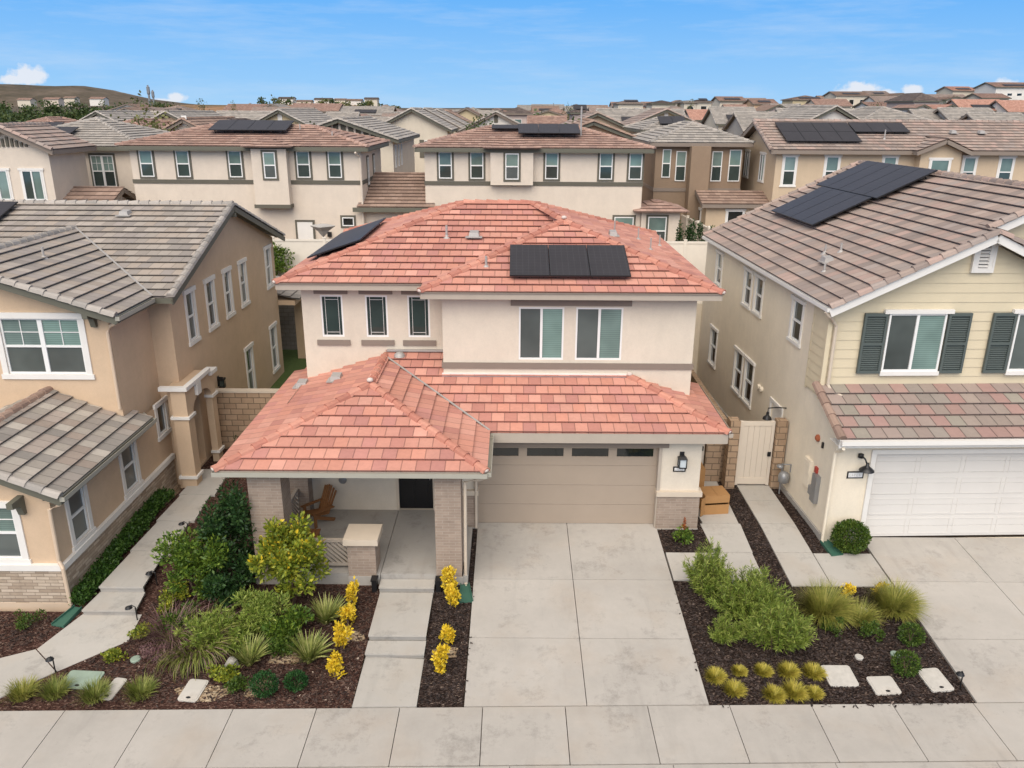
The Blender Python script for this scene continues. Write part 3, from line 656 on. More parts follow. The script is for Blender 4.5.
m = M(); a, b, c, d = HS[7]; wsR.box(m, a+.02, b-.02, c, d-.02, -.08, -.04); sd = m.build('side_door', K['trim_white'], rh)
m = M(); wsR.box(m, a-.1, a, c, d, -.002, .04); wsR.box(m, b, b+.1, c, d, -.002, .04); wsR.box(m, a-.1, b+.1, d, d+.1, -.002, .05); m.build('door_trim', K['trim_white'], rh)
# siding on the upper front: boards on the gable, a strip round the corner
m = M()
pl = Plane((8.46,20.45,3.4), (0,1), 1e9); pl.V = V3((0,0,1)); pl.N = V3((0,-1,0)); pl.U = V3((1,0,0))
def board(m, pts): courses(m, pl_, [pl_.uv(q) for q in pts], e=.255, t=.028, slot=.026, back=.02)
pl_ = pl
gz0 = 6.05; pk = (12.15, 20.45, gz0+(12.15-8.4)*PR)
board(m, [(8.40,20.45,3.4), (15.9,20.45,3.4), (15.9,20.45,gz0), pk, (8.40,20.45,gz0)])
pl_ = Plane((12.0,20.98,5.0), (0,1), 1e9); pl_.V = V3((0,0,1)); pl_.N = V3((0,-1,0)); pl_.U = V3((1,0,0))
board(m, [(12.2,20.98,5.0), (19.8,20.98,5.0), (19.8,20.98,gz0), (14.1,20.98,gz0+5.7*PR), (12.2,20.98,gz0+3.75*PR)])
pl_ = Plane((8.37,20.95,3.9), (1,0), 1e9); pl_.V = V3((0,0,1)); pl_.N = V3((-1,0,0)); pl_.U = V3((0,-1,0))
board(m, [(8.38,20.40,3.6), (8.38,21.35,3.6), (8.38,21.35,5.95), (8.38,20.40,5.95)])
m.build('siding', K['siding'], rh)
m = M(); m.box(8.33, 8.45, 20.37, 20.46, 3.55, 6.0); m.box(8.345,8.40,21.35,21.42,3.55,5.95); m.build('corner_board', K['siding'], rh)
wf = W((8.4,20.42), (15.9,20.42), (0,-1))
for x0, x1 in ((9.93, 11.47), (13.37, 14.95)):
    window(rh, wf, x0-8.4, x1-8.4, 4.33, 5.92, 'slider', None, proud=.075, glass_=('g_teal','g_screen'))
    m = M(); wf.box(m, x0-8.4-.15, x1-8.4+.15, 5.92, 6.03, 0, .11); m.build('window_head', K['trim_white'], rh); m = M(); wf.box(m, x0-8.4-.03, x1-8.4+.03, 4.22, 4.33, 0, .10); m.build('window_sill', K['trim_white'], rh)
    for a in (x0-.66, x1+.04):
        s = M(); s.box(a, a+.06, 20.33, 20.40, 4.28, 5.93); s.box(a+.56, a+.62, 20.33, 20.40, 4.28, 5.93)
        for z in (4.28, 5.06, 5.85): s.box(a+.06, a+.56, 20.33, 20.40, z, z+.08)
        z = 4.38
        while z < 5.84:
            if not 5.02 < z < 5.14: s.hexa([(a+.06,20.36,z),(a+.56,20.36,z),(a+.56,20.395,z+.03),(a+.06,20.395,z+.03),(a+.06,20.35,z+.012),(a+.56,20.35,z+.012),(a+.56,20.39,z+.045),(a+.06,20.39,z+.045)])
            z += .06
        s.box(a+.05, a+.57, 20.392, 20.40, 4.3, 5.9); s.build('shutter', K['shutter'], rh)
m = M(); m.box(11.86, 11.92, 20.33, 20.42, 7.0, 7.78); m.box(12.38, 12.44, 20.33, 20.42, 7.0, 7.78); m.box(11.92, 12.38, 20.33, 20.42, 7.0, 7.12); m.box(11.80, 12.50, 20.31, 20.42, 7.70, 7.80)
m.box(11.92, 12.02, 20.345, 20.42, 7.12, 7.7); m.box(12.28, 12.38, 20.345, 20.42, 7.12, 7.7)
for k in range(6): z = 7.14+k*.09; m.hexa([(12.02,20.34,z),(12.28,20.34,z),(12.28,20.41,z+.05),(12.02,20.41,z+.05),(12.02,20.34,z+.015),(12.28,20.34,z+.015),(12.28,20.41,z+.065),(12.02,20.41,z+.065)])
m.build('gable_vent', K['trim_white'], rh)
m = M(); m.box(12.02, 12.28, 20.405, 20.419, 7.12, 7.70); m.build('vent_screen', K['g_black'], rh)
# roof
ez = 6.157; ex = 8.16; fyR = 19.97
zR = lambda x: ez+(x-ex)*PR
rx = 14.1
m = M()
plR = roof_face(m, [(ex,32.45,ez), (ex,fyR,ez), (12.15,fyR,zR(12.15)), (12.15,20.5,zR(12.15)), (rx,20.5,zR(rx)), (rx,32.45,zR(rx))], (1,0), PR)
roof_face(m, [(20.2,20.5,ez), (20.2,32.45,ez), (rx,32.45,zR(rx)), (rx,20.5,zR(rx))], (-1,0), PR, uo=33)
roof_face(m, [(16.3,fyR,ez), (16.3,20.98,ez), (12.15,20.98,zR(12.15)), (12.15,fyR,zR(12.15))], (-1,0), PR, uo=53)
r = m.build('roof', K['tile_mauve'], rh)
m = M(); caps(m, (ex,fyR+.02,ez), (12.15,fyR+.02,zR(12.15)), .12, .36); caps(m, (16.3,fyR+.02,ez), (12.15,fyR+.02,zR(12.15)), .12); caps(m, (12.2,20.5,zR(12.2)), (rx,20.5,zR(rx)), .12); caps(m, (20.2,20.5,ez), (rx,20.5,zR(rx)), .12)
caps(m, (rx,20.5,zR(rx)), (rx,32.45,zR(rx)), .13); caps(m, (ex,32.43,ez), (rx,32.43,zR(rx)), .10)
m.build('ridge_tiles', K['tile_mauve'], r)
m = M(); dz = -.16
for a, b in (((ex,fyR,ez+dz+.03), (12.15,fyR,zR(12.15)+dz+.03)), ((12.15,fyR,zR(12.15)+dz+.03), (16.3,fyR,ez+dz+.03)), ((12.15,20.5,zR(12.15)+dz), (rx,20.5,zR(rx)+dz)), ((rx,20.5,zR(rx)+dz), (20.2,20.5,ez+dz))): m.beam(a, b, .05, .20)
m.face([(ex+.03,fyR+.02,ez-.10), (8.4,fyR+.02,ez-.10+.4*PR*.2), (8.4,32.4,ez-.10), (ex+.03,32.4,ez-.10)])
m.face([(ex+.05,fyR+.03,ez-.09), (12.15,fyR+.03,zR(12.15)-.11), (12.15,20.5,zR(12.15)-.11), (ex+.05,20.5,ez-.09)])
m.build('fascia', K['trim_white'], rh)
gutter(rh, (ex+.02,32.4,ez-.05), (ex+.02,fyR,ez-.05), K['trim_white'], .10)
m = M(); m.tube([(8.08,20.05,6.05), (8.2,20.05,5.92), (8.40,20.28,5.75), (8.53,20.33,5.6), (8.53,20.33,3.98), (8.58,20.2,3.82), (8.8,20.0,3.76)], .045, 8); m.build('downspout', K['trim_cream'], rh)
zv = lambda x: plR.uv((x, 25, zR(x)))[1]
solar(rh, plR, plR.uv((ex,30.65,ez))[0], zv(10.25), 4, 1, .99, 2.05, up=.2)
solar(rh, plR, plR.uv((ex,31.35,ez))[0], zv(10.25)+2.08, 5, 1, .99, 2.05, up=.2)
for x, y in ((9.6, 24.1), (9.85, 23.6), (9.0, 22.6)): pipe(rh, (x, y, zR(x)+.03), .25)
boxvent(rh, (9.35, 23.3, zR(9.35)+.06), .15)
# pent roof above the garage
pe, pzz = 18.5, 3.14; pp = .42; zt = pzz+(20.42-pe)*pp
m = M(); roof_face(m, [(8.22,pe,pzz), (17,pe,pzz), (17,20.42,zt), (8.22,20.42,zt)], (0,1), pp, e=.42)
r2 = m.build('roof', K['tile_mix'], rh, ); r2['label'] = 'low roof of mixed pink and green-grey tiles over the garage'
m = M(); caps(m, (8.25,pe,pzz), (8.25,20.42,zt), .13, .42); m.build('ridge_tiles', K['tile_brown'], r2)
m = M(); m.beam((8.2,pe+.03,pzz-.13), (17,pe+.03,pzz-.13), .05, .20); m.face([(8.2,pe+.05,pzz-.2), (17,pe+.05,pzz-.2), (17,19.1,pzz-.2), (8.2,19.1,pzz-.2)]); m.beam((8.22,pe,pzz-.06), (8.22,20.42,zt-.06), .04, .10); m.box(8.402,17,19.052,20.42,pzz-.05,pzz)
m.build('fascia', K['trim_white'], rh)
gutter(rh, (8.22,pe+.01,pzz-.06), (17,pe+.01,pzz-.06), K['trim_white'], .12)
m = M(); m.tube([(8.3,18.46,2.92), (8.36,18.7,2.75), (8.36,18.98,2.6), (8.36,18.99,-.05)], .045, 8); m.build('downspout', K['wall_cream'], rh)
# garage door
m = M()
for k in range(8): z = .0+k*.318; m.box(9.46, 14.4, 19.20, 19.24, z, z+.303); m.box(9.46, 14.4, 19.212, 19.24, z+.303, z+.318)
for k in range(4):
    for j in range(4):
        a, z = 9.58+j*1.2, .07+k*.6
        for q in ((a,a+1.1,z,z+.025),(a,a+1.1,z+.445,z+.47),(a,a+.025,z+.025,z+.445),(a+1.075,a+1.1,z+.025,z+.445)): m.box(q[0], q[1], 19.190, 19.204, q[2], q[3])
g = m.build('garage_door', K['garage_white'], rh)
m = M(); m.box(9.34, 9.47, 19.0, 19.2, -.02, 2.52); m.box(14.39, 14.52, 19.0, 19.2, -.02, 2.52); m.box(9.34, 14.52, 19.0, 19.1, 2.52, 2.64); m.build('garage_frame', K['trim_white'], rh)
m = M(); m.tube([(9.05,19.05,2.48), (9.05,18.93,2.5), (9.10,18.84,2.45), (9.14,18.80,2.33)], .022, 8); m.lathe((9.05,19.0,2.48), [(.0,-.07),(.07,-.05),(.07,.05),(0,.07)], 12); m.lathe((9.15,18.79,2.15), [(.19,0),(.185,.025),(.10,.10),(.045,.14),(.04,.22),(0,.23)], 18)
m.build('wall_lamp', K['black'], rh, True)
plate(rh, 9.0, 19.05, 1.92, '42238', 'black', 'plate_white', .44, .2)
# things fixed to the side wall
m = M(); wsR.box(m, 1.2, 1.62, .95, 1.75, 0, .09); wsR.box(m, 1.22, 1.6, 1.35, 1.7, .09, .10); o = m.build('electric_panel', K['wall_cream'], rh)
m = M(); wsR.box(m, .62, .92, .75, 1.55, 0, .12); wsR.box(m, .95, 1.12, .85, 1.1, 0, .1); m.build('meter_box', K['metal_grey'], rh)
m = M(); wsR.box(m, .84, .98, 1.56, 1.72, 0, .06); m.build('red_tag', K['red_paint'], rh)
m = M()
for k in range(14):
    pass
m.lathe((0,0,0), [(0,0),(.1,0),(.1,.05),(.05,.09),(0,.1)], 16); m.v = [(8.4-z, 20.15+x, 2.5+y) for x, y, z in m.v]; m.build('alarm_bell', K['bell'], rh)
m = M(); wsR.box(m, .72, .78, 2.36, 2.52, 0, .05); m.build('sensor', K['black'], rh)
for yy in (25.0, 24.75):
    m = M(); m.lathe((0,0,0), [(0,0),(.09,0),(.09,.09),(.0,.1)], 12); m.v = [(8.4-z, yy+x, 2.3+y) for x, y, z in m.v]; m.build('wall_vent', K['wall_cream'], rh)
m = M(); m.tube([(8.4,22.6,2.45), (8.1,22.6,2.47), (7.85,22.6,2.45), (7.85,22.6,2.32)], .02, 8); m.lathe((7.85,22.6,2.10), [(.14,0),(.12,.06),(.05,.13),(.04,.22),(0,.23)], 14); m.build('wall_lamp', K['black'], rh)
m = M(); m.box(8.34, 8.40, 19.12, 32.7, -.4, .12); m.build('foundation', K['concrete_grey'], rh)
# rear patio corner seen down the side
m = M(); m.box(8.0, 8.5, 32.72, 33.2, 0, 3.0); m.box(8.0, 13, 32.72, 36, 3.0, 3.3); m.build('patio_cover', K['wall_cream'], rh)

# ================================================================== LEFT HOUSE
PL = .33
lh = thing('house', 'tan stucco house on the left with grey tile roofs, white window trim and stone base', 'house', (-10.6, 20, 0))
m = M()
# one-storey front
w1 = W((-10.48,16.28), (-10.48,22.75), (1,0)); h1 = [(.66,1.38,.95,2.3), (3.36,4.1,.95,2.3), (5.75,6.3,1.65,2.55)]
w1.wall(m, -.3, 2.6, h1)
wf1 = W((-20,16.28), (-10.48,16.28), (0,-1)); wf1.wall(m, -.5, 2.6, [(6.9,8.65,.95,2.3)])
m.face([(-20,16.28,2.6), (-10.48,16.28,2.6), (-12.6,16.28,3.5), (-17.4,16.28,3.5)])
# two-storey wing
wf2 = W((-20,20.4), (-10.62,20.4), (0,-1)); wf2.wall(m, 2.0, 5.8, [(6.5,8.6,4.12,5.66)])
m.face([(-10.62,20.4,5.8), (-18,20.4,5.8), (-14.3,20.4,5.8+3.68*PL)])
W((-10.62,20.4), (-10.62,22.75), (1,0)).wall(m, 1.9, 5.8)
W((-10.62,22.75), (-10.0,22.75), (0,-1)).wall(m, -.3, 5.85)
w3 = W((-10.0,22.75), (-10.0,33.4), (1,0))
def Q(y): return y-22.75
h3 = [(Q(23.95),Q(24.52),4.02,5.52), (Q(25.65),Q(26.25),4.02,5.52), (Q(27.35),Q(27.9),4.02,5.52), (Q(29.0),Q(29.6),4.02,5.52), (Q(32.2),Q(32.8),4.02,5.52), (Q(28.75),Q(29.4),.5,2.3), (Q(31.95),Q(32.6),.5,2.3), (Q(22.8),Q(24.0),.03,2.55)]
w3.wall(m, -.3, 5.85, h3); ya_, yb_, xi = 22.8, 24.0, -11.6
m.face([(xi,ya_,.03),(xi,yb_,.03),(xi,yb_,2.55),(xi,ya_,2.55)]); m.face([(-10.1,ya_,.03),(xi,ya_,.03),(xi,ya_,2.55),(-10.1,ya_,2.55)]); m.face([(-10.1,yb_,.03),(xi,yb_,.03),(xi,yb_,2.55),(-10.1,yb_,2.55)]); m.face([(-10.1,ya_,2.55),(-10.1,yb_,2.55),(xi,yb_,2.55),(xi,ya_,2.55)]); m.face([(-10.1,ya_,.03),(-10.1,yb_,.03),(xi,yb_,.03),(xi,ya_,.03)])
m.face([(-10.0,22.75,5.85), (-10.0,33.4,5.85), (-10.0,28.08,5.85+5.33*PL)])
W((-20,33.4), (-10.0,33.4), (0,1)).wall(m, -.3, 5.85)
m.build('wall', K['wall_tan'], lh)
for i, h in enumerate(h3[:7]): window(lh, w3, *h, 'hung', 'full', glass_=('g_dark','g_screen') if i not in (1,2) else ('g_dark','g_black'), tw=.13, grid=False)
for i, h in enumerate(h1): window(lh, w1, *h, 'hung' if i < 2 else 'fixed', 'full', glass_=('g_screen','g_screen') if i < 2 else ('g_black','g_black'), tw=.13, grid=False)
m = M(); m.box(-11.6, -11.55, 22.95, 23.85, .05, 2.3); m.build('entry_door', plain('door_brown', (.06,.032,.018), .4), lh)
window(lh, wf2, 6.5, 8.6, 4.12, 5.66, 'double', 'full', tw=.15)
window(lh, wf1, 6.9, 8.65, .95, 2.3, 'double', 'full', tw=.15)
# stone wainscot
m = M(); m.box(-20, -10.43, 16.22, 16.278, -.45, .69); m.box(-10.478, -10.43, 16.278, 22.6, -.45, .69); st = m.build('stone_base', K['stone'], lh)
m = M(); m.box(-20, -10.38, 16.17, 16.278, .69, .84); m.box(-10.478, -10.38, 16.278, 22.62, .69, .84); m.build('sill_band', K['trim_white'], st)
m = M(); m.box(-20, -10.42, 16.21, 16.27, -.5, -.20); m.box(-10.47,-10.42,16.27,22.6,-.5,-.2); m.build('foundation', K['spout_tan'], lh)
# portico with an arch facing the walk
m = M()
XA, XB = -9.76, -9.55
m.box(-10.2, -9.99, 22.3, 22.7, -.2, 3.1); m.box(-9.99, XB, 22.0, 22.42, -.2, 3.1); m.box(XA, XB, 23.95, 24.3, -.2, 2.95)
ya, yb, zs, ztop = 22.42, 23.95, 2.25, 3.1; N = 12; yc = (ya+yb)/2; ra = (yb-ya)/2
arc = [(yc-ra*math.cos(PI*k/N), zs+.45*math.sin(PI*k/N)) for k in range(N+1)]
for (y0, z0), (y1, z1) in zip(arc, arc[1:]):
    for xx in (XB, XA): m.face([(xx,y0,z0), (xx,y1,z1), (xx,y1,ztop), (xx,y0,ztop)])
    m.face([(XB,y0,z0), (XB,y1,z1), (XA,y1,z1), (XA,y0,z0)])
m.face([(-10.2,22.0,3.105), (XB,22.0,3.105), (XB,23.95,3.105), (-10.2,23.95,3.105)])
po = m.build('portico', K['wall_tan'], lh)
m = M(); m.box(-10.28, XB+.1, 21.9, 22.06, 3.1, 3.22); m.box(XB-.06, XB+.1, 22.06, 23.84, 3.1, 3.22); m.build('coping', K['trim_white'], po)
m = M(); m.box(XA-.02, XB+.1, 23.86, 24.4, 2.95, 3.07); m.build('coping', K['trim_white'], po)
m = M(); m.box(XB+.005, XB+.10, 22.68, 22.98, 2.72, 3.1); m.build('keystone', K['trim_white'], po)
for y0, y1 in ((21.94, 22.46), (23.9, 24.36)):
    for z in (.28, 2.2): m = M(); m.box(XA-.02 if y0 > 23 else -10.05, XB+.06, y0, y1, z, z+.085); m.build('moulding', K['trim_white'], po)
def plainlantern(root, x, y, z):
    o = M(); o.box(x, x+.03, y-.06, y+.06, z-.1, z+.25); o.box(x+.03, x+.18, y-.02, y+.02, z+.18, z+.22); o.box(x+.05, x+.23, y-.09, y+.09, z-.14, z-.11); o.box(x+.04, x+.24, y-.10, y+.10, z+.12, z+.18)
    for a in (.06, .21):
        for b in (-.08, .07): o.box(x+a, x+a+.015, y+b, y+b+.015, z-.11, z+.12)
    r = o.build('wall_lantern', K['black'], root); q = M(); q.box(x+.075, x+.2, y-.06, y+.06, z-.10, z+.11); q.build('lamp_glass', K['g_dark'], r)
plainlantern(lh, -10.0, 25.75, 2.05)
# main roof
ex0, rl = -9.65, 28.08; ef, eb = 22.2, 33.95; ez = 5.82; zM = lambda y: ez+(y-ef)*PL; rzL = ez+(rl-ef)*PL
vx = -10.2; # wing right eave
ridge_x = -14.3; zW = ez+(vx-ridge_x)*PL; vy = ef+(vx-ridge_x)
m = M()
roof_face(m, [(vx,ef,ez), (ex0,ef,ez), (ex0,rl,rzL), (ridge_x,rl,rzL), (ridge_x,vy,zM(vy))], (0,1), PL)
roof_face(m, [(-24,ef,ez), (2*ridge_x-vx,ef,ez), (ridge_x,vy,zM(vy)), (ridge_x,rl,rzL), (-24,rl,rzL)], (0,1), PL)
roof_face(m, [(ex0,eb,ez), (-24,eb,ez), (-24,rl,rzL), (ex0,rl,rzL)], (0,-1), PL, uo=40)
rM = m.build('roof', K['tile_grey'], lh)
m = M(); caps(m, (ex0-.05,ef,ez), (ex0-.05,rl,rzL), .12); caps(m, (ex0-.05,eb,ez), (ex0-.05,rl,rzL), .12); caps(m, (ex0,rl,rzL), (-24,rl,rzL), .13); m.build('ridge_tiles', K['tile_slate'], rM)
m = M(); m.beam((vx,ef,ez+.06), (ridge_x,vy,zM(vy)+.06), .06, .03); m.build('valley_flashing', K['lead'], lh)
m = M(); wy = 19.95
roof_face(m, [(vx,wy,ez), (vx,ef,ez), (ridge_x,vy,zW), (ridge_x,wy,zW)], (-1,0), PL, uo=9)
roof_face(m, [(2*ridge_x-vx,ef,ez), (2*ridge_x-vx,wy,ez), (ridge_x,wy,zW), (ridge_x,vy,zW)], (1,0), PL, uo=29)
rW = m.build('roof', K['tile_grey'], lh)
m = M(); caps(m, (vx,wy+.03,ez), (ridge_x,wy+.03,zW), .12); caps(m, (ridge_x,wy,zW), (ridge_x,vy,zW), .12); m.build('ridge_tiles', K['tile_slate'], rW)
m = M()
m.beam((vx+.02,wy+.02,ez-.13), (ridge_x,wy+.02,zW-.13), .05, .16); m.beam((2*ridge_x-vx,wy+.02,ez-.13), (ridge_x,wy+.02,zW-.13), .05, .16)
m.beam((vx+.02,wy,ez-.1), (vx+.02,ef,ez-.1), .05, .16); m.beam((vx,ef+.03,ez-.1), (ex0,ef+.03,ez-.1), .05, .16)
m.beam((ex0,ef,ez-.13), (ex0,rl,rzL-.13), .05, .18); m.beam((ex0,eb,ez-.13), (ex0,rl,rzL-.13), .05, .18)
m.face([(ex0-.02,ef,ez-.07), (-10.02,ef,ez-.07), (-10.02,rl,rzL-.07), (ex0-.02,rl,rzL-.07)]); m.face([(ex0-.02,eb,ez-.07), (-10.02,eb,ez-.07), (-10.02,rl,rzL-.07), (ex0-.02,rl,rzL-.07)])
m.face([(vx,wy+.02,ez-.1), (-10.64,wy+.02,ez-.1), (-10.64,ef,ez-.1), (vx,ef,ez-.1)]); m.face([(vx,wy+.03,ez-.1), (ridge_x,wy+.03,zW-.1), (ridge_x,20.4,zW-.1), (vx,20.4,ez-.1)])
m.face([(-10.62,ef+.02,ez-.1), (ex0,ef+.02,ez-.1), (ex0,22.76,ez-.1), (-10.62,22.76,ez-.1)])
m.build('fascia', K['fascia_olive'], lh)
gutter(lh, (vx,wy,ez-.05), (vx,ef-.1,ez-.05), K['gutter_sage'])
def corbel(root, x, y, z):
    m = M(); m.prism([(x-.07,y,z), (x-.07,y-.45,z), (x-.07,y-.45,z-.14), (x-.07,y-.18,z-.2), (x-.07,y-.1,z-.45), (x-.07,y,z-.45)], (.14,0,0)); m.build('corbel', K['fascia_olive'], root)
corbel(lh, -10.98, 20.4, 5.9)
m = M(); m.beam((-9.98,28.08,rzL-.35), (-9.6,28.08,rzL-.35), .14, .14, (0,0,1)); m.build('corbel', K['fascia_olive'], lh)
m = M(); m.tube([(vx-.02,20.05,ez-.08), (-10.35,20.2,ez-.25), (-10.56,20.36,ez-.35), (-10.66,20.35,ez-.5), (-10.66,20.35,3.15)], .045, 8); m.build('downspout', K['spout_tan'], lh)
# one-storey roof
e1x, e1z, r1x = -10.08, 2.66, -12.5; P3 = .42; z1 = e1z+(e1x-r1x)*P3; y1 = 16.03
m = M()
roof_face(m, [(e1x,y1,e1z), (e1x,20.9,e1z), (-10.6,20.9,e1z+.55*P3), (-10.6,20.38,e1z+.55*P3), (r1x,20.38,z1), (r1x,y1,z1)], (-1,0), P3, uo=3)
roof_face(m, [(2*r1x-e1x-4,20.38,e1z-4*P3), (2*r1x-e1x-4,y1,e1z-4*P3), (r1x,y1,z1), (r1x,20.38,z1)], (1,0), P3, uo=23)
r3 = m.build('roof', K['tile_graybrown'], lh)
m = M(); caps(m, (e1x,y1+.03,e1z), (r1x,y1+.03,z1), .12); m.build('ridge_tiles', K['tile_slate'], r3)
m = M(); caps(m, (r1x,y1,z1), (r1x,20.38,z1), .13); o = m.build('ridge_tiles', K['tile_brown'], r3); o['label'] = 'rust-brown ridge tiles'
m = M(); m.beam((e1x,y1+.02,e1z-.12), (r1x,y1+.02,z1-.12), .05, .16); m.beam((2*r1x-e1x,y1+.02,e1z-.12), (r1x,y1+.02,z1-.12), .05, .16); m.beam((e1x,y1,e1z-.1), (e1x,20.9,e1z-.1), .05, .16)
m.face([(e1x,y1+.03,e1z-.08), (r1x,y1+.03,z1-.08), (r1x,16.28,z1-.08), (e1x,16.28,e1z-.08)]); m.face([(e1x,y1+.03,e1z-.09), (-10.5,y1+.03,e1z-.09), (-10.5,20.9,e1z-.09), (e1x,20.9,e1z-.09)]); m.build('fascia', K['fascia_olive'], lh)
gutter(lh, (e1x,y1,e1z-.04), (e1x,20.9,e1z-.04), K['gutter_sage'])
corbel(lh, -11.1, 16.28, 2.6)
m = M(); m.tube([(e1x-.0,16.15,e1z-.1), (-10.2,16.18,e1z-.25), (-10.46,16.2,e1z-.38), (-10.48,16.2,.95), (-10.38,16.13,.8), (-10.36,16.12,-.18)], .045, 8); m.build('downspout', K['spout_tan'], lh)
m = M(); m.tube([(-10.1,20.8,e1z-.06), (-10.3,21.0,e1z+.05), (-10.45,21.2,e1z+.02)], .04, 8); m.build('downspout', K['gutter_sage'], lh)
plL = Plane((-24,ef,ez), (0,1), PL); solar(lh, plL, plL.uv((-18.95,0,0))[0], 4.2, 2, 1, 1.04, 1.7)
boxvent(lh, (-13.0, 27.2, zM(27.2)+.06), .16); pipe(lh, (-13.9+.6, 22.6, ez+(vx+13.3)*PL+.03), .3)
# rear patio cover on the left house
m = M(); m.box(-9.9, -9.4, 35.4, 35.9, -.1, 3.0); m.box(-14, -9.3, 33.45, 36.0, 2.95, 3.15); pc = m.build('patio_cover', K['wall_tan'], lh)
m = M(); roof_face(m, [(-9.1,33.4,3.2), (-9.1,36.2,3.2), (-14,36.2,3.2+4.9*.25), (-14,33.4,3.2+4.9*.25)], (-1,0), .25); m.build('patio_roof', K['tile_slate'], pc)
# ================================================================== NEIGHBOURS
def ring_roof(m, typ, x0, x1, y0, y1, z, p, e=.40, ov=.45, t=.055):
    x0 -= ov; x1 += ov; y0 -= ov; y1 += ov; w, d = x1-x0, y1-y0; cap = []; uo = random.random()*40
    if typ == 'hip':
        h = min(w, d)/2; zr = z+h*p
        if w >= d: a, b = (x0+h, (y0+y1)/2, zr), (x1-h, (y0+y1)/2, zr)
        else: a, b = ((x0+x1)/2, y0+h, zr), ((x0+x1)/2, y1-h, zr)
        A, B, C, D = (x0,y0,z), (x1,y0,z), (x1,y1,z), (x0,y1,z)
        if w >= d:
            fs = [([A,B,b,a],(0,1)), ([B,C,b],(-1,0)), ([C,D,a,b],(0,-1)), ([D,A,a],(1,0))]; cap = [(A,a),(B,b),(C,b),(D,a),(a,b)]
        else:
            fs = [([A,B,a],(0,1)), ([B,C,b,a],(-1,0)), ([C,D,b],(0,-1)), ([D,A,a,b],(1,0))]; cap = [(A,a),(B,a),(C,b),(D,b),(a,b)]
        if abs(w-d) < .02: cap = cap[:4]
    elif typ == 'gx':
        h = d/2; zr = z+h*p; ym = (y0+y1)/2; a, b = (x0,ym,zr), (x1,ym,zr)
        fs = [([(x0,y0,z),(x1,y0,z),b,a],(0,1)), ([(x1,y1,z),(x0,y1,z),a,b],(0,-1))]; cap = [(a,b),((x0,y0,z),a),((x1,y0,z),b)]
    else:
        h = w/2; zr = z+h*p; xm = (x0+x1)/2; a, b = (xm,y0,zr), (xm,y1,zr)
        fs = [([(x0,y1,z),(x0,y0,z),a,b],(1,0)), ([(x1,y0,z),(x1,y1,z),b,a],(-1,0))]; cap = [(a,b),((x0,y0,z),a),((x1,y0,z),a)]
    pls = [roof_face(m, pts, dd, p, e=e, t=t, slot=.02, uo=uo+17*i) for i, (pts, dd) in enumerate(fs)]
    return pls, cap
def eaves(m, typ, x0, x1, y0, y1, z, p, ov=.45):
    x0 -= ov; x1 += ov; y0 -= ov; y1 += ov; t = .22
    if typ == 'hip':
        fascia_ring(m, [(x0+.03,y0+.03),(x1-.03,y0+.03),(x1-.03,y1-.03),(x0+.03,y1-.03),(x0+.03,y0+.03)], z-t, z-.012)
        m.face([(x0,y0,z-.18),(x1,y0,z-.18),(x1,y1,z-.18),(x0,y1,z-.18)])
    elif typ == 'gx':
        ym = (y0+y1)/2; zr = z+(y1-y0)/2*p
        for y in (y0+.03, y1-.03): m.beam((x0,y,z-.12), (x1,y,z-.12), .05, .2)
        for x in (x0+.03, x1-.03):
            for y in (y0, y1): m.beam((x,y,z-.14), (x,ym,zr-.14), .05, .2)
    else:
        xm = (x0+x1)/2; zr = z+(x1-x0)/2*p
        for x in (x0+.03, x1-.03): m.beam((x,y0,z-.12), (x,y1,z-.12), .05, .2)
        for y in (y0+.03, y1-.03):
            for x in (x0, x1): m.beam((x,y,z-.14), (xm,y,zr-.14), .05, .2)
def wallbox(m, typ, x0, x1, y0, y1, z0, z1, p, ov=.45):
    for a, b, n in (((x0,y0),(x1,y0),(0,-1)), ((x1,y0),(x1,y1),(1,0)), ((x1,y1),(x0,y1),(0,1)), ((x0,y1),(x0,y0),(-1,0))):
        m.face([(a[0],a[1],z0),(b[0],b[1],z0),(b[0],b[1],z1),(a[0],a[1],z1)])
    zz = z1+.0
    if typ == 'gx':
        r = zz+((y1-y0)/2)*p
        for x in (x0, x1): m.face([(x,y0,z1),(x,y1,z1),(x,(y0+y1)/2,r)])
    elif typ == 'gy':
        r = zz+((x1-x0)/2)*p
        for y in (y0, y1): m.face([(x0,y,z1),(x1,y,z1),((x0+x1)/2,y,r)])
def side(x0, x1, y0, y1, s):
    return {'f': W((x0,y0),(x1,y0),(0,-1)), 'l': W((x0,y1),(x0,y0),(-1,0)), 'r': W((x1,y0),(x1,y1),(1,0))}[s]
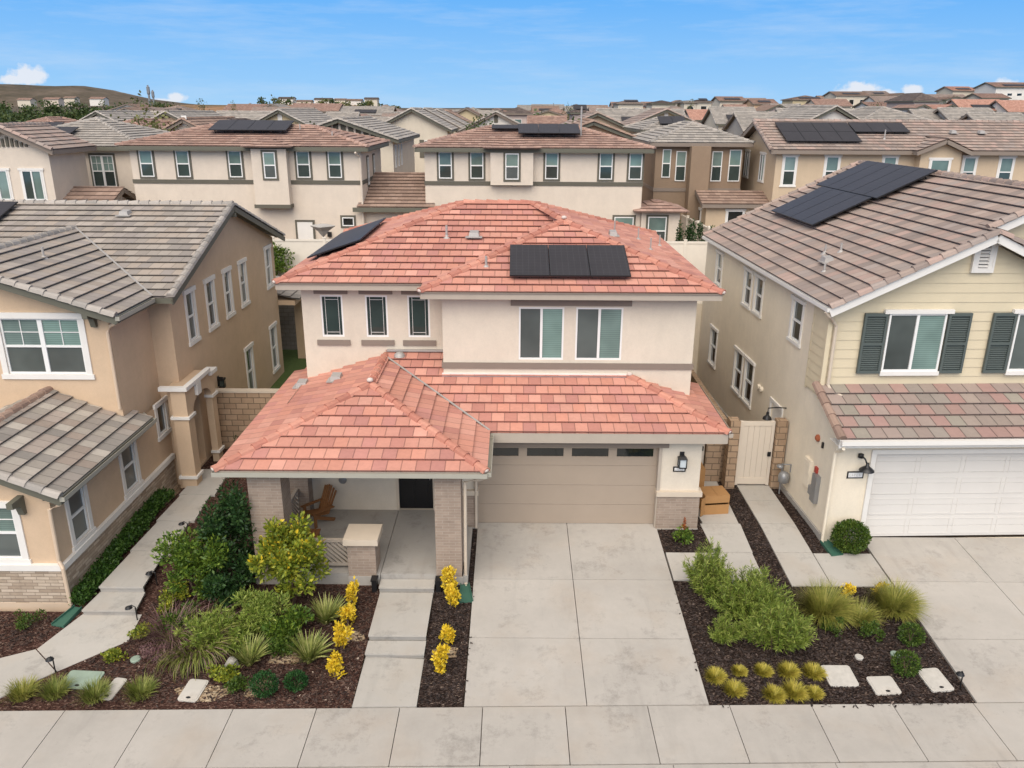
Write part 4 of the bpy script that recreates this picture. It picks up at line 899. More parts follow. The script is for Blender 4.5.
def neighbour(label, typ, x0, x1, y0, y1, g, eh, p, wall, roof, fas='fascia_grey', wins=(), trim=None, tm='trim_white', band=None, bandm='trim_green', ov=.45, group=None, cap=True):
    h = thing('house', label, 'house', ((x0+x1)/2, y0, g), 0, group)
    m = M(); wallbox(m, typ, x0, x1, y0, y1, g-1.5, g+eh, p, ov); m.build('wall', K[wall], h)
    m = M(); pls, cp = ring_roof(m, typ, x0, x1, y0, y1, g+eh+.03-ov*0, p, ov=ov); r = m.build('roof', K[roof], h)
    if cap:
        m = M()
        for a, b in cp: caps(m, a, b, .12)
        m.build('ridge_tiles', K[roof], r)
    m = M(); eaves(m, typ, x0, x1, y0, y1, g+eh+.03, p, ov); m.build('fascia', K[fas], h)
    for s, u0, u1, z0, z1, kind in wins:
        window(h, side(x0,x1,y0,y1,s), u0, u1, g+z0, g+z1, kind, trim, tm, proud=.065, glass_=('g_teal','g_dark') if kind != 'fixed' else ('g_black',)*2, tw=.10, grid=False)
    if band:
        m = M()
        for s in 'flr':
            w = side(x0,x1,y0,y1,s); w.box(m, -.03 if s == 'f' else .0, w.len+(.03 if s == 'f' else 0), g+band, g+band+.2, .002, .035)
        m.build('band_trim', K[bandm], h)
    return h, pls
# --- the beige pair facing us across the rear fence
xb = -19.4
h, pls = neighbour('beige house with a white door beyond the fence, wide black panels on its roof', 'hip', -19.4, -7.7, 42, 48.2, 3.2, 5.88, .25, 'w_beige', 'tile_pink', 'fascia_olive',
    [('f', 19.4+a-.33, 19.4+a+.33, 4.38, 5.68, 'hung') for a in (-18.6, -16.75, -14.1, -12.25, -10.65, -9.05)]+[('f', 10.55, 11.15, 1.95, 2.4, 'fixed'), ('f', .55, 1.4, 2.2, 2.6, 'fixed'), ('f', 3.2, 4.0, 2.2, 2.6, 'fixed'), ('r', 1.5, 1.9, 3.9, 5.3, 'hung'), ('r', 3.4, 3.8, 3.9, 5.3, 'hung')], 'box', 'trim_green', band=4.05)
solar(h, pls[0], 4.05, 1.9, 4, 1, 1.0, 1.9, up=.25)
m = M(); m.box(-11.2, -10.4, 41.93, 42.02, 3.25, 5.35); o = m.build('door', K['trim_white'], h)
m = M(); m.box(-11.3, -11.2, 41.92, 42.02, 3.2, 5.45); m.box(-10.4, -10.3, 41.92, 42.02, 3.2, 5.45); m.box(-11.2, -10.4, 41.92, 42.02, 5.35, 5.45); m.build('door_trim', K['trim_green'], h)
m = M(); m.box(-9.65, -9.45, 41.85, 42, 4.6, 4.85); m.build('wall_lamp', K['black'], h)
m = M(); m.box(-13.1, -11.35, 41.45, 42, 6.25, 9.0); bay = m.build('bay', K['w_beige'], h)
m = M(); m.box(-13.15, -11.3, 41.38, 42, 6.1, 6.28); m.build('bay_trim', K['trim_green'], bay)
m = M(); ring_roof(m, 'hip', -13.0, -11.4, 41.5, 44, 9.1, .25); m.build('bay_roof', K['tile_pink'], h)
wv = W((-13.1,41.45), (-11.35,41.45), (0,-1)); window(h, wv, .6, 1.2, 7.58, 8.85, 'hung', 'box', 'trim_green', proud=.065, tw=.1, grid=False)
pipe(h, (-11.3, 44.4, 9.75), .4); pipe(h, (-9.4, 43.4, 9.4), .4)
m = M(); m.tube([(-7.9,41.5,8.85), (-7.75,41.93,8.6), (-7.75,41.93,3.2)], .05, 6); m.build('downspout', K['w_beige'], h)
h, pls = neighbour('beige house centred beyond the fence, low black panel row on its roof', 'hip', -4.5, 6.6, 42, 48.4, 3.2, 5.88, .25, 'w_beige', 'tile_pink', 'fascia_olive',
    [('f', 4.5+a-.33, 4.5+a+.33, 4.38, 5.68, 'hung') for a in (-3.45, -1.85, 1.95, 4.7, 6.2)]+[('f', 7.3, 8.3, 1.9, 2.5, 'fixed'), ('f', 9.75, 10.75, 1.3, 2.5, 'hung')], 'box', 'trim_green', band=4.05)
solar(h, pls[0], 5.2, 1.5, 3, 1, 1.05, 1.75, up=.3); solar(h, pls[0], 3.8, 2.7, 1, 1, 2.0, .7, up=.2)
m = M(); m.box(-1.15, 1.0, 41.6, 42, 7.3, 9.0); m.build('bay', K['w_beige'], h)
window(h, W((-1.15,41.6), (1.0,41.6), (0,-1)), .75, 1.42, 7.58, 8.85, 'hung', 'box', 'trim_green', proud=.065, tw=.1, grid=False)
m = M(); ring_roof(m, 'hip', -1.05, .9, 41.65, 44, 9.1, .25); m.build('bay_roof', K['tile_pink'], h)
m = M(); wallbox(m, 'hip', -8.1, -4.52, 42.2, 46, 3, 6.1, 0); o = m.build('garage_wing', K['w_beige'], h)
m = M(); roof_face(m, [(-8.0,41.6,6.15), (-4.0,41.6,6.15), (-4.4,45.6,6.15+4*.36), (-7.7,45.6,6.15+4*.36)], (0,1), .36); m.build('wing_roof', K['tile_brown'], o)
m = M(); m.beam((-8.2,41.58,6.03), (-3.9,41.58,6.03), .06, .22); m.build('fascia', K['fascia_olive'], o)
m = M(); wallbox(m, 'hip', 6.62, 8.6, 41.8, 44.5, 3, 6.0, 0); o = m.build('side_wing', K['w_beige'], h)
m = M(); ring_roof(m, 'hip', 6.7, 8.5, 41.9, 44.4, 6.02, .3, ov=.5); m.build('wing_roof', K['tile_pink'], o)
window(h, W((6.62,41.8), (8.6,41.8), (0,-1)), .35, 1.3, 4.3, 5.75, 'hung', 'box', 'trim_green', proud=.065, tw=.1, grid=False)
for x in (-3.2, -1.4): pipe(h, (x+.3, 43.6, 9.3), .35)
boxvent(h, (-2.4, 44.5, 9.65), .13); pipe(h, (3.5, 43.6, 9.4), 1.7, .045)
# --- left pair
h, pls = neighbour('beige gabled house at the left edge beyond the grey roof, with two white-trimmed windows', 'gy', -26.3, -22.4, 40, 43.4, 3.0, 5.95, .45, 'w_beige', 'tile_mauve', 'trim_brown',
    [('f', .7, 1.75, 3.6, 5.0, 'slider'), ('f', 2.45, 3.4, 3.6, 5.0, 'slider')], 'full')
m = M(); 
for k in range(9): x = -25.2+k*.22; m.box(x, x+.12, 39.93, 40, 9.1, 9.1+min(k, 8-k)*.085+.12)
m.build('gable_slats', K['trim_green'], h)
m = M(); wallbox(m, 'gx', -22.6, -20.2, 40.6, 43.0, 3.0, 6.25, .4); o = m.build('entry_wing', K['w_beige'], h)
m = M(); ring_roof(m, 'gx', -22.6, -20.2, 40.6, 43.0, 6.4, .42, ov=.35); m.build('wing_roof', K['tile_brown'], o)
m = M(); eaves(m, 'gx', -22.6, -20.2, 40.6, 43.0, 6.4, .42, ov=.35); m.build('fascia', K['trim_brown'], o)
h, pls = neighbour('beige house with grey hip roof between the left gable and the left-centre beige house', 'hip', -29, -20.7, 46, 54.5, 3.1, 5.75, .3, 'w_beige', 'tile_slate', 'fascia_olive',
    [('f', 3.55, 4.25, 3.3, 5.2, 'hung'), ('f', 5.55, 6.8, 3.6, 5.3, 'double'), ('f', 6.5, 7.0, .6, 2.0, 'hung')], 'box', 'trim_green', band=2.95)
solar(h, pls[0], 1.6, .9, 3, 1, 1.0, 1.7, up=.2)
# --- brown house and the long tan house
h, pls = neighbour('dark brown house with grey hip roof, left of the long tan house', 'hip', 8.3, 13.4, 48.5, 56.5, 3.3, 5.85, .34, 'w_brown', 'tile_slate', 'trim_brown',
    [('f', .4, .9, 3.9, 5.5, 'hung'), ('f', 1.2, 1.8, 3.7, 5.4, 'hung'), ('f', 3.3, 3.9, 3.7, 5.4, 'hung'), ('f', 4.3, 5.0, 3.7, 5.5, 'hung')], None, band=3.1, bandm='trim_brown')
m = M(); m.box(10.2, 11.3, 47.6, 48.5, 2, 9.0); m.build('bay', K['w_brown'], h)
h, pls = neighbour('long tan house at right with mauve gable roof, white-trimmed windows and two black panel blocks', 'gx', 14.4, 29.6, 45.5, 52.4, 3.2, 5.72, .37, 'w_tan', 'tile_mauve', 'trim_brown',
    [('f', .45, 1.1, 3.85, 5.4, 'hung'), ('f', 2.75, 3.45, 3.85, 5.4, 'hung'), ('f', 5.9, 6.6, 4.2, 5.4, 'hung'), ('f', 10.3, 10.95, 3.85, 5.4, 'hung'), ('f', 12.3, 13.0, 3.85, 5.4, 'hung'), ('l', .9, 1.75, 3.9, 5.4, 'slider'), ('l', 4.1, 4.95, 3.9, 5.4, 'slider'), ('l', 1.0, 2.0, .9, 2.3, 'slider')], 'full')
solar(h, pls[0], 1.0, .75, 4, 2, 1.02, 1.35, up=.16); solar(h, pls[0], 1.0+4*1.045, .75+1.375, 3, 1, 1.02, 1.35, up=.16)
m = M(); m.box(22.0, 24.2, 44.9, 45.5, 2.5, 8.9); m.face([(22,44.9,8.9),(24.2,44.9,8.9),(23.1,44.9,9.35)]); m.build('bay', K['w_tan'], h)
m = M(); ring_roof(m, 'gy', 22.0, 24.2, 44.9, 48, 8.95, .42, ov=.4); m.build('bay_roof', K['tile_mauve'], h)
m = M(); eaves(m, 'gy', 22.0, 24.2, 44.9, 48, 8.95, .42, ov=.4); m.build('fascia', K['trim_brown'], h)
window(h, W((22,44.9), (24.2,44.9), (0,-1)), .6, 1.6, 7.1, 8.5, 'hung', 'full', proud=.065, tw=.1, grid=False)
boxvent(h, (24.7, 47.2, 9.85), .15); boxvent(h, (26.3, 47.2, 9.85), .15); pipe(h, (20.6, 46.5, 9.5), .5)
m = M(); wallbox(m, 'hip', 10.9, 14.38, 45.9, 49, 2.5, 5.9, 0); o = m.build('side_wing', K['w_tan'], h)
m = M(); ring_roof(m, 'gx', 10.9, 14.3, 45.9, 49, 6.0, .3, ov=.35); m.build('wing_roof', K['tile_brown'], o)
m = M(); eaves(m, 'gx', 10.9, 14.3, 45.9, 49, 6.0, .3, ov=.35); m.build('fascia', K['trim_brown'], o)
wq = W((10.9,45.9), (14.38,45.9), (0,-1)); window(h, wq, 1.2, 2.1, 3.9, 5.6, 'hung', 'full', proud=.065, tw=.1, glass_=('g_black','g_dark'), grid=False); window(h, W((10.9,49), (10.9,45.9), (-1,0)), 1.1, 1.9, 3.9, 5.5, 'hung', 'full', proud=.065, tw=.1, glass_=('g_black','g_dark'), grid=False)
h, pls = neighbour('tan house with red barrel-tile hip roof behind the right end of the long tan house', 'hip', 30.6, 40, 49, 57, 3.2, 5.3, .33, 'w_tan', 'tile_terra', 'trim_brown', [('f', 1.0, 1.8, 3.5, 5.0, 'hung'), ('l', 4.5, 5.3, 3.5, 5.0, 'hung')], 'full')
# board-and-batten house in the gap
h, pls = neighbour('pale tan house with board-and-batten gable, in the gap between the two beige houses', 'gy', -15.1, -8.1, 56, 68, 3.2, 5.75, .33, 'w_tan' if 0 else 'w_cream', 'tile_slate', 'fascia_olive', [('r', .8, 1.3, 3.9, 5.4, 'hung'), ('r', 2.3, 2.8, 3.9, 5.4, 'hung'), ('r', 3.8, 4.3, 3.9, 5.4, 'hung')], None)
m = M(); m.face([(-15.1,55.97,8.95), (-8.1,55.97,8.95), (-11.6,55.97,8.95+3.5*.33)]); bat = m.build('gable_boards', K['trim_green'], h)
m = M()
for k in range(1, 14):
    x = -15.1+k*.5; hh = (3.5-abs(x+11.6))*.33
    if hh > .12: m.box(x-.07, x+.07, 55.93, 55.965, 8.95, 8.93+hh)
m.build('battens', K['w_beige'], bat)
# ================================================================== FAR HOUSES
FAR = [
('hip', -39.69, -32.9, 62, 9, 3.19, 5.6, 0.33, 'w_pink', 'tile_pink', 1, 'dusty pink hip-roofed house behind the near-left gable, with one small solar panel'),
('gy', -44.67, -42.01, 88, 12, 3.97, 5.6, 0.5, 'w_white', 'tile_slate', 1, 'white gabled house with grey roof and dark panels just right of the tree belt'),
('gx', -44.66, -40.77, 96, 10, 2.66, 5.6, 0.4, 'w_grey', 'tile_slate', 0, 'long low grey-roofed house between two gables below the twin masts'),
('gy', -34.1, -31.57, 80, 12, 4.07, 5.6, 0.5, 'w_tan', 'tile_slate', 0, 'tan gabled house with a dark vent, below the foot of the brown hill'),
('gy', -26.12, -23.96, 64, 11, 3.72, 5.6, 0.5, 'w_beige', 'tile_brown', 0, 'beige gabled house with small white vent, just left of the big black roof panels'),
('gx', -33.81, -27.94, 92, 11, 2.23, 5.6, 0.45, 'w_greige', 'tile_slate', 0, 'wide grey-roofed house in front of the brown field'),
('hip', -20.38, -19.35, 58, 5, 4.39, 5.3, 0.4, 'w_tan', 'tile_dark', 0, 'small dark hipped roof peeking over the black solar panels'),
('gy', -24.58, -17.55, 76, 14, 3.19, 5.6, 0.5, 'w_yellow', 'tile_slate', 0, 'yellow-tan gabled house with white vent and wide grey roof, below the orange hillside'),
('gx', -22.78, -19.64, 100, 10, 2.67, 5.6, 0.4, 'w_pale', 'tile_slate', 1, 'grey-roofed house with a dark panel strip right of the yellow-tan gable'),
('gx', -17.24, -12.88, 92, 10, 2.38, 5.4, 0.4, 'w_greige', 'tile_slate', 0, 'low grey-roofed house between the battened gable and the cream gable'),
('gy', -12.65, -6.15, 78, 8, 3.38, 5.7, 0.5, 'w_cream', 'tile_slate', 0, 'cream gabled house with dark green shutters, behind the gap between the two beige houses'),
('gy', -13.17, -5.75, 90, 8, 3.18, 5.7, 0.5, 'w_cream', 'tile_slate', 0, 'second of the parallel gables stepping right, grey-roofed behind the shuttered cream house'),
('gy', -13.05, -5.49, 102, 8, 3.06, 5.7, 0.5, 'w_yellow', 'tile_slate', 0, 'third of the parallel gables stepping right behind the shuttered cream house'),
('gy', -12.75, -5.27, 114, 8, 2.96, 5.7, 0.5, 'w_yellow', 'tile_brown', 0, 'farthest of the parallel gables stepping right, ochre wall showing at its end'),
('gy', -10.05, -5.19, 135, 10, 4.18, 5.6, 0.5, 'w_yellow', 'tile_brown', 0, 'ochre gabled house on the skyline right of the four parallel gables'),
('gx', -5.47, -3.71, 140, 8, 3.41, 5.6, 0.4, 'w_pale', 'tile_slate', 0, 'tiny pale house with grey roof between the ochre gable and the white gable'),
('gy', -5.43, 1.83, 86, 12, 3.06, 5.6, 0.5, 'w_white', 'tile_slate', 0, 'off-white gabled house with a dark slit vent above the centre beige house'),
('hip', -1.13, 2.42, 125, 8, 4.83, 5.6, 0.4, 'w_pink', 'tile_dark', 0, 'pink-walled house with dark hipped roof right of the off-white gable'),
('gx', 2.13, 5.89, 98, 8, 3.19, 5.4, 0.35, 'w_peach', 'tile_pink', 0, 'pink-roofed low house behind the centre solar panels'),
('hip', 9.13, 11.62, 130, 8, 4.97, 5.6, 0.4, 'w_pink', 'tile_dark', 1, 'pinkish house with dark hipped roof beside the thin skyline pole'),
('gy', 4.76, 10.09, 75, 10, 3.77, 5.6, 0.42, 'w_tan', 'tile_mauve', 0, 'tan gabled house with pale roof behind the orange-tan gable'),
('gy', 1.95, 8.64, 56, 9, 3.24, 5.6, 0.36, 'w_peach', 'tile_brown', 0, 'orange-tan gabled house directly behind the centre beige house'),
('gx', 12.46, 15.54, 112, 8, 3.67, 5.6, 0.35, 'w_grey', 'tile_slate', 1, 'low grey house whose roof is covered by a dark panel strip'),
('hip', 23.43, 29.03, 190, 9, 6.7, 5.8, 0.217, 'w_cream', 'tile_mauve', 1, 'pale house on the rise with dark panels, leftmost of the right skyline row'),
('gy', 11.84, 18.5, 84, 9, 3.75, 5.7, 0.42, 'w_yellow', 'tile_mauve', 0, 'yellow-tan gable with white vent and long left roof slope behind the brown house'),
('gx', 10.48, 20.04, 98, 9, 3.34, 5.7, 0.4, 'w_greige', 'tile_slate', 1, 'grey roof with dark panel strips running behind the yellow-tan white-vent gable'),
('hip', 10.07, 14.49, 64, 9, 3.9, 5.6, 0.32, 'w_tan', 'tile_slate', 1, 'grey hip-roofed house with a panel, directly behind the brown house'),
('hip', 34.29, 40.09, 210, 9, 6.84, 5.8, 0.223, 'w_cream', 'tile_dark', 0, 'dark brown hipped house on the right skyline, second from the left of its row'),
('hip', 41.23, 44.21, 205, 9, 7.13, 5.8, 0.223, 'w_cream', 'tile_slate', 0, 'narrow cream house on the right skyline with one arched window bay'),
('hip', 44.12, 47.82, 205, 9, 7.3, 5.8, 0.223, 'w_cream', 'tile_dark', 1, 'cream skyline house with dark roof panels, right of the narrow cream house'),
('gx', 29.72, 34.12, 140, 8, 3.88, 5.6, 0.38, 'w_pink', 'tile_terra', 0, 'reddish-roofed house below the arched cream skyline houses'),
('gx', 54.69, 61.22, 225, 9, 7.72, 5.8, 0.236, 'w_cream', 'tile_pink', 1, 'pink-roofed skyline house with a black panel in the middle of its roof'),
('gx', 28.73, 34.25, 118, 9, 3.48, 5.7, 0.45, 'w_cream', 'tile_slate', 1, 'cream house whose roof is nearly all dark panels, above the tan gable'),
('gx', 60.96, 66.66, 215, 9, 6.99, 5.8, 0.236, 'w_peach', 'tile_pink', 1, 'pink-roofed skyline house with a long black panel strip'),
('gx', 25.6, 29.93, 92, 9, 3.18, 5.6, 0.4, 'w_grey', 'tile_slate', 0, 'grey-roofed house just behind the left end of the long tan house'),
('gy', 44.86, 48.93, 150, 9, 5.37, 5.6, 0.45, 'w_pink', 'tile_brown', 0, 'pinkish gabled house between the pink skyline roofs and the white gable'),
('gx', 51.63, 56.58, 165, 9, 4.89, 5.6, 0.38, 'w_tan', 'tile_slate', 1, 'tan house with a dark panel roof left of the brown hipped skyline house'),
('hip', 82.2, 92.5, 250, 10, 8.42, 5.9, 0.223, 'w_yellow', 'tile_brown', 1, 'tan hipped skyline house with brown roof, left of the big white cloud'),
('gx', 31.65, 34.62, 96, 9, 3.5, 5.6, 0.42, 'w_white', 'tile_slate', 1, 'grey roof with black panels left of the white gable'),
('gy', 25.36, 29.22, 72, 11, 4.49, 5.6, 0.52, 'w_white', 'tile_slate', 0, 'white gabled house with dark eaves behind the tan house solar panels'),
('gx', 98.49, 108.29, 260, 10, 9.75, 6.0, 0.223, 'w_cream', 'tile_brown', 1, 'yellowish hilltop house with dark roof panel, under the big white cloud'),
('gx', 112.2, 118.55, 268, 10, 10.06, 6.0, 0.236, 'w_cream', 'tile_mauve', 1, 'cream-yellow hilltop house, second from the left under the cloud'),
('gy', 116.26, 122.76, 262, 10, 9.63, 6.0, 0.248, 'w_cream', 'tile_brown', 0, 'cream hilltop house with a gable, right of the cloud'),
('gx', 42.3, 45.63, 105, 9, 3.76, 5.6, 0.36, 'w_greige', 'tile_slate', 1, 'grey-roofed house with panels right of the white gable'),
('hip', 32.25, 38.73, 78, 11, 4.38, 5.6, 0.36, 'w_grey', 'tile_slate', 0, 'big grey hipped roof behind the middle of the long tan house'),
('hip', 77.82, 82.74, 165, 12, 7.42, 5.6, 0.52, 'w_pink', 'tile_dark', 0, 'dark steep hipped house on the right, left of the pink roofs'),
('gy', 64.35, 66.0, 135, 8, 5.95, 5.6, 0.42, 'w_white', 'tile_pink', 0, 'small white gable with arched front, left one of two'),
('gy', 68.5, 70.78, 135, 8, 5.85, 5.6, 0.42, 'w_white', 'tile_terra', 0, 'small white gable with arched front, right one of two'),
('gx', 131.44, 138.02, 255, 10, 11.18, 6.0, 0.236, 'w_cream', 'tile_terra', 1, 'yellowish hilltop house with reddish roof and dark panel, at right'),
('gx', 141.85, 147.72, 262, 10, 11.13, 6.0, 0.236, 'w_cream', 'tile_brown', 0, 'cream hilltop house with brown roof, second from the right edge'),
('gx', 135.63, 146.54, 240, 11, 11.41, 6.4, 0.236, 'w_white', 'tile_pink', 1, 'large white hilltop house with balcony at the right edge'),
('gx', 93.02, 102.43, 175, 10, 5.51, 5.8, 0.42, 'w_pink', 'tile_terra', 1, 'red-roofed pink house on the slope below the yellowish hilltop house'),
('gx', 99.63, 105.14, 170, 10, 5.29, 5.8, 0.42, 'w_white', 'tile_terra', 0, 'white house with red roof on the slope at the right edge'),
('gx', 49.31, 53.38, 100, 9, 3.7, 5.6, 0.38, 'w_grey', 'tile_slate', 0, 'grey-roofed house left of the dark-gabled grey house'),
('gx', 51.78, 57.14, 98, 9, 3.59, 5.7, 0.42, 'w_grey', 'tile_slate', 1, 'grey house with dark gable and wide slate roof at right'),
('gx', 47.92, 52.59, 84, 9, 3.04, 5.7, 0.42, 'w_grey', 'tile_slate', 1, 'slate-roofed house with black panels at the right edge'),
('gx', -174.97, -163.96, 630, 9, 11.99, 6, 0.248, 'w_white', 'tile_dark', 0, 'white-ended dark-roofed house on the orange hilltop, leftmost'),
('gx', -167.15, -155.72, 651, 9, 11.15, 5.2, 0.211, 'w_cream', 'tile_brown', 0, 'low yellowish house on the orange hilltop, second from the left'),
('gx', -153.17, -140.22, 651, 9, 11.96, 5.8, 0.236, 'w_white', 'tile_dark', 0, 'dark-roofed house in the middle of the orange hilltop'),
('gx', -141.2, -132.64, 667, 9, 12.07, 5.6, 0.236, 'w_cream', 'tile_brown', 0, 'pinkish house on the orange hilltop, fourth from the left'),
('gx', -126.41, -115.2, 640, 9, 11.45, 5.6, 0.236, 'w_white', 'tile_brown', 0, 'bright white house on the orange hilltop near its right end'),
('gx', -110.96, -101.44, 630, 9, 12.0, 6, 0.248, 'w_cream', 'tile_dark', 0, 'tall cream house at the right end of the orange hilltop'),
('gx', -406.0, -395.41, 693, 9, 11.49, 5, 0.3, 'w_cream', 'tile_pink', 0, 'pale house among the left trees, leftmost of four'),
('gx', -396.25, -383.62, 714, 9, 12.24, 5, 0.3, 'w_pale', 'tile_pink', 0, 'pale house among the left trees, second from the left'),
('gx', -390.37, -380.83, 735, 9, 13.38, 5, 0.3, 'w_cream', 'tile_brown', 0, 'cream house among the left trees, third from the left'),
('gx', -346.77, -335.37, 693, 9, 12.61, 5, 0.3, 'w_white', 'tile_pink', 0, 'white house among the left trees, rightmost of four'),
('gx', -251.9, -235.62, 690, 12, 8.32, 4, 0.124, 'w_white', 'tile_slate', 0, 'low white building at the far edge of the brown field'),
('gx', -224.92, -217.64, 690, 10, 8.33, 4, 0.124, 'w_cream', 'tile_slate', 0, 'small cream building at the right of the brown field'),
('hip', -42.22, -37.29, 74, 9, 3.03, 5.6, 0.33, 'w_tan', 'tile_pink', 0, 'pink hipped roof behind the grey roof, left of the white gable'),
('hip', -35.37, -31.63, 72, 9, 3.46, 5.6, 0.33, 'w_beige', 'tile_pink', 0, 'pink hipped roof right of the white gable, behind the grey-roofed house'),
('gx', -35.43, -30.91, 120, 9, 2.65, 5.5, 0.4, 'w_pale', 'tile_brown', 0, 'pale brown-roofed house showing between the wide grey roof and the yellow-tan gable'),
('gy', -39.2, -36.85, 105, 9, 3.94, 5.5, 0.42, 'w_cream', 'tile_slate', 0, 'cream gable poking up left of the wide grey-roofed house'),
('gx', -32.56, -27.28, 130, 9, 2.68, 5.5, 0.36, 'w_greige', 'tile_slate', 0, 'low slate roof behind the yellow-tan gable, nearest the orange slope'),
('hip', -26.76, -23.16, 135, 9, 3.81, 5.5, 0.36, 'w_pink', 'tile_pink', 0, 'pale pink hipped roof at the foot of the orange slope'),
('gx', -19.69, -16.72, 125, 9, 2.99, 5.5, 0.36, 'w_cream', 'tile_mauve', 0, 'cream house with mauve roof left of the shuttered cream gable'),
('gx', 16.73, 20.52, 180, 9, 4.17, 5.6, 0.38, 'w_cream', 'tile_mauve', 0, 'cream house at the left end of the right skyline row'),
('hip', 30.02, 34.0, 165, 9, 5.19, 5.7, 0.36, 'w_yellow', 'tile_mauve', 0, 'pale yellow hipped house below the arched cream skyline houses'),
('gx', 41.01, 44.65, 160, 9, 4.59, 5.7, 0.38, 'w_white', 'tile_pink', 0, 'white house with pink roof between the skyline roofs and the dark-panelled cream house'),
('hip', 63.09, 68.74, 185, 9, 5.7, 5.7, 0.36, 'w_cream', 'tile_mauve', 0, 'cream hipped house directly below the tan hipped skyline house'),
('gx', 80.03, 87.43, 190, 9, 6.31, 5.7, 0.223, 'w_white', 'tile_pink', 0, 'white house with pink roof on the slope below the cream hilltop houses'),
('gy', 109.55, 114.23, 215, 9, 8.34, 5.7, 0.26, 'w_cream', 'tile_brown', 0, 'cream gable on the slope left of the red-roofed pink house'),
('gx', 118.53, 125.22, 215, 9, 8.67, 5.8, 0.236, 'w_cream', 'tile_pink', 0, 'pale house with pink roof tucked below the large white hilltop house'),
]

def terrain_far(x, y):
    r = x/max(y, 1.); y0_ = y; y = min(y, 420)
    pts = [(-.75,.5),(-.62,1.6),(-.45,3.2),(-.37,3.6),(-.31,3.4),(-.28,3.9),(-.17,3.7),(-.13,2.2),(-.03,1.5),(.1,2.4),(.2,3.4),(.3,4.0),(.42,5.6),(.55,7.4),(.75,8.)]
    f = pts[0][1] if r < pts[0][0] else pts[-1][1]
    for (a, b), (c, d) in zip(pts, pts[1:]):
        if a <= r <= c: f = b+(d-b)*(r-a)/(c-a)
    t = min(max((y-115)/150, 0), 1.6); b = min(max((y0_-330)/300, 0), 1); b = b*b*(3-2*b); wn_ = max(0, min(1, (-.09-r)/.05))*1; return 3.15+f*t+4.6*b*wn_
for typ, x0, x1, Y, d, g, eh, p, wl_, rf_, pan, lab in FAR:
    w = x1-x0; wins = []; ns = max(1, min(4, int(w/2.6))) if Y < 400 else 0
    far = Y > 150
    if typ != 'gy' or w > 3:
        for k in range(ns):
            c = w*(k+.5)/ns; s = .55 if not far else .7
            wins.append(('f', c-s, c+s, 3.3, 4.8, 'hung' if not far else 'fixed'))
            if Y > 120: wins.append(('f', c-s, c+s, .8, 2.3, 'fixed'))
    h, pls = neighbour(lab, typ, x0, x1, Y, Y+d, g, eh, p, wl_, rf_, random.choice(['fascia_olive', 'trim_brown']), wins, None, cap=Y < 120)
    ez_ = g+eh
    if typ == 'gy' and 'vent' in lab:
        m = M(); xm = (x0+x1)/2; m.box(xm-.2, xm+.2, Y-.06, Y, ez_+.28*w*p, ez_+.28*w*p+.75); m.build('gable_vent', K['trim_green' if 'dark' in lab else 'trim_white'], h)
    if 'shutters' in lab:
        for c in wins:
            m = M(); wf_ = W((x0,Y), (x1,Y), (0,-1))
            for a in (c[1]-.45, c[2]+.03): wf_.box(m, a, a+.42, g+c[3]-.05, g+c[4]+.05, .0, .06)
            m.build('shutter', K['trim_green'], h)
    if 'arched' in lab:
        m = M(); xm = (x0+x1)/2; N = 10; pts = [(xm-.8,Y-.06,g+2.8), (xm+.8,Y-.06,g+2.8)]+[(xm+.8*math.cos(PI*k/N), Y-.06, g+4.2+.8*math.sin(PI*k/N)) for k in range(N+1)]; m.prism(pts, (0,.05,0)); m.build('arched_window', K['g_black'], h)
    if 'balcony' in lab:
        m = M(); m.box(x0+2, x0+8, Y-1.5, Y, g+3.0, g+3.2); m.box(x0+2, x0+8, Y-1.5, Y-1.45, g+3.2, g+4.1)
        for k in range(4): m.box(x0+2+k*1.93, x0+2.2+k*1.93, Y-1.5, Y-1.3, g, g+3)
        m.build('balcony', K['w_white'], h)
    if pan:
        span = (w+.9); n = max(2, min(6, int(span*.55))); pl = pls[0] if typ != 'gy' else pls[0]
        if typ == 'gy': solar(h, pl, d*.2, .8, max(3, int(d*.4)), 1, 1.03, min(1.7, w*.3), up=.16)
        else: solar(h, pl, span*.5-n*.5+.3*(random.random()-.5), .9, n, 1, 1.03, min(1.75, d*.25), up=.16)
r_ = random.Random(31)
done = [(a, b, Y_, Y_+dd) for _, a, b, Y_, dd, *_q in FAR]
def filler(n, ra, rb, ya, yb, lab, grp):
    k = 0
    for _ in range(n*12):
        if k >= n: break
        y = r_.uniform(ya, yb); x = r_.uniform(ra, rb)*y; w, dp = r_.uniform(7, 11), r_.uniform(8, 10)
        if any(x-3 < b and x+w+3 > a and y-2 < d1 and y+dp+2 > d0 for a, b, d0, d1 in done): continue
        done.append((x, x+w, y, y+dp)); k += 1; g = terrain_far(x+w/2, y)-.1; tp = r_.choice(['hip', 'gx', 'gy', 'gx'])
        h, pls = neighbour(lab, tp, x, x+w, y, y+dp, g, 5.6, r_.uniform(.28,.36), r_.choice(['w_cream','w_white','w_yellow','w_pale','w_tan']), r_.choice(['tile_slate','tile_mauve','tile_pink','tile_brown']), 'trim_brown', [('f', w*.25-.6, w*.25+.6, 3.2, 4.7, 'fixed'), ('f', w*.7-.6, w*.7+.6, 3.2, 4.7, 'fixed')], None, group=grp, cap=False)
        if tp != 'gy' and r_.random() < .6: solar(h, pls[0], w*.3, .9, 4, 1, 1.03, 1.7)
filler(26, .10, .66, 215, 340, 'tiny distant house filling the gaps between the roofs of the right hillside', 'tiny distant houses on the right hillside')
filler(16, -.12, .10, 130, 300, 'tiny distant house on the skyline above the centre beige house', 'tiny distant houses on the centre skyline')
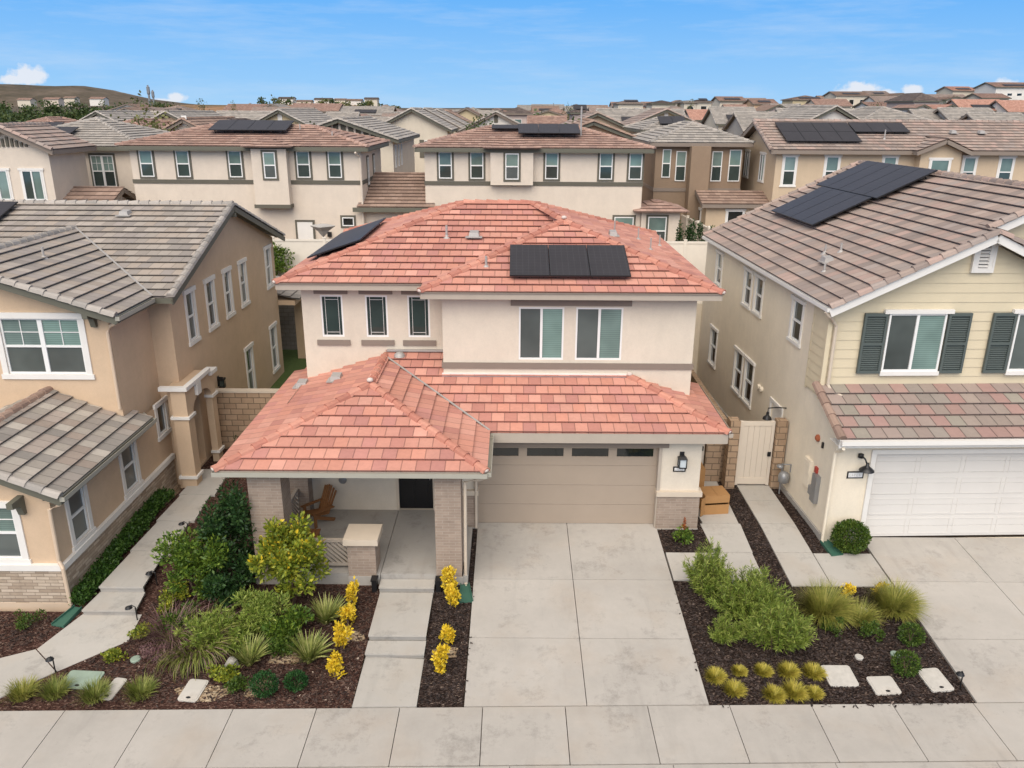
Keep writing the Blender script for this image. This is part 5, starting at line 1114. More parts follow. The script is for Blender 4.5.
filler(14, -.50, -.14, 110, 190, 'tiny distant house between the left roofs and the orange slope', 'tiny distant houses before the orange slope')
# ================================================================== FENCES AND WALLS
def vfence(label, pts, z0, zt, mat, sp=2.2):
    h = thing('vinyl_fence', label, 'fence', (pts[0][0], pts[0][1], z0)); m = M(); q = M(); caps_ = M()
    for a, b in zip(pts, pts[1:]):
        w = W(a, b, (b[1]-a[1], -(b[0]-a[0]))); n = max(1, round(w.len/sp))
        for k in range(n):
            u0, u1 = w.len*k/n, w.len*(k+1)/n
            w.box(m, u0+.06, u1-.06, z0+.05, zt-.12, -.02, .02); w.box(q, u0+.06, u1-.06, zt-.13, zt-.03, -.045, .045); w.box(q, u0+.06, u1-.06, z0+.06, z0+.2, -.045, .045)
        for k in range(n+1):
            u = w.len*k/n; p = M(); w.box(p, u-.065, u+.065, z0-.4, zt+.02, -.065, .065); w.box(p, u-.08, u+.08, zt+.02, zt+.06, -.08, .08); p.build('post', K[mat], h)
    m.build('panel', K[mat], h); q.build('rail', K[mat], h); return h
vfence('long beige vinyl fence across the rear yards, in front of the two beige houses', [(-26, 38), (10.6, 38)], 3.2, 5.1, 'vfence', 2.4)
vfence('beige vinyl fence running back diagonally beside the brown house', [(10.6, 38.3), (9.7, 56)], 3.25, 5.1, 'vfence', 2.3)
m = M(); m.box(-30, 16, 36.80, 37.10, -.2, 2.95); m.box(-30, 16, 36.76, 37.14, 2.95, 3.03); tag(m.place('retaining_wall', K['block_grey'], (-7, 36.95, 0)), 'grey block retaining wall below the rear vinyl fence', 'wall')
m = M(); m.box(-9.98, -6.15, 25.0, 25.2, -.1, 1.98); o = m.place('block_wall', K['block_tan'], (-8, 25.1, 0)); tag(o, 'tan block wall closing the gap between the left house and the main house', 'wall')
m = M(); m.box(-9.98, -6.15, 24.97, 25.23, 1.98, 2.05); m.build('cap', K['trim_cream'], o)
m = M(); m.box(6.42, 6.60, 22.8, 36.7, -.1, 2.0); tag(m.place('block_wall', K['block_tan'], (6.5, 30, 0)), 'long tan block wall along the lot line behind the side gate', 'wall')
m = M(); m.box(6.52, 6.82, 22.15, 22.55, -.1, 2.18); tag(m.place('block_pillar', K['block_tan'], (6.7, 22.35, 0)), 'tan block pillar at the left of the tall vinyl gate', 'pillar')
m = M(); m.box(7.93, 8.24, 22.18, 22.5, -.1, 2.18); tag(m.place('block_pillar', K['block_tan'], (8.1, 22.35, 0)), 'tan block pillar between the tall vinyl gate and the cream house', 'pillar')
m = M(); m.box(5.98, 6.45, 22.6, 22.8, -.1, 1.95); tag(m.place('block_wall', K['block_tan'], (6.2, 22.7, 0)), 'short tan block wall panel behind the cardboard boxes', 'wall')
def gate(label, x0, x1, y, z1):
    h = thing('vinyl_gate', label, 'gate', ((x0+x1)/2, y, 0)); m = M()
    m.box(x0, x0+.09, y-.05, y+.05, .03, z1); m.box(x1-.09, x1, y-.05, y+.05, .03, z1); m.box(x0+.09, x1-.09, y-.04, y+.04, z1-.14, z1-.01); m.box(x0+.09, x1-.09, y-.04, y+.04, .06, .26); m.build('gate_frame', K['gate'], h)
    m = M(); n = int((x1-x0-.18)/.15); s = (x1-x0-.18)/n
    for k in range(n): a = x0+.09+k*s; m.box(a+.003, a+s-.003, y-.02, y+.02, .26, z1-.14)
    m.build('gate_panel', K['gate'], h)
    m = M(); m.box(x1-.14, x1-.04, y-.08, y-.05, 1.0, 1.14); m.build('latch', K['black'], h); return h
gate('tall cream vinyl side gate between two tan block pillars', 6.86, 7.90, 22.35, 2.12)
gate('narrow cream vinyl gate beside the main house, behind the cardboard boxes', 5.2, 5.95, 22.75, 1.95)
# ================================================================== GROUND
def gz(y): return -.45 if y <= 13.15 else (-.45+.45*(y-13.15)/6.55 if y < 19.7 else 0.)
def shy(x, y): return y+.02*(x-1) if y < 13.25 else y      # the street runs slightly askew to the lots
def sheet(m, pts, off=0., step=.8):
    """flat polygon laid on the sloping lot, cut into strips along y"""
    y0 = min(p[1] for p in pts); y1 = max(p[1] for p in pts)
    cuts = sorted({y0, y1, *[c for c in (13.15, 19.7) if y0 < c < y1]})
    for a, b in zip(cuts, cuts[1:]):
        s = clip(clip([tuple(p[:2]) for p in pts], 1, a, 1), 1, b, -1)
        if len(s) > 2: m.face([(x, shy(x, y), gz(y)+off) for x, y in s])
def slab(m, pts, off=0., th=.12):
    """a cast concrete panel with edges"""
    top = [(x, shy(x, y), gz(y)+off) for x, y in pts]; m.face(top); n = len(top)
    for k in range(n):
        a, b = top[k], top[(k+1) % n]; m.face([a, b, (b[0],b[1],b[2]-th), (a[0],a[1],a[2]-th)])
# terrain sheet out to the horizon
ys = [-80, 6, 11.0, 13.15, 16, 19.7, 25, 31, 36.94, 36.95, 42, 55, 75, 95, 115, 130, 150, 175, 200, 230, 265, 300, 350, 420, 480, 540, 590, 640, 700, 800, 1000, 1600, 3000, 6000]
m = M(); NX = 60
def tz(x, y):
    if y <= 36.94: return gz(y)-.30 if y > 10 else -.75
    if y < 115: return 3.12
    if y <= 700: return terrain_far(x, y)-.05
    return (terrain_far(x*700/y, 700)-.05)*max(0, 1-(y-700)/900.)-(y > 1500)*2
rows = []
for y in ys:
    wd = max(60, abs(y)*1.1); rows.append([(-wd+2*wd*i/NX, y, tz(-wd+2*wd*i/NX, y)) for i in range(NX+1)])
for a, b in zip(rows, rows[1:]):
    for i in range(NX): m.face([a[i], a[i+1], b[i+1], b[i]])
og = struct(m, 'ground', K['ground']); og.data.materials.append(None)
def ground_far_mat():
    og.data.materials[1] = MATS['hill_orange']; og.data.materials.append(MATS['hill_scrub'])
    for p in og.data.polygons:
        c = p.center
        if c.y > 120 and c.y < 1100 and -.44 < c.x/c.y < -.08: p.material_index = 1
        elif c.y > 120: p.material_index = 2
m = M(); m.face([(-60,-20,-.62), (60,-20,-.62), (60,10.2,-.60), (-60,10.2,-.60)]); struct(m, 'road', K['asphalt'])
m = M()
for k in range(-12, 13): m.box(k*3+.006, k*3+2.994, 11.46, 11.60, -.62, -.452); m.hexa([(k*3+.006,10.2,-.7),(k*3+2.994,10.2,-.7),(k*3+2.994,11.46,-.7),(k*3+.006,11.46,-.7),(k*3+.006,10.2,-.595),(k*3+2.994,10.2,-.595),(k*3+2.994,11.46,-.60),(k*3+.006,11.46,-.60)])
m.v = [(x, y+.02*(x-1), z) for x, y, z in m.v]; struct(m, 'kerb', K['concrete'])
m = M(); gp = .008
for k in range(-16, 17):
    x0 = -.55+k*1.66; slab(m, [(x0+gp,11.63), (x0+1.66-gp,11.63), (x0+1.66-gp,13.13), (x0+gp,13.13)])
struct(m, 'sidewalk', K['concrete'])
def drive(x0, x1, xm, ycuts, name='driveway', y1=19.68):
    m = M(); ysx = [13.15]+ycuts+[y1]
    for a, b in zip(ysx, ysx[1:]):
        for p, q in zip([x0]+xm, xm+[x1]): slab(m, [(p+gp,a+gp), (q-gp,a+gp), (q-gp,b-gp), (p+gp,b-gp)])
    struct(m, name, K['concrete'])
drive(-.93, 4.03, [1.55], [15.15, 17.3], y1=19.89); drive(9.50, 14.6, [12.05], [15.2, 17.3], y1=19.26)
# left walk: upper straight run, two steps, lower run swinging to the sidewalk
m = M()
def flat(pts, z, th=.16, nose=False):
    if nose:                                  # a tread slab overhanging a set-back riser
        y0 = min(p[1] for p in pts); x0, x1 = min(p[0] for p in pts), max(p[0] for p in pts)
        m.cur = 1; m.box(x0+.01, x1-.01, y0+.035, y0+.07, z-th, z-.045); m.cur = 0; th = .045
    pts = [(x, shy(x, y)) for x, y in pts]; m.face([(x,y,z) for x, y in pts]); n = len(pts)
    for k in range(n): a, b = pts[k], pts[(k+1) % n]; m.face([(a[0],a[1],z), (b[0],b[1],z), (b[0],b[1],z-th), (a[0],a[1],z-th)])
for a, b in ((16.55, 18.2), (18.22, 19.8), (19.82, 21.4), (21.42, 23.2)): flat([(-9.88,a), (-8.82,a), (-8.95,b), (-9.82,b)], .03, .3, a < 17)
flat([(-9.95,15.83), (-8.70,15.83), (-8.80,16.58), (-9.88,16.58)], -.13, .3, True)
slab(m, [(-9.98,15.9), (-10.4,14.72), (-9.6,14.05), (-8.52,15.0), (-8.6,15.9)], -.02); slab(m, [(-10.42,14.70), (-12.5,13.75), (-11.8,13.16), (-10.7,13.16), (-9.62,14.03)], -.01); slab(m, [(-12.52,13.74), (-15,13.4), (-15,13.16), (-11.82,13.16)], -.01)
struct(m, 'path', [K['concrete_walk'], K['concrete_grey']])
m = M()
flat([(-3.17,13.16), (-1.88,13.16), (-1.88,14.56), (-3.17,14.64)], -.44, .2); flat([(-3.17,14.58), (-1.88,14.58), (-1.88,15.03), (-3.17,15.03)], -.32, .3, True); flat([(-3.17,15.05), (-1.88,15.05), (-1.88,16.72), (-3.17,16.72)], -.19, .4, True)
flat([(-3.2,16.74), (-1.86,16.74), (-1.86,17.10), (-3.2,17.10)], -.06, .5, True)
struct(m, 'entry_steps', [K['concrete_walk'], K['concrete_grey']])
# right walks
m = M()
for a, b in ((18.5, 19.9), (19.92, 21.3), (21.32, 22.7)): slab(m, [(5.36,a), (6.36,a), (6.40,b), (5.28,b)], .0)
slab(m, [(4.07,17.32), (6.34,17.32), (6.34,18.48), (4.07,18.48)], .0)
slab(m, [(6.95,17.1), (7.93,17.1), (7.93,18.5), (6.95,18.5)]); slab(m, [(7.95,17.1), (9.46,17.1), (9.46,18.48), (7.95,18.48)])
for a, b in ((18.52, 19.9), (19.92, 21.3), (21.32, 24)): slab(m, [(6.95,a), (7.93,a), (7.93,b), (6.95,b)])
struct(m, 'side_path', K['concrete_walk'])
# planting beds
m = M()
sheet(m, [(-15,13.16), (-3.19,13.16), (-3.19,17.1), (-6.3,17.1), (-6.3,25), (-9.98,25), (-9.98,22), (-10.4,16), (-15,16)], -.035); struct(m, 'mulch_bed', K['mulch_red'])
m = M(); sheet(m, [(-1.87,13.16), (-.945,13.16), (-.945,19.6), (-1.36,19.6), (-1.36,17.1), (-1.87,17.1)], -.03); sheet(m, [(4.04,13.16), (9.49,13.16), (9.49,17.09), (4.04,17.31)], -.03)
sheet(m, [(4.04,18.48), (5.36,18.48), (5.30,22.7), (4.04,19.7)], -.03); sheet(m, [(6.35,17.3), (6.94,17.09), (6.94,22.2), (6.40,22.7)], -.03); sheet(m, [(7.94,18.49), (9.46,18.49), (9.46,19.04), (8.4,19.04), (8.3,22.2), (7.94,22.2)], -.03); struct(m, 'mulch_bed', K['mulch_dark'])
m = M(); sheet(m, [(-18,25.2), (-6.15,25.2), (-6.15,36.8), (-18,36.8)], -.03); sheet(m, [(5.2,22.8),(6.4,22.8),(6.4,36.8),(5.2,36.8)], -.03); m2 = m; struct(m, 'lawn', K['lawn'])
# bare sandy patches in the left bed
m = M()
for cx, cy, a, b in ((-6.3,13.45,.55,.28), (-5.2,13.6,.35,.3), (-4.9,14.5,.4,.22), (-3.55,15.2,.25,.22), (-1.4,14.7,.28,.2)):
    m.face([(cx+a*(1+.25*math.sin(3*t+cx))*math.cos(t), cy+b*(1+.2*math.cos(2*t))*math.sin(t), gz(cy+b*math.sin(t))-.022) for t in [2*PI*k/18 for k in range(18)]])
struct(m, 'sandy_soil', soil('sandy_soil', [(0., (.20,.13,.075)), (.5, (.34,.25,.16)), (1., (.44,.35,.24))], 14))
def inside(p, poly):
    c = False; j = len(poly)-1
    for i in range(len(poly)):
        if (poly[i][1] > p[1]) != (poly[j][1] > p[1]) and p[0] < (poly[j][0]-poly[i][0])*(p[1]-poly[i][1])/(poly[j][1]-poly[i][1])+poly[i][0]: c = not c
        j = i
    return c
def chips(polys, dens, mat, label, dz=-.03):
    rnd = random.Random(5); m = M()
    for poly in polys:
        x0 = min(p[0] for p in poly); x1 = max(p[0] for p in poly); y0 = min(p[1] for p in poly); y1 = max(p[1] for p in poly)
        for _ in range(int((x1-x0)*(y1-y0)*dens)):
            x, y = rnd.uniform(x0, x1), rnd.uniform(y0, y1)
            if not inside((x, y), poly): continue
            a = rnd.uniform(0, PI); l, w = rnd.uniform(.012, .05), rnd.uniform(.006, .018); z = gz(y)+dz+rnd.uniform(.004, .02); t = rnd.uniform(-.015, .015); t2 = rnd.uniform(-.01, .01)
            dx, dy = math.cos(a)*l, math.sin(a)*l; ex, ey = -math.sin(a)*w, math.cos(a)*w
            m.face([(x-dx-ex,y-dy-ey,z-t-t2), (x+dx-ex,y+dy-ey,z+t-t2), (x+dx+ex,y+dy+ey,z+t+t2), (x-dx+ex,y-dy+ey,z-t+t2)])
    o = m.build('wood_chips', mat); tag(o, label, 'mulch', kind='stuff')
chips([[(-10.2,13.2), (-3.22,13.2), (-3.22,17.0), (-6.4,17.0), (-6.4,20), (-8.6,20), (-8.5,15.0), (-9.2,14.3)], [(-15,14.1), (-12.4,14.0), (-10.4,15.0), (-10.1,15.8), (-15,15.8)]], 330, K['chips'], 'reddish brown wood-chip mulch of the left beds')
chips([[(-1.85,13.2), (-.96,13.2), (-.96,19.5), (-1.3,19.5), (-1.3,17), (-1.85,17)], [(4.08,13.2), (9.45,13.2), (9.45,17.05), (4.08,17.28)], [(4.08,18.5), (5.33,18.5), (5.3,19.6), (4.1,19.6)], [(6.38,17.3), (6.92,17.1), (6.92,22.0), (6.42,22.0)], [(7.96,18.5), (9.4,18.5), (8.4,19.0), (8.3,22)]], 330, K['chips_dark'], 'dark wood-chip mulch of the right beds and strips')

chips([[(-9,13.02), (-3.3,13.06), (-3.3,13.14), (-9,13.1)], [(4.1,13.1), (9.4,13.22), (9.4,13.3), (4.1,13.19)], [(3.96,14), (4.03,14), (4.03,17), (3.96,17)], [(-.93,13.4), (-.85,13.4), (-.85,17), (-.93,17)]], 40, K['chips_dark'], 'stray wood chips spilled along the concrete edges', .002)
# ================================================================== PLANTS
def rvec(r):
    while True:
        v = V3((r.uniform(-1,1), r.uniform(-1,1), r.uniform(-1,1)))
        if .05 < v.length < 1: return v.normalized()
def leafquads(m, p, d, up, l, w):
    s = d.cross(up)
    if s.length < .01: s = d.cross(V3((1,0,0)))
    s.normalize(); q = p+d*l*.5
    m.face([p, q+s*w*.5, p+d*l, q-s*w*.5])
def shrub(label, loc, rx, ry, rz, n, leaf, mat, cat='shrub', seed=1, clumps=14, cs=.42, stems=4, aspect=.5, group=None, lift=.1, name='shrub', mats2=None, frac2=0, up=.35, ball=False):
    """leafy plant: leaf clumps spread in an uneven crown (part) on stems (part)"""
    r = random.Random(seed); base = V3((loc[0], loc[1], gz(loc[1])-.03 if loc[1] < 37 else loc[2] if len(loc) > 2 else 3.2))
    h = thing(name, label, cat, base, 0, group)
    cl = []
    for k in range(clumps):
        v = rvec(r); q = r.uniform(.3, .98); cl.append((V3((v.x*rx*q, v.y*ry*q, rz*(lift+1)+v.z*rz*q*.9)), r.uniform(.6, 1.15)))
    m = M(); m2_ = M()
    for i in range(n):
        c, s = r.choice(cl); v = rvec(r); d = s*cs*(r.random()**.45)
        if ball: c = V3((0, 0, rz*.95)); d = r.uniform(.72, 1.)+.1*math.sin(v.x*9+seed)*math.sin(v.y*8)*math.sin(v.z*7); v = V3((v.x, v.y, max(v.z, -.93)))
        p = base+c+V3((v.x*rx*d, v.y*ry*d, v.z*rz*d))
        if p.z < base.z+.02: p.z = base.z+.02+r.random()*.05
        dirn = (v*.8+V3((0,0,up))+rvec(r)*.7).normalized(); l = leaf*r.uniform(.6, 1.3)
        leafquads(m2_ if (mats2 and c.z > rz*.9 and v.z > -.2 and r.random() < frac2) else m, p, dirn, rvec(r), l, l*aspect)
    m.build('leaves', F[mat], h)
    if mats2: m2_.build('flowers', F[mats2], h)
    st = M()
    for k in range(stems):
        a = r.uniform(0, 2*PI); q = r.uniform(.2, .6); c = r.choice(cl)[0]
        st.tube([base+V3((math.cos(a)*.05, math.sin(a)*.05, -.08)), base+V3((c.x*.4, c.y*.4, rz*.6)), base+c*.95], [.02+rz*.012, .014+rz*.008, .006], 5)
    st.build('stems', K['bark'], h); return h
def tuft(label, loc, n, L, spread, wd, mat, cat='grass', seed=1, droop=.5, rad=.08, group=None, name='ornamental_grass', mat2=None, frac2=.3, zoff=None):
    """clump of arching blades"""
    r = random.Random(seed); base = V3((loc[0], loc[1], gz(loc[1])-.03)); m, m2_ = M(), M()
    for i in range(n):
        a = r.uniform(0, 2*PI); q = rad*math.sqrt(r.random()); o = base+V3((math.cos(a)*q, math.sin(a)*q, 0)); a += r.gauss(0, .35)
        t = spread*r.uniform(.15, 1.)**.8; l = L*r.uniform(.6, 1.1); dx = V3((math.cos(a), math.sin(a), 0)); sd = V3((-dx.y, dx.x, 0)); w = wd*r.uniform(.7, 1.3)
        pts = []; p = o.copy(); an = t*.55; N = 4
        for k in range(N+1):
            pts.append(p.copy()); p = p+(dx*math.sin(an)+V3((0,0,math.cos(an))))*l/N; an += droop*t*.55
        mm = m2_ if (mat2 and r.random() < frac2) else m; tw = sd*math.cos(.5)+V3((0,0,.4))
        ws = [w*.8, w, w*.85, w*.55, w*.1]; i0 = len(mm.v)
        for q_, ww_ in zip(pts, ws): mm.v += [tuple(q_-tw*ww_/2), tuple(q_+tw*ww_/2)]
        for k in range(N): mm.f.append((i0+2*k, i0+2*k+1, i0+2*k+3, i0+2*k+2)); mm.uv.append(None); mm.mi.append(0)
    if not mat2:
        return tag(m.place(name, F[mat], base), label, cat, group)
    h = thing(name, label, cat, base, 0, group); m.build('blades', F[mat], h); m2_.build('plumes', F[mat2], h); return h
# left bed
shrub('tall dark green shrub against the left brick column of the porch', (-6.75,17.15), .72, .8, 1.35, 6500, .105, 'deep', seed=3, clumps=26, cs=.38, lift=-.05)
shrub('bright green loose shrub between the left walk and the tall dark shrub', (-7.5,16.6), .8, .65, .95, 4600, .105, 'mid', seed=4, clumps=20, cs=.38, lift=.1)
shrub('small dark green shrub under the bright loose shrub', (-6.9,16.1), .55, .5, .5, 2000, .10, 'deep', seed=44, clumps=12)
shrub('yellow-flowering green shrub in front of the porch railing', (-5.2,16.25), .95, .7, 1.0, 6200, .12, 'yelgreen', seed=5, clumps=30, cs=.27, lift=.3, mats2='yellow', frac2=.10)
shrub('low rosemary-like green shrub spreading in the middle of the left bed', (-5.75,15.45), .72, .55, .5, 3600, .10, 'feather', seed=6, clumps=16, aspect=.22)
tuft('big arching fountain grass with tan and purple plumes beside the left walk', (-6.85,14.75), 620, 1.0, 1.75, .018, 'meadow', seed=7, droop=1.3, rad=.5, mat2='purple', frac2=.22)
shrub('low dark groundcover between the bright loose shrub and the arching grass', (-7.5,15.6), .55, .5, .22, 1900, .07, 'box', seed=72, lift=-.1, stems=2)
tuft('purple fountain grass leaning over the left walk steps', (-7.6,15.1), 420, .9, 1.6, .013, 'purple', seed=8, droop=1.1, rad=.36)
shrub('low olive groundcover clump along the right edge of the left walk', (-8.1,16.6), .4, .75, .16, 1500, .07, 'yelgreen', seed=9, lift=-.2, stems=2)
shrub('small yellow-green groundcover where the left walk meets its steps', (-8.3,15.2), .3, .3, .14, 700, .07, 'yelgreen', seed=10, lift=-.1, stems=2)
shrub('small yellow-green groundcover on the inner bend of the left walk', (-8.55,14.45), .3, .16, .12, 450, .07, 'yelgreen', seed=11, lift=-.1, stems=2)
for lab, x, y, s, n in (('variegated yucca standing alone left of the two others, beside a pale rock', -5.6, 14.3, .55, 21), ('variegated yucca in front, nearest the yellow shrubs by the steps', -4.35, 14.4, .60, 22), ('variegated yucca tucked behind under the yellow-flowering shrub', -4.25, 15.65, .58, 23)):
    tuft(lab, (x, y), 170, s*1.18, 1.35, .042, 'yucca', 'yucca', n, .25, .07, name='yucca')
shrub('round emerald boxwood ball beside the sidewalk, larger left one of two', (-5.02,13.45), .27, .25, .26, 1900, .045, 'emerald', seed=31, ball=True, aspect=.6, stems=2)
shrub('round emerald boxwood ball beside the sidewalk, smaller right one of two', (-4.42,13.62), .23, .21, .19, 1400, .045, 'emerald', seed=32, ball=True, aspect=.6, stems=2)
shrub('small ragged olive shrub left of the emerald boxwood balls', (-5.6,13.5), .24, .2, .2, 700, .06, 'box', seed=33, lift=.0, stems=2)
for i, (x, y, hh, pos) in enumerate(((-3.72,16.15,.27,'nearest the porch'), (-3.75,15.6,.2,'second from the porch'), (-3.68,14.75,.26,'second from the sidewalk'), (-3.66,13.95,.22,'nearest the sidewalk'))):
    shrub('golden yellow croton-like shrub left of the entry steps, '+pos, (x, y), .13+.02*i, .13, hh*1.3, 520, .08, 'yellow', seed=50+i, clumps=12, cs=.45, group='golden shrubs along the entry steps', stems=2, aspect=.6, name='golden_shrub', up=.7)
for i, (x, y, hh, pos) in enumerate(((-1.48,16.72,.36,'against the right brick column'), (-1.42,16.2,.28,'second from the brick column'), (-1.40,15.0,.18,'third from the brick column'), (-1.47,14.15,.27,'nearest the sidewalk'))):
    shrub('golden yellow croton-like shrub between entry steps and driveway, '+pos, (x, y), .16, .15, hh*1.25, 620, .08, 'yellow', seed=60+i, clumps=13, cs=.42, group='golden shrubs along the entry steps', stems=2, aspect=.6, name='golden_shrub', up=.7)
for i, (x, y, lab) in enumerate(((-9.95,13.35,'straw-green grass clump at the far left end of the sidewalk edge'), (-9.3,13.4,'straw-green grass clump left of the green utility lid'), (-8.45,13.32,'straw-green grass clump in front of the green utility lid'), (-7.55,13.4,'straw-green grass clump right of the narrow utility lid'))):
    tuft(lab, (x, y), 420, .36, 1.2, .012, 'meadow' if i else 'straw', 'grass', 70+i, .5, .20, 'grass clumps beside the left sidewalk')
shrub('small dark shrub in front of the stone base of the left house', (-10.95,15.45), .3, .25, .22, 800, .05, 'box', seed=80, lift=0, stems=2)
shrub('loose mid-green shrub filling the bed behind the yuccas', (-5.0,15.15), .5, .4, .34, 2000, .10, 'mid', seed=140, clumps=14, stems=3)
shrub('low spreading green plant beside the left emerald boxwood and the sandy lid', (-6.0,13.85), .34, .25, .16, 800, .07, 'yelgreen', seed=141, lift=0, stems=2)
shrub('dark fine-leaved plant between the two front yuccas', (-4.95,14.6), .34, .28, .24, 1100, .07, 'box', seed=142, lift=0, stems=2)
shrub('reddish low groundcover beside the arching grass near the left walk', (-7.6,14.5), .5, .3, .14, 1200, .06, 'purple', seed=143, lift=-.1, stems=2)
def shoots(label, loc, rx, ry, rz, ns, nl, leaf, mat, seed, aspect=.13):
    """upright shrub: many leafy shoots rising from the base to an uneven outline"""
    r = random.Random(seed); base = V3((loc[0], loc[1], gz(loc[1])-.03)); h = thing('shrub', label, 'shrub', base); m, st = M(), M()
    for i in range(ns):
        a = r.uniform(0, 2*PI); q = math.sqrt(r.random()); k = r.uniform(.72, 1.2); tip = V3((math.cos(a)*rx*q*k, math.sin(a)*ry*q*k, 2*rz*k*(1-.62*q*q)))
        o = base+V3((tip.x*.42, tip.y*.42, 0)); T = base+tip; b = o.lerp(T, .5)+V3((0,0,.07))
        st.tube([o-V3((0,0,.05)), b, T], [.007,.005,.002], 3, False)
        for j in range(nl):
            t = .12+.88*r.random()**.8; p = (o.lerp(b, t*2) if t < .5 else b.lerp(T, t*2-1)); d = ((T-b).normalized()*.9+rvec(r)*.85).normalized()
            l = leaf*r.uniform(.55, 1.15)*(1.1-.35*t); leafquads(m, p, d, rvec(r), l, l*aspect)
    m.build('leaves', F[mat], h); st.build('stems', K['bark'], h)
# hedge along the left house wall
r = random.Random(12); m = M()
for i in range(9000):
    y = r.uniform(16.1, 21.3); t = (y-16.1)/5.2; xa, xb = -10.40, -9.98+.05*math.sin(y*3)
    x = xa+(xb-xa)*r.random(); hh = .32*(1-.3*abs(2*r.random()-1))*(1-.55*max(0, (x-xa)/(xb-xa)-.4)); z = gz(y)+hh*r.random()**.5
    leafquads(m, V3((x, y, z)), (rvec(r)+V3((.2,0,.6))).normalized(), rvec(r), r.uniform(.05, .11), .05)
hd = thing('hedge', 'low dark green hedge along the stone base of the left house', 'hedge', (-10.2, 18.7, gz(18.7)-.03)); m.build('leaves', F['hedge'], hd)
m = M()
for k in range(14): y = 16.3+k*.37; m.tube([(-10.2,y,gz(y)-.08), (-10.2+.05*math.sin(k),y+.05,gz(y)+.2)], [.015,.008], 5)
m.build('stems', K['bark'], hd)
shoots('sprawling mid-green leafy shrub in the middle of the left bed, under the arching grass', (-6.35,14.95), .95, .65, .36, 130, 46, .16, 'feather', 71, .22)
# right bed
shoots('feathery green shrub at the driveway edge, tallest at the back of the right bed', (4.75,16.75), .58, .52, .68, 120, 70, .17, 'feather', 90)
shoots('feathery green shrub spreading in the middle of the right bed', (5.55,16.0), 1.02, .74, .56, 190, 64, .17, 'feather', 91)
shoots('feathery green shrub in front, behind the small golden tufts', (5.9,14.98), .82, .68, .50, 165, 64, .17, 'feather', 92)
shoots('small feathery green shrub by the driveway edge of the right bed', (4.78,15.15), .40, .36, .30, 60, 50, .13, 'feather', 93)
tuft('large straw-green ornamental grass, left of the two big mounds in the right bed', (7.30,16.0), 2200, .82, 1.35, .011, 'straw', seed=94, droop=.55, rad=.22)
tuft('large straw-green ornamental grass beside the right driveway', (9.0,16.15), 2000, .78, 1.35, .011, 'straw', seed=95, droop=.55, rad=.2)
tuft('thin straw-green ornamental grass between the two big grass mounds', (8.05,15.75), 700, .6, 1.25, .010, 'straw', seed=96, droop=.5, rad=.14)
shrub('small green boxwood under the left big grass mound', (7.35,15.45), .27, .22, .22, 1200, .05, 'box', seed=97, lift=.05, stems=2)
shrub('small green boxwood under the thin straw-green grass', (8.15,15.2), .24, .2, .24, 1000, .05, 'box', seed=98, lift=.05, stems=2)
shrub('round green boxwood under the grass beside the right driveway', (8.95,15.1), .27, .25, .24, 1500, .05, 'box', seed=99, ball=True, stems=2)
shrub('round green boxwood in front between the two grey utility lids', (8.40,14.15), .28, .26, .27, 1700, .05, 'box', seed=100, ball=True, stems=2)
shrub('yellow-leaved little shrub behind the big grass mounds, left one', (8.15,16.65), .16, .14, .2, 300, .07, 'yellow', seed=101, stems=2); shrub('yellow-leaved little shrub behind the big grass mounds, right one', (8.95,16.75), .18, .14, .2, 300, .07, 'yellow', seed=102, stems=2)
gt = [(4.33,14.0,.21,'back row of the golden tufts, nearest the driveway'), (4.88,14.15,.14,'back row of the golden tufts, smallest and palest'), (5.38,14.15,.16,'back row of the golden tufts, third from the driveway'), (5.92,14.15,.18,'back row of the golden tufts, fourth from the driveway'), (6.45,14.12,.22,'back row of the golden tufts, beside the large grey lid'), (4.62,13.60,.21,'front row of the golden tufts, nearest the driveway'), (5.42,13.48,.19,'front row of the golden tufts, second from the driveway'), (5.85,13.55,.20,'front row of the golden tufts, third from the driveway'), (6.25,13.52,.18,'front row of the golden tufts, farthest from the driveway')]
for i, (x, y, s, lab) in enumerate(gt): tuft('small rounded golden grass tuft, '+lab, (x, y), 700+90*(i*7%5), s*(.9+.1*(i*5%4)), 2.3-.2*(i%3), .011, 'gold', 'grass', 110+i, .2, s*.62, 'golden grass tufts beside the sidewalk', 'grass_tuft')
shrub('round clipped green boxwood at the garage corner of the right house', (8.94,18.64), .47, .40, .45, 6500, .055, 'box', seed=120, ball=True, aspect=.6, stems=3)
shrub('small plant with rust-red flower spike beside the garage pier', (4.75,18.95), .32, .2, .22, 420, .09, 'mid', seed=121, stems=3, lift=.05); m = M()
r = random.Random(9)
for k in range(120): a = r.random(); leafquads(m, V3((4.62+r.gauss(0,.03)*(1-a), 18.98+r.gauss(0,.03), gz(18.98)+.38+.32*a)), (rvec(r)+V3((0,0,1))).normalized(), rvec(r), .05, .03)
m.build('flower_spike', foliage('petal_rust', [(0, (.2,.04,.015)), (1, (.45,.14,.03))]), bpy.data.objects[[o.name for o in bpy.data.objects if o.get('label','').startswith('small plant with rust')][0]])
shrub('leafy green shrub in the side yard between main and right house', (5.75,24.2), .32, .85, .55, 2200, .13, 'mid', seed=122, clumps=16)
shrub('small green plant at the foot of the left house portico', (-9.0,24.6), .25, .25, .3, 500, .09, 'deep', seed=123)
shrub('bright green hedge by the rear fence behind the main house roof', (-11.6, 37.5, 2.95), 1.4, .35, .85, 4500, .14, 'mid', seed=124, clumps=30, name='hedge', cat='hedge')
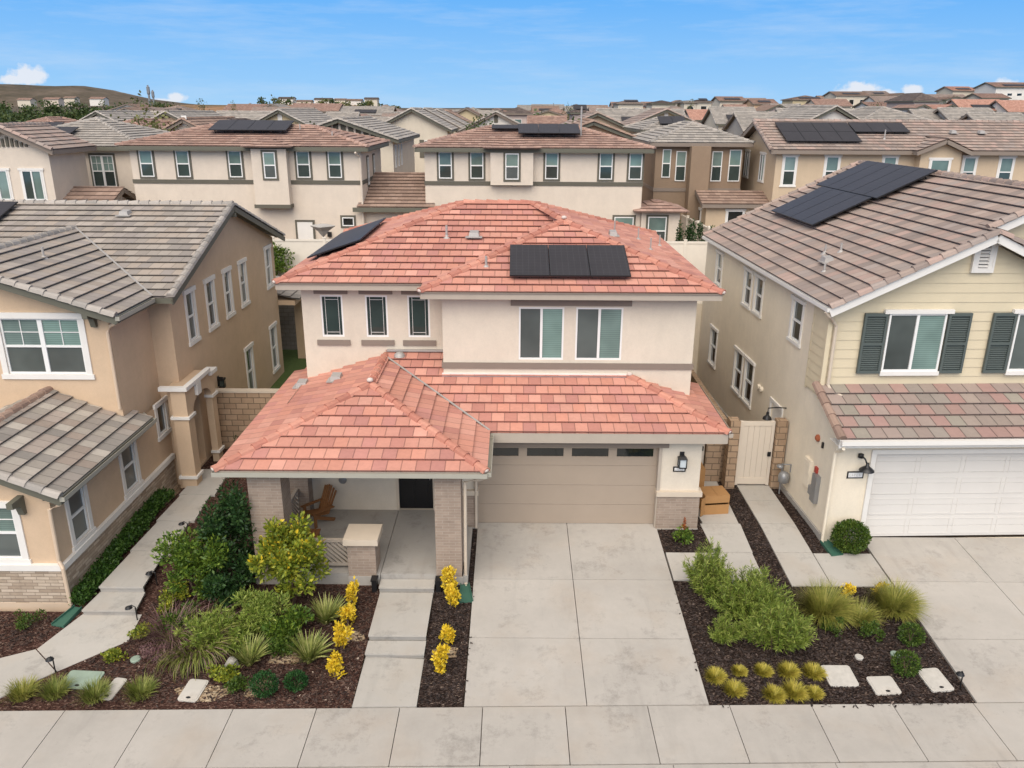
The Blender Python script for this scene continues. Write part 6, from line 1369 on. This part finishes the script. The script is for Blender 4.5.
for i, x in enumerate((8.1, 8.65, 9.1, 9.65)): shrub(('slim dark green columnar shrub by the rear vinyl fence, '+('leftmost', 'second from the left', 'third from the left', 'rightmost and shortest')[i]+' of four'), (x, 39.2, 3.15), .26, .26, 1.35-.22*(i==3)-.1*(i==2), 900, .12, 'deep', seed=130+i, group='columnar shrubs behind the rear fence', name='columnar_shrub')
r = random.Random(4); h = thing('bare_plant', 'bare dark twiggy plant in front of the rear vinyl fence', 'plant', (8.6, 37.6, 2.95)); m = M()
for k in range(26):
    a = r.uniform(0, 2*PI); l = r.uniform(.4, .9); m.tube([(8.6,37.6,2.9), (8.6+math.cos(a)*l*.5,37.6+math.sin(a)*l*.15,2.95+l*.5), (8.6+math.cos(a)*l*1.0,37.6+math.sin(a)*l*.2,2.95+l*.8)], [.02,.013,.006], 4)
m.build('stems', K['bark'], h)
m = M(); m.face([(-30,37.1,2.9), (16,37.1,2.9), (16,40,3.17), (-30,40,3.17)]); struct(m, 'planting_strip', K['mulch_dark'])
# ================================================================== LITTLE THINGS
def lid(label, x, y, w, d, rot, mat, name='utility_lid', sk=0., hole=True, group=None):
    h = thing(name, label, 'utility lid', (x, y, gz(y)-.03), rot, group); sl = .45/6.55; c, s = math.cos(rot), math.sin(rot)
    m = M(); n = 5; pts = []; rr = .06
    for cx, cy, a0 in ((w/2-rr, d/2-rr, 0), (-w/2+rr, d/2-rr, PI/2), (-w/2+rr, -d/2+rr, PI), (w/2-rr, -d/2+rr, 1.5*PI)):
        for k in range(n): a = a0+PI/2*k/(n-1); pts.append((cx+rr*math.cos(a), cy+rr*math.sin(a)))
    P_ = lambda q, z: (x+q[0], y+q[1], gz(y)-.03+z+sl*(s*q[0]+c*q[1]))
    m.prism([P_(q, -.03) for q in pts], (0,0,.06)); m.build('rim', K[mat], h)
    m = M(); m.prism([P_((q[0]*.86, q[1]*.9), .031) for q in pts], (0,0,.008)); o = m.build('lid', K[mat], h)
    if hole: m = M(); m.prism([P_((-.0+.05*math.cos(t), -d*.36+.03*math.sin(t)), .0392) for t in [2*PI*k/10 for k in range(10)]], (0,0,.003)); m.build('finger_hole', K['black'], o)
    m = M(); m.box(x-.08, x+.08, y-.012, y+.012, gz(y)+.005, gz(y)+.012) if 0 else None
lid('faded green rectangular utility lid in the left bed near the walk', -8.95, 13.80, .75, .5, -.05, 'green_lid'); lid('narrow grey utility lid between two grass clumps in the left bed', -8.18, 13.55, .28, .6, -.15, 'concrete_lid'); lid('grey concrete utility lid on sandy soil in the left bed', -6.52, 13.52, .42, .6, -.1, 'concrete_lid')
lid('large pale grey utility lid right of the golden tufts', 6.98, 14.05, .62, .6, .0, 'lid_grey', hole=False); lid('weathered grey utility lid between two boxwoods in the right bed', 7.80, 13.78, .55, .5, .05, 'concrete_lid'); lid('pale grey utility lid right of the front boxwood', 8.95, 13.95, .5, .65, .1, 'lid_grey')
def disc(label, x, y, r_, mat): m = M(); m.lathe((x,y,gz(y)-.04), [(r_,0),(r_,.04),(r_*.9,.05),(0,.05)], 18); tag(m.place('valve_cover', K[mat], (x,y,gz(y)-.04)), label, 'valve cover')
disc('round pale valve cover right of the left walk steps', -8.1, 14.42, .11, 'green_lid'); disc('small round pale valve cover left of the thin grass', 7.62, 14.62, .09, 'lid_grey'); disc('round greenish valve cover near the right boxwoods', 8.45, 14.72, .10, 'green_lid'); disc('round pale disc behind the thin grass in the right bed', 8.35, 16.2, .10, 'lid_grey')
rk_ = M(); r = random.Random(3); rk_.lathe((-5.95,14.25,gz(14.25)-.05), [(.14,0),(.16,.08),(.12,.17),(.05,.22),(0,.22)], 9); rk_.v = [(x+r.gauss(0,.012), y+r.gauss(0,.012), z+r.gauss(0,.01)) for x, y, z in rk_.v]; tag(rk_.place('rock', K['concrete_grey'], (-5.95,14.25,gz(14.25)-.05)), 'grey-green rock between the fountain grass and a yucca', 'rock')
def pathlight(label, x, y, dx=.1, hgt=.36, group='path lights along the left walk'):
    z = gz(y)-.03; h = thing('path_light', label, 'path light', (x, y, z), 0, group); m = M(); m.tube([(x,y,z-.1), (x,y,z+hgt), (x+dx*.6,y,z+hgt+.05), (x+dx,y,z+hgt+.02)], .014, 6); m.build('pole', K['black'], h)
    m = M(); m.lathe((x+dx*1.1,y,z+hgt-.03), [(.085,0),(.07,.03),(.02,.06),(0,.065)], 12); m.build('lamp_head', K['black'], h)
pathlight('black path light at the outer bend of the left walk', -9.62, 14.02, -.06); pathlight('black path light beside the left walk steps', -8.62, 15.7, -.14); pathlight('black path light half way along the left walk', -8.7, 17.0, -.14); pathlight('black path light near the portico end of the left walk', -8.75, 19.2, -.14)
pathlight('black path light at the front corner of the right bed by the driveway', 9.38, 13.75, -.05, group='path lights of the right bed'); pathlight('short black path light at the corner of the side walk by the pier', 5.42, 18.45, -.01, .16, 'path lights of the right bed')
for x, lab in ((-3.32, 'black step light box left of the top entry step'), (-1.76, 'black step light box right of the top entry step')):
    m = M(); m.box(x-.06, x+.06, 16.78, 16.98, gz(16.8)-.05, .08); m.box(x-.08, x+.08, 16.76, 17.0, .08, .11); tag(m.place('step_light', K['black'], (x,16.88,gz(16.8)-.05)), lab, 'light')
def splash(label, x, y, rot):
    z = gz(y)-.03; h = M(); c, s = math.cos(rot), math.sin(rot); T = lambda a, b, zz: (x+a*c-b*s, y+a*s+b*c, z+zz+(.45/6.55)*(a*s+b*c))
    h.hexa([T(-.11,.3,0), T(-.17,-.35,0), T(.17,-.35,0), T(.11,.3,0), T(-.11,.3,.05), T(-.17,-.35,.03), T(.17,-.35,.03), T(.11,.3,.05)])
    for sx in (-1, 1): h.hexa([T(sx*.11,.3,.05), T(sx*.17,-.35,.03), T(sx*.15,-.35,.03), T(sx*.09,.3,.05), T(sx*.11,.3,.10), T(sx*.17,-.35,.07), T(sx*.15,-.35,.07), T(sx*.09,.3,.10)])
    tag(h.place('splash_block', K['green_plastic'], (x,y,z)), label, 'splash block')
splash('dark green splash block under the left house downspout', -10.25, 15.8, -.25); splash('dark green splash block under the porch downspout', -1.1, 16.75, .1); splash('dark green splash block at the corner of the right house', 8.48, 18.72, .2)
# cardboard boxes
def carton(label, x, y, w, d, hgt, rot, z=0., open_=False):
    h = thing('cardboard_box', label, 'cardboard box', (x, y, z), rot); c, s = 1, 0; t = .012; m = M(); X0, X1, Y0, Y1 = x-w/2, x+w/2, y-d/2, y+d/2
    m.box(X0, X1, Y0, Y0+t, z+.003, z+hgt*.52 if open_ else z+hgt)
    if open_: m.box(X0, X1, Y0, Y0+t, z+hgt*.62, z+hgt); m.hexa([(X0,Y0,z+.02), (X0-.16,Y0-.12,z+.02), (X0-.15,Y0-.13,z+.02), (X0+.01,Y0,z+.02), (X0,Y0,z+hgt-.02), (X0-.16,Y0-.12,z+hgt-.02), (X0-.15,Y0-.13,z+hgt-.02), (X0+.01,Y0,z+hgt-.02)]); m.box(X0, X1, Y1-t, Y1, z+.003, z+hgt); m.box(X0, X0+t, Y0+t, Y1-t, z+.003, z+hgt); m.box(X1-t, X1, Y0+t, Y1-t, z+.003, z+hgt); m.box(X0+t, X1-t, Y0+t, Y1-t, z+.004, z+.02)
    m.build('carton', K['card'], h)
    m = M(); m.box(X0, (X0+X1)/2-.004, Y0, Y1, z+hgt, z+hgt+.012); m.box((X0+X1)/2+.004, X1, Y0, Y1, z+hgt, z+hgt+.012)
    if 0: m.hexa([(X0,Y0-.0,z+hgt*.45), (X1,Y0-.0,z+hgt*.45), (X1,Y0+t,z+hgt*.45), (X0,Y0+t,z+hgt*.45), (X0+.01,Y0-.17,z+hgt*.53), (X1-.01,Y0-.17,z+hgt*.53), (X1-.01,Y0-.16,z+hgt*.55), (X0+.01,Y0-.16,z+hgt*.55)])
    m.build('flap', K['card'], h)
    if not open_: m = M(); m.box(x-.03, x+.03, Y0-.002, Y1+.002, z+hgt+.0125, z+hgt+.0145); m.box(x-.03, x+.03, Y0-.002, Y0, z+hgt-.12, z+hgt+.0125); m.build('tape', K['w_yellow'], h)
carton('open brown cardboard box on the side walk, nearer one of two', 5.82, 20.75, .72, .62, .58, .12, .0, True)
carton('taller brown cardboard box behind, leaning at the garage side wall', 5.50, 21.9, .50, .55, .85, .02, .0)
# gas meter at the gate pillar
gm = thing('gas_meter', 'grey gas meter with pipes beside the tall vinyl gate', 'gas meter', (8.1, 21.85, 0)); m = M(); m.tube([(8.1,21.85,-.2), (8.1,21.85,.95)], .025, 8); m.tube([(8.1,21.85,.95), (8.1,21.7,1.0), (8.3,21.7,1.0), (8.3,21.7,.75)], .025, 8); m.build('pipe', K['metal_grey'], gm)
m = M(); m.lathe((8.12,21.68,.42), [(.10,0),(.16,.04),(.17,.2),(.14,.3),(.06,.36),(0,.36)], 14); m.build('meter', K['metal_grey'], gm, True); m = M(); m.lathe((8.05,21.88,.8), [(.04,0),(.11,.03),(.11,.08),(.05,.12),(0,.12)], 12); m.build('regulator', K['metal_grey'], gm, True)
# adirondack chair and small table on the porch
def chair(x, y, rot):
    h = thing('wooden_chair', 'brown wooden slatted lounge chair with tall raked back in the porch corner', 'chair', (x, y, .08), rot); z = .08; h.scale = (.82, .82, .82)
    m = M()
    for k in range(6): xx = x-.25+k*.1; m.beam((xx,y+.18,z+.33), (xx+(k-2.5)*.02,y+.52,z+1.08+.05*(2.5-abs(k-2.5))), .085, .022, (0,1,0))
    m.beam((x-.3,y+.3,z+.62), (x+.3,y+.3,z+.62), .03, .07); m.build('backrest', K['wood'], h)
    m = M()
    for k in range(6): yy = y-.38+k*.1; m.box(x-.28, x+.28, yy, yy+.085, z+.40-k*.018, z+.42-k*.018)
    m.build('seat', K['wood'], h)
    for sx in (-1, 1):
        m = M(); m.beam((x+sx*.30,y-.36,z), (x+sx*.30,y-.36,z+.56), .04, .10, (0,1,0)); m.build('leg', K['wood'], h); m = M(); m.beam((x+sx*.29,y+.40,z+.03), (x+sx*.29,y-.30,z+.36), .03, .12); m.build('leg', K['wood'], h)
        m = M(); m.box(x+sx*.36-.07, x+sx*.36+.07, y-.44, y+.34, z+.56, z+.585); m.build('armrest', K['wood'], h)
chair(-5.3, 19.75, -.75)
h = thing('side_table', 'low brown slatted wooden side table in front of the porch chair', 'table', (-5.25,18.35,.08)); m = M()
for k in range(5): m.box(-5.52+k*.11, -5.42+k*.11, 18.12, 18.58, .48, .505)
m.build('tabletop', K['wood'], h)
for sx in (-5.48, -5.04):
    for sy in (18.16, 18.54): m = M(); m.box(sx-.025, sx+.025, sy-.025, sy+.025, .08, .48); m.build('leg', K['wood'], h)
m = M(); m.lathe((-11.1,37.3,2.9), [(.03,0),(.03,2.3),(.06,2.3),(.75,2.75),(.02,3.0),(0,3.0)], 10); 
u = thing('closed_parasol', 'grey tilted square parasol by the rear fence in front of the white door', 'parasol', (-9.28,39.4,3.2)); m = M(); m.tube([(-9.28,39.4,3.1), (-9.28,39.4,5.2)], .03, 8); m.build('pole', K['metal_grey'], u)
m = M(); m.lathe((-9.28,39.4,5.0), [(.06,0),(.3,.28),(.62,.5),(.58,.54),(0,.62)], 4); m.build('canopy', K['w_grey'], u)
# ================================================================== TREES AND SKYLINE
def tree(label, x, y, z, rx, hgt, mat, seed, n=700, group=None, leaf=.5):
    r = random.Random(seed); h = thing('tree', label, 'tree', (x, y, z), 0, group); t = M(); t.tube([(x,y,z-.5), (x,y,z+hgt*.35), (x+r.uniform(-.3,.3),y,z+hgt*.6)], [.22,.16,.08], 6)
    cl = [(V3((r.gauss(0,.45)*rx, r.gauss(0,.4)*rx, hgt*(.62+r.gauss(0,.17)))), r.uniform(.35,.6)) for _ in range(11)]
    for c, s in cl[:5]: t.tube([(x,y,z+hgt*.3), (x+c.x*.5,y+c.y*.5,z+c.z*.75), (x+c.x,y+c.y,z+c.z)], [.1,.06,.03], 5)
    t.build('trunk', K['bark'], h); m = M()
    for i in range(n):
        c, s = r.choice(cl); v = rvec(r)*(r.random()**.4)*s; p = V3((x,y,z))+c+V3((v.x*rx, v.y*rx, v.z*hgt*.4))
        leafquads(m, p, rvec(r), rvec(r), leaf*r.uniform(.6,1.4), leaf*.8)
    m.build('crown', F[mat], h)
r = random.Random(21); TG = 'trees of the belt below the brown hill'
k = 0
for row, (Y, n, hh) in enumerate(((190, 15, 4.1), (235, 16, 4.8), (285, 15, 5.6))):
    for i in range(n):
        rr = -.68+.27*(i+r.random()*.7)/n; x = rr*Y
        mt = 'olive' if r.random() < .25 else 'tree'; k += 1; s = r.uniform(.75, 1.25)
        tree('bushy dark green tree in the belt below the brown hill' if mt == 'tree' else 'lighter olive tree in the belt below the brown hill', x, Y+r.uniform(-12,12), terrain_far(x,Y)-.2, r.uniform(3.6,5.6), hh*s, mt, 300+k, 420, TG, .75)
for i, (x, y, hh, lab) in enumerate(((31.5,205,3,'small dark shrubby tree on the right slope below the cream skyline houses'), (106,225,4.5,'dark green bush in front of the yellowish hilltop houses'), (118,232,5,'dark green tree right of the cream gabled hilltop house'), (127,220,4,'dark green tree beside the steep dark hipped house'), (3.6,150,4,'green tree near the thin skyline pole'))):
    tree(lab, x, y, terrain_far(x,y)-.2, 3.2, hh+2, 'tree', 400+i, 380, None, .7)
for i in range(12):
    rr = -.30+.17*(i+r.random()*.6)/12; y = r.uniform(360, 560); x = rr*y
    tree('round scrubby bush on the orange hillside below the hilltop houses', x, y, terrain_far(x,y)-.2, r.uniform(2.5,4.5), r.uniform(3,5), 'olive' if i % 2 else 'tree', 600+i, 160, 'bushes on the orange hillside', 1.1)
r2_ = random.Random(77)
for i in range(34):                                   # yard trees between the roofs
    rr = r2_.uniform(-.5, .62); y = r2_.choice([58, 71, 84, 98, 112, 128, 145, 165, 185, 205]); x = rr*y
    if any(a-2 < x < b+2 and Y_-2 < y < Y_+d_+2 for _, a, b, Y_, d_, *_r in FAR): continue
    tree('small green yard tree among the far roofs', x, y, terrain_far(x,y)-.2, r2_.uniform(1.4,2.4), r2_.uniform(6.6,8.3), r2_.choice(['tree','olive','tree']), 700+i, 600, 'yard trees among the far roofs', .26)
def hill(name, pts, y, zb, mat, depth=900, label=None):
    """a real hill: a ridge profile that falls away to front and back"""
    m = M(); rows = []; NJ = 10
    for j in range(NJ+1):
        t = j/NJ; prof = math.sin(PI*t)**1.2; rows.append([(x*(1+(t-.5)*depth/y*.6), y-depth/2+depth*t, zb+(h-zb)*prof*(1+.05*math.sin(i*2.1+j*1.7)*(j != NJ//2))) for i, (x, h) in enumerate(pts)])
    for a, b in zip(rows, rows[1:]):
        for i in range(len(pts)-1): m.face([a[i], a[i+1], b[i+1], b[i]])
    o = struct(m, name, mat)
    for p in o.data.polygons: p.use_smooth = True
t = NT('hill_scrub'); o_ = t.coord(); n1 = t.noise(o_, .006, 7, .7); n2 = t.noise(o_, .05, 5, .7)
c_ = t.ramp(t.math('ADD', t.math('MULTIPLY', n1, .75), t.math('MULTIPLY', n2, .35)), [(.36, (.045,.043,.028)), (.5, (.085,.070,.048)), (.62, (.13,.102,.075)), (.74, (.20,.165,.125))]); t.set(c_, .95, .1)
t = NT('hill_orange'); o_ = t.coord(); n1 = t.noise(o_, .05, 6, .7)
c_ = t.ramp(n1, [(.36, (.07,.07,.032)), (.46, (.15,.11,.06)), (.56, (.30,.17,.09)), (.7, (.40,.27,.17))]); t.set(c_, .95, .1)
hill('hill', [(-2645.7, 22.7), (-2015.2, 47.6), (-1615.3, 68.4), (-1445.9, 70.7), (-1389.6, 71.0), (-1333.7, 68.7), (-1263.7, 66.5), (-1207.1, 68.1), (-1152.0, 60.5), (-1097.2, 50.2), (-1028.9, 34.7), (-945.3, 24.5), (-832.8, 17.1), (-606.5, 10.4), (-266.0, 7.0)], 2400, -5., MATS['hill_scrub'], 1400)
hill('far_hill', [(-3047.7, 12.6), (-1954.2, 18.9), (-1557.1, 18.8), (-1060.8, 17.0), (-465.1, 18.1), (229.8, 22.1), (924.4, 23.8), (1717.3, 30.7), (2706.8, 41.1), (3895.2, 43.3)], 4200, -20., MATS['hill_scrub'], 1600)
ground_far_mat()
for x, y, z0, z1, w, lab in POLES:
    m = M(); m.tube([(x,y,z0), (x,y,z0+(z1-z0)*.6), (x,y,z1)], [w*1.1, w, w*.75], 8); nm = 'tower' if 'tower' in lab else 'mast'; h = thing(nm, lab, nm, (x,y,z0)); m.build('pole', K['metal_grey'], h)
    if nm == 'mast' and y > 350: m = M(); m.lathe((x,y,z0+(z1-z0)*.62), [(w*1.1,0),(w*1.6,.4),(w*1.6,(z1-z0)*.3),(w,(z1-z0)*.32)], 8); m.build('antenna', K['metal_grey'], h)
# ================================================================== CAMERA, LIGHT, SKY
cam = bpy.data.cameras.new('camera'); co = bpy.data.objects.new('camera', cam); COL.objects.link(co); sc.camera = co
cam.sensor_width = 36; cam.lens = 28.125; cam.clip_end = 20000; cam.clip_start = .1
co.matrix_world = Matrix.Translation((0,0,10.9)) @ Matrix.Rotation(math.radians(90-18.9), 4, 'X') @ Matrix.Rotation(math.radians(.35), 4, 'Z')
EL, AZ = math.radians(49), math.radians(205)       # sun behind the camera, a little to the right
sun = bpy.data.lights.new('sun', 'SUN'); so = bpy.data.objects.new('sun', sun); COL.objects.link(so); sun.energy = SUN_E; sun.angle = math.radians(80); sun.color = (1., .935, .84)
dv = V3((-.22*math.cos(EL), -.975*math.cos(EL), math.sin(EL))); so.rotation_euler = dv.to_track_quat('Z', 'Y').to_euler()
wd_ = bpy.data.worlds.new('World'); sc.world = wd_; wd_.use_nodes = True; wt = NT('', wd_.node_tree); bg = wd_.node_tree.nodes['Background']
sky = wt.n('ShaderNodeTexSky', sky_type='NISHITA', sun_disc=False, sun_elevation=EL, sun_rotation=math.atan2(dv.x, dv.y), air_density=1., dust_density=1.5, ozone_density=1.)
g = wt.n('ShaderNodeTexCoord').outputs['Generated']; sp = wt.n('ShaderNodeSeparateXYZ', {0: g}); X, Y, Z = sp.outputs
el = wt.math('DIVIDE', Z, wt.math('SQRT', wt.math('ADD', wt.math('MULTIPLY', X, X), wt.math('MULTIPLY', Y, Y))))
SK = SKY_K
low = wt.ramp(wt.math('MULTIPLY', el, 4.), [(0., (.42*SK,.70*SK,1.0*SK)), (.12, (.33*SK,.64*SK,1.02*SK)), (.56, (.12*SK,.46*SK,1.02*SK)), (1., (.09*SK,.36*SK,.9*SK))])
# thin streaks and a few small cumulus low over the skyline
az = wt.math('DIVIDE', X, wt.math('MAXIMUM', Y, .05))
st = wt.noise(wt.n('ShaderNodeCombineXYZ', {0: wt.math('MULTIPLY', az, 3.), 1: wt.math('MULTIPLY', el, 26.), 2: 0.}).outputs[0], 1.4, 6, .65)
low = wt.mix(wt.math('MULTIPLY', wt.math('SUBTRACT', st, .47, clamp=True), 1.25, clamp=True), low, (.70*SK,.82*SK,.97*SK))
nz = wt.noise(wt.n('ShaderNodeCombineXYZ', {0: wt.math('MULTIPLY', az, 70.), 1: wt.math('MULTIPLY', el, 90.), 2: 3.}).outputs[0], 1., 5, .6)
cl = None
for a, e, sa, se in CLOUDS:
    dx = wt.math('DIVIDE', wt.math('SUBTRACT', az, a), sa); dy = wt.math('DIVIDE', wt.math('SUBTRACT', el, e), se)
    d = wt.math('SQRT', wt.math('ADD', wt.math('MULTIPLY', dx, dx), wt.math('MULTIPLY', dy, dy)))
    v = wt.math('MULTIPLY', wt.math('SUBTRACT', wt.math('ADD', wt.math('SUBTRACT', 1., d), wt.math('MULTIPLY', nz, 1.5)), .78), 2.4, clamp=True)
    cl = v if cl is None else wt.math('MAXIMUM', cl, v)
cl = wt.math('MULTIPLY', cl, wt.math('GREATER_THAN', Y, .1)); 
low = wt.mix(wt.math('MULTIPLY', cl, .85), low, (.90*SK,.92*SK,.97*SK))
k = wt.n('ShaderNodeMapRange', {0: el, 1: .16, 2: .55, 3: 0., 4: 1.}, interpolation_type='SMOOTHSTEP').outputs[0]
lum = wt.n('ShaderNodeRGBToBW', {0: sky.outputs[0]}).outputs[0]; veil = wt.mix(.75, sky.outputs[0], wt.mix(1., wt.n('ShaderNodeCombineColor', {0: lum, 1: lum, 2: lum}).outputs[0], (1.09, 1., .90), 'MULTIPLY'))   # thin high cloud overhead
wt.link(wt.mix(k, low, veil), bg.inputs[0]); bg.inputs[1].default_value = SKY_S
sc.view_settings.view_transform = 'Standard'; sc.view_settings.look = 'None'; sc.view_settings.exposure = EXPO; sc.view_settings.gamma = 1
sc.render.engine = 'CYCLES'; sc.render.resolution_x = 1024; sc.render.resolution_y = 768
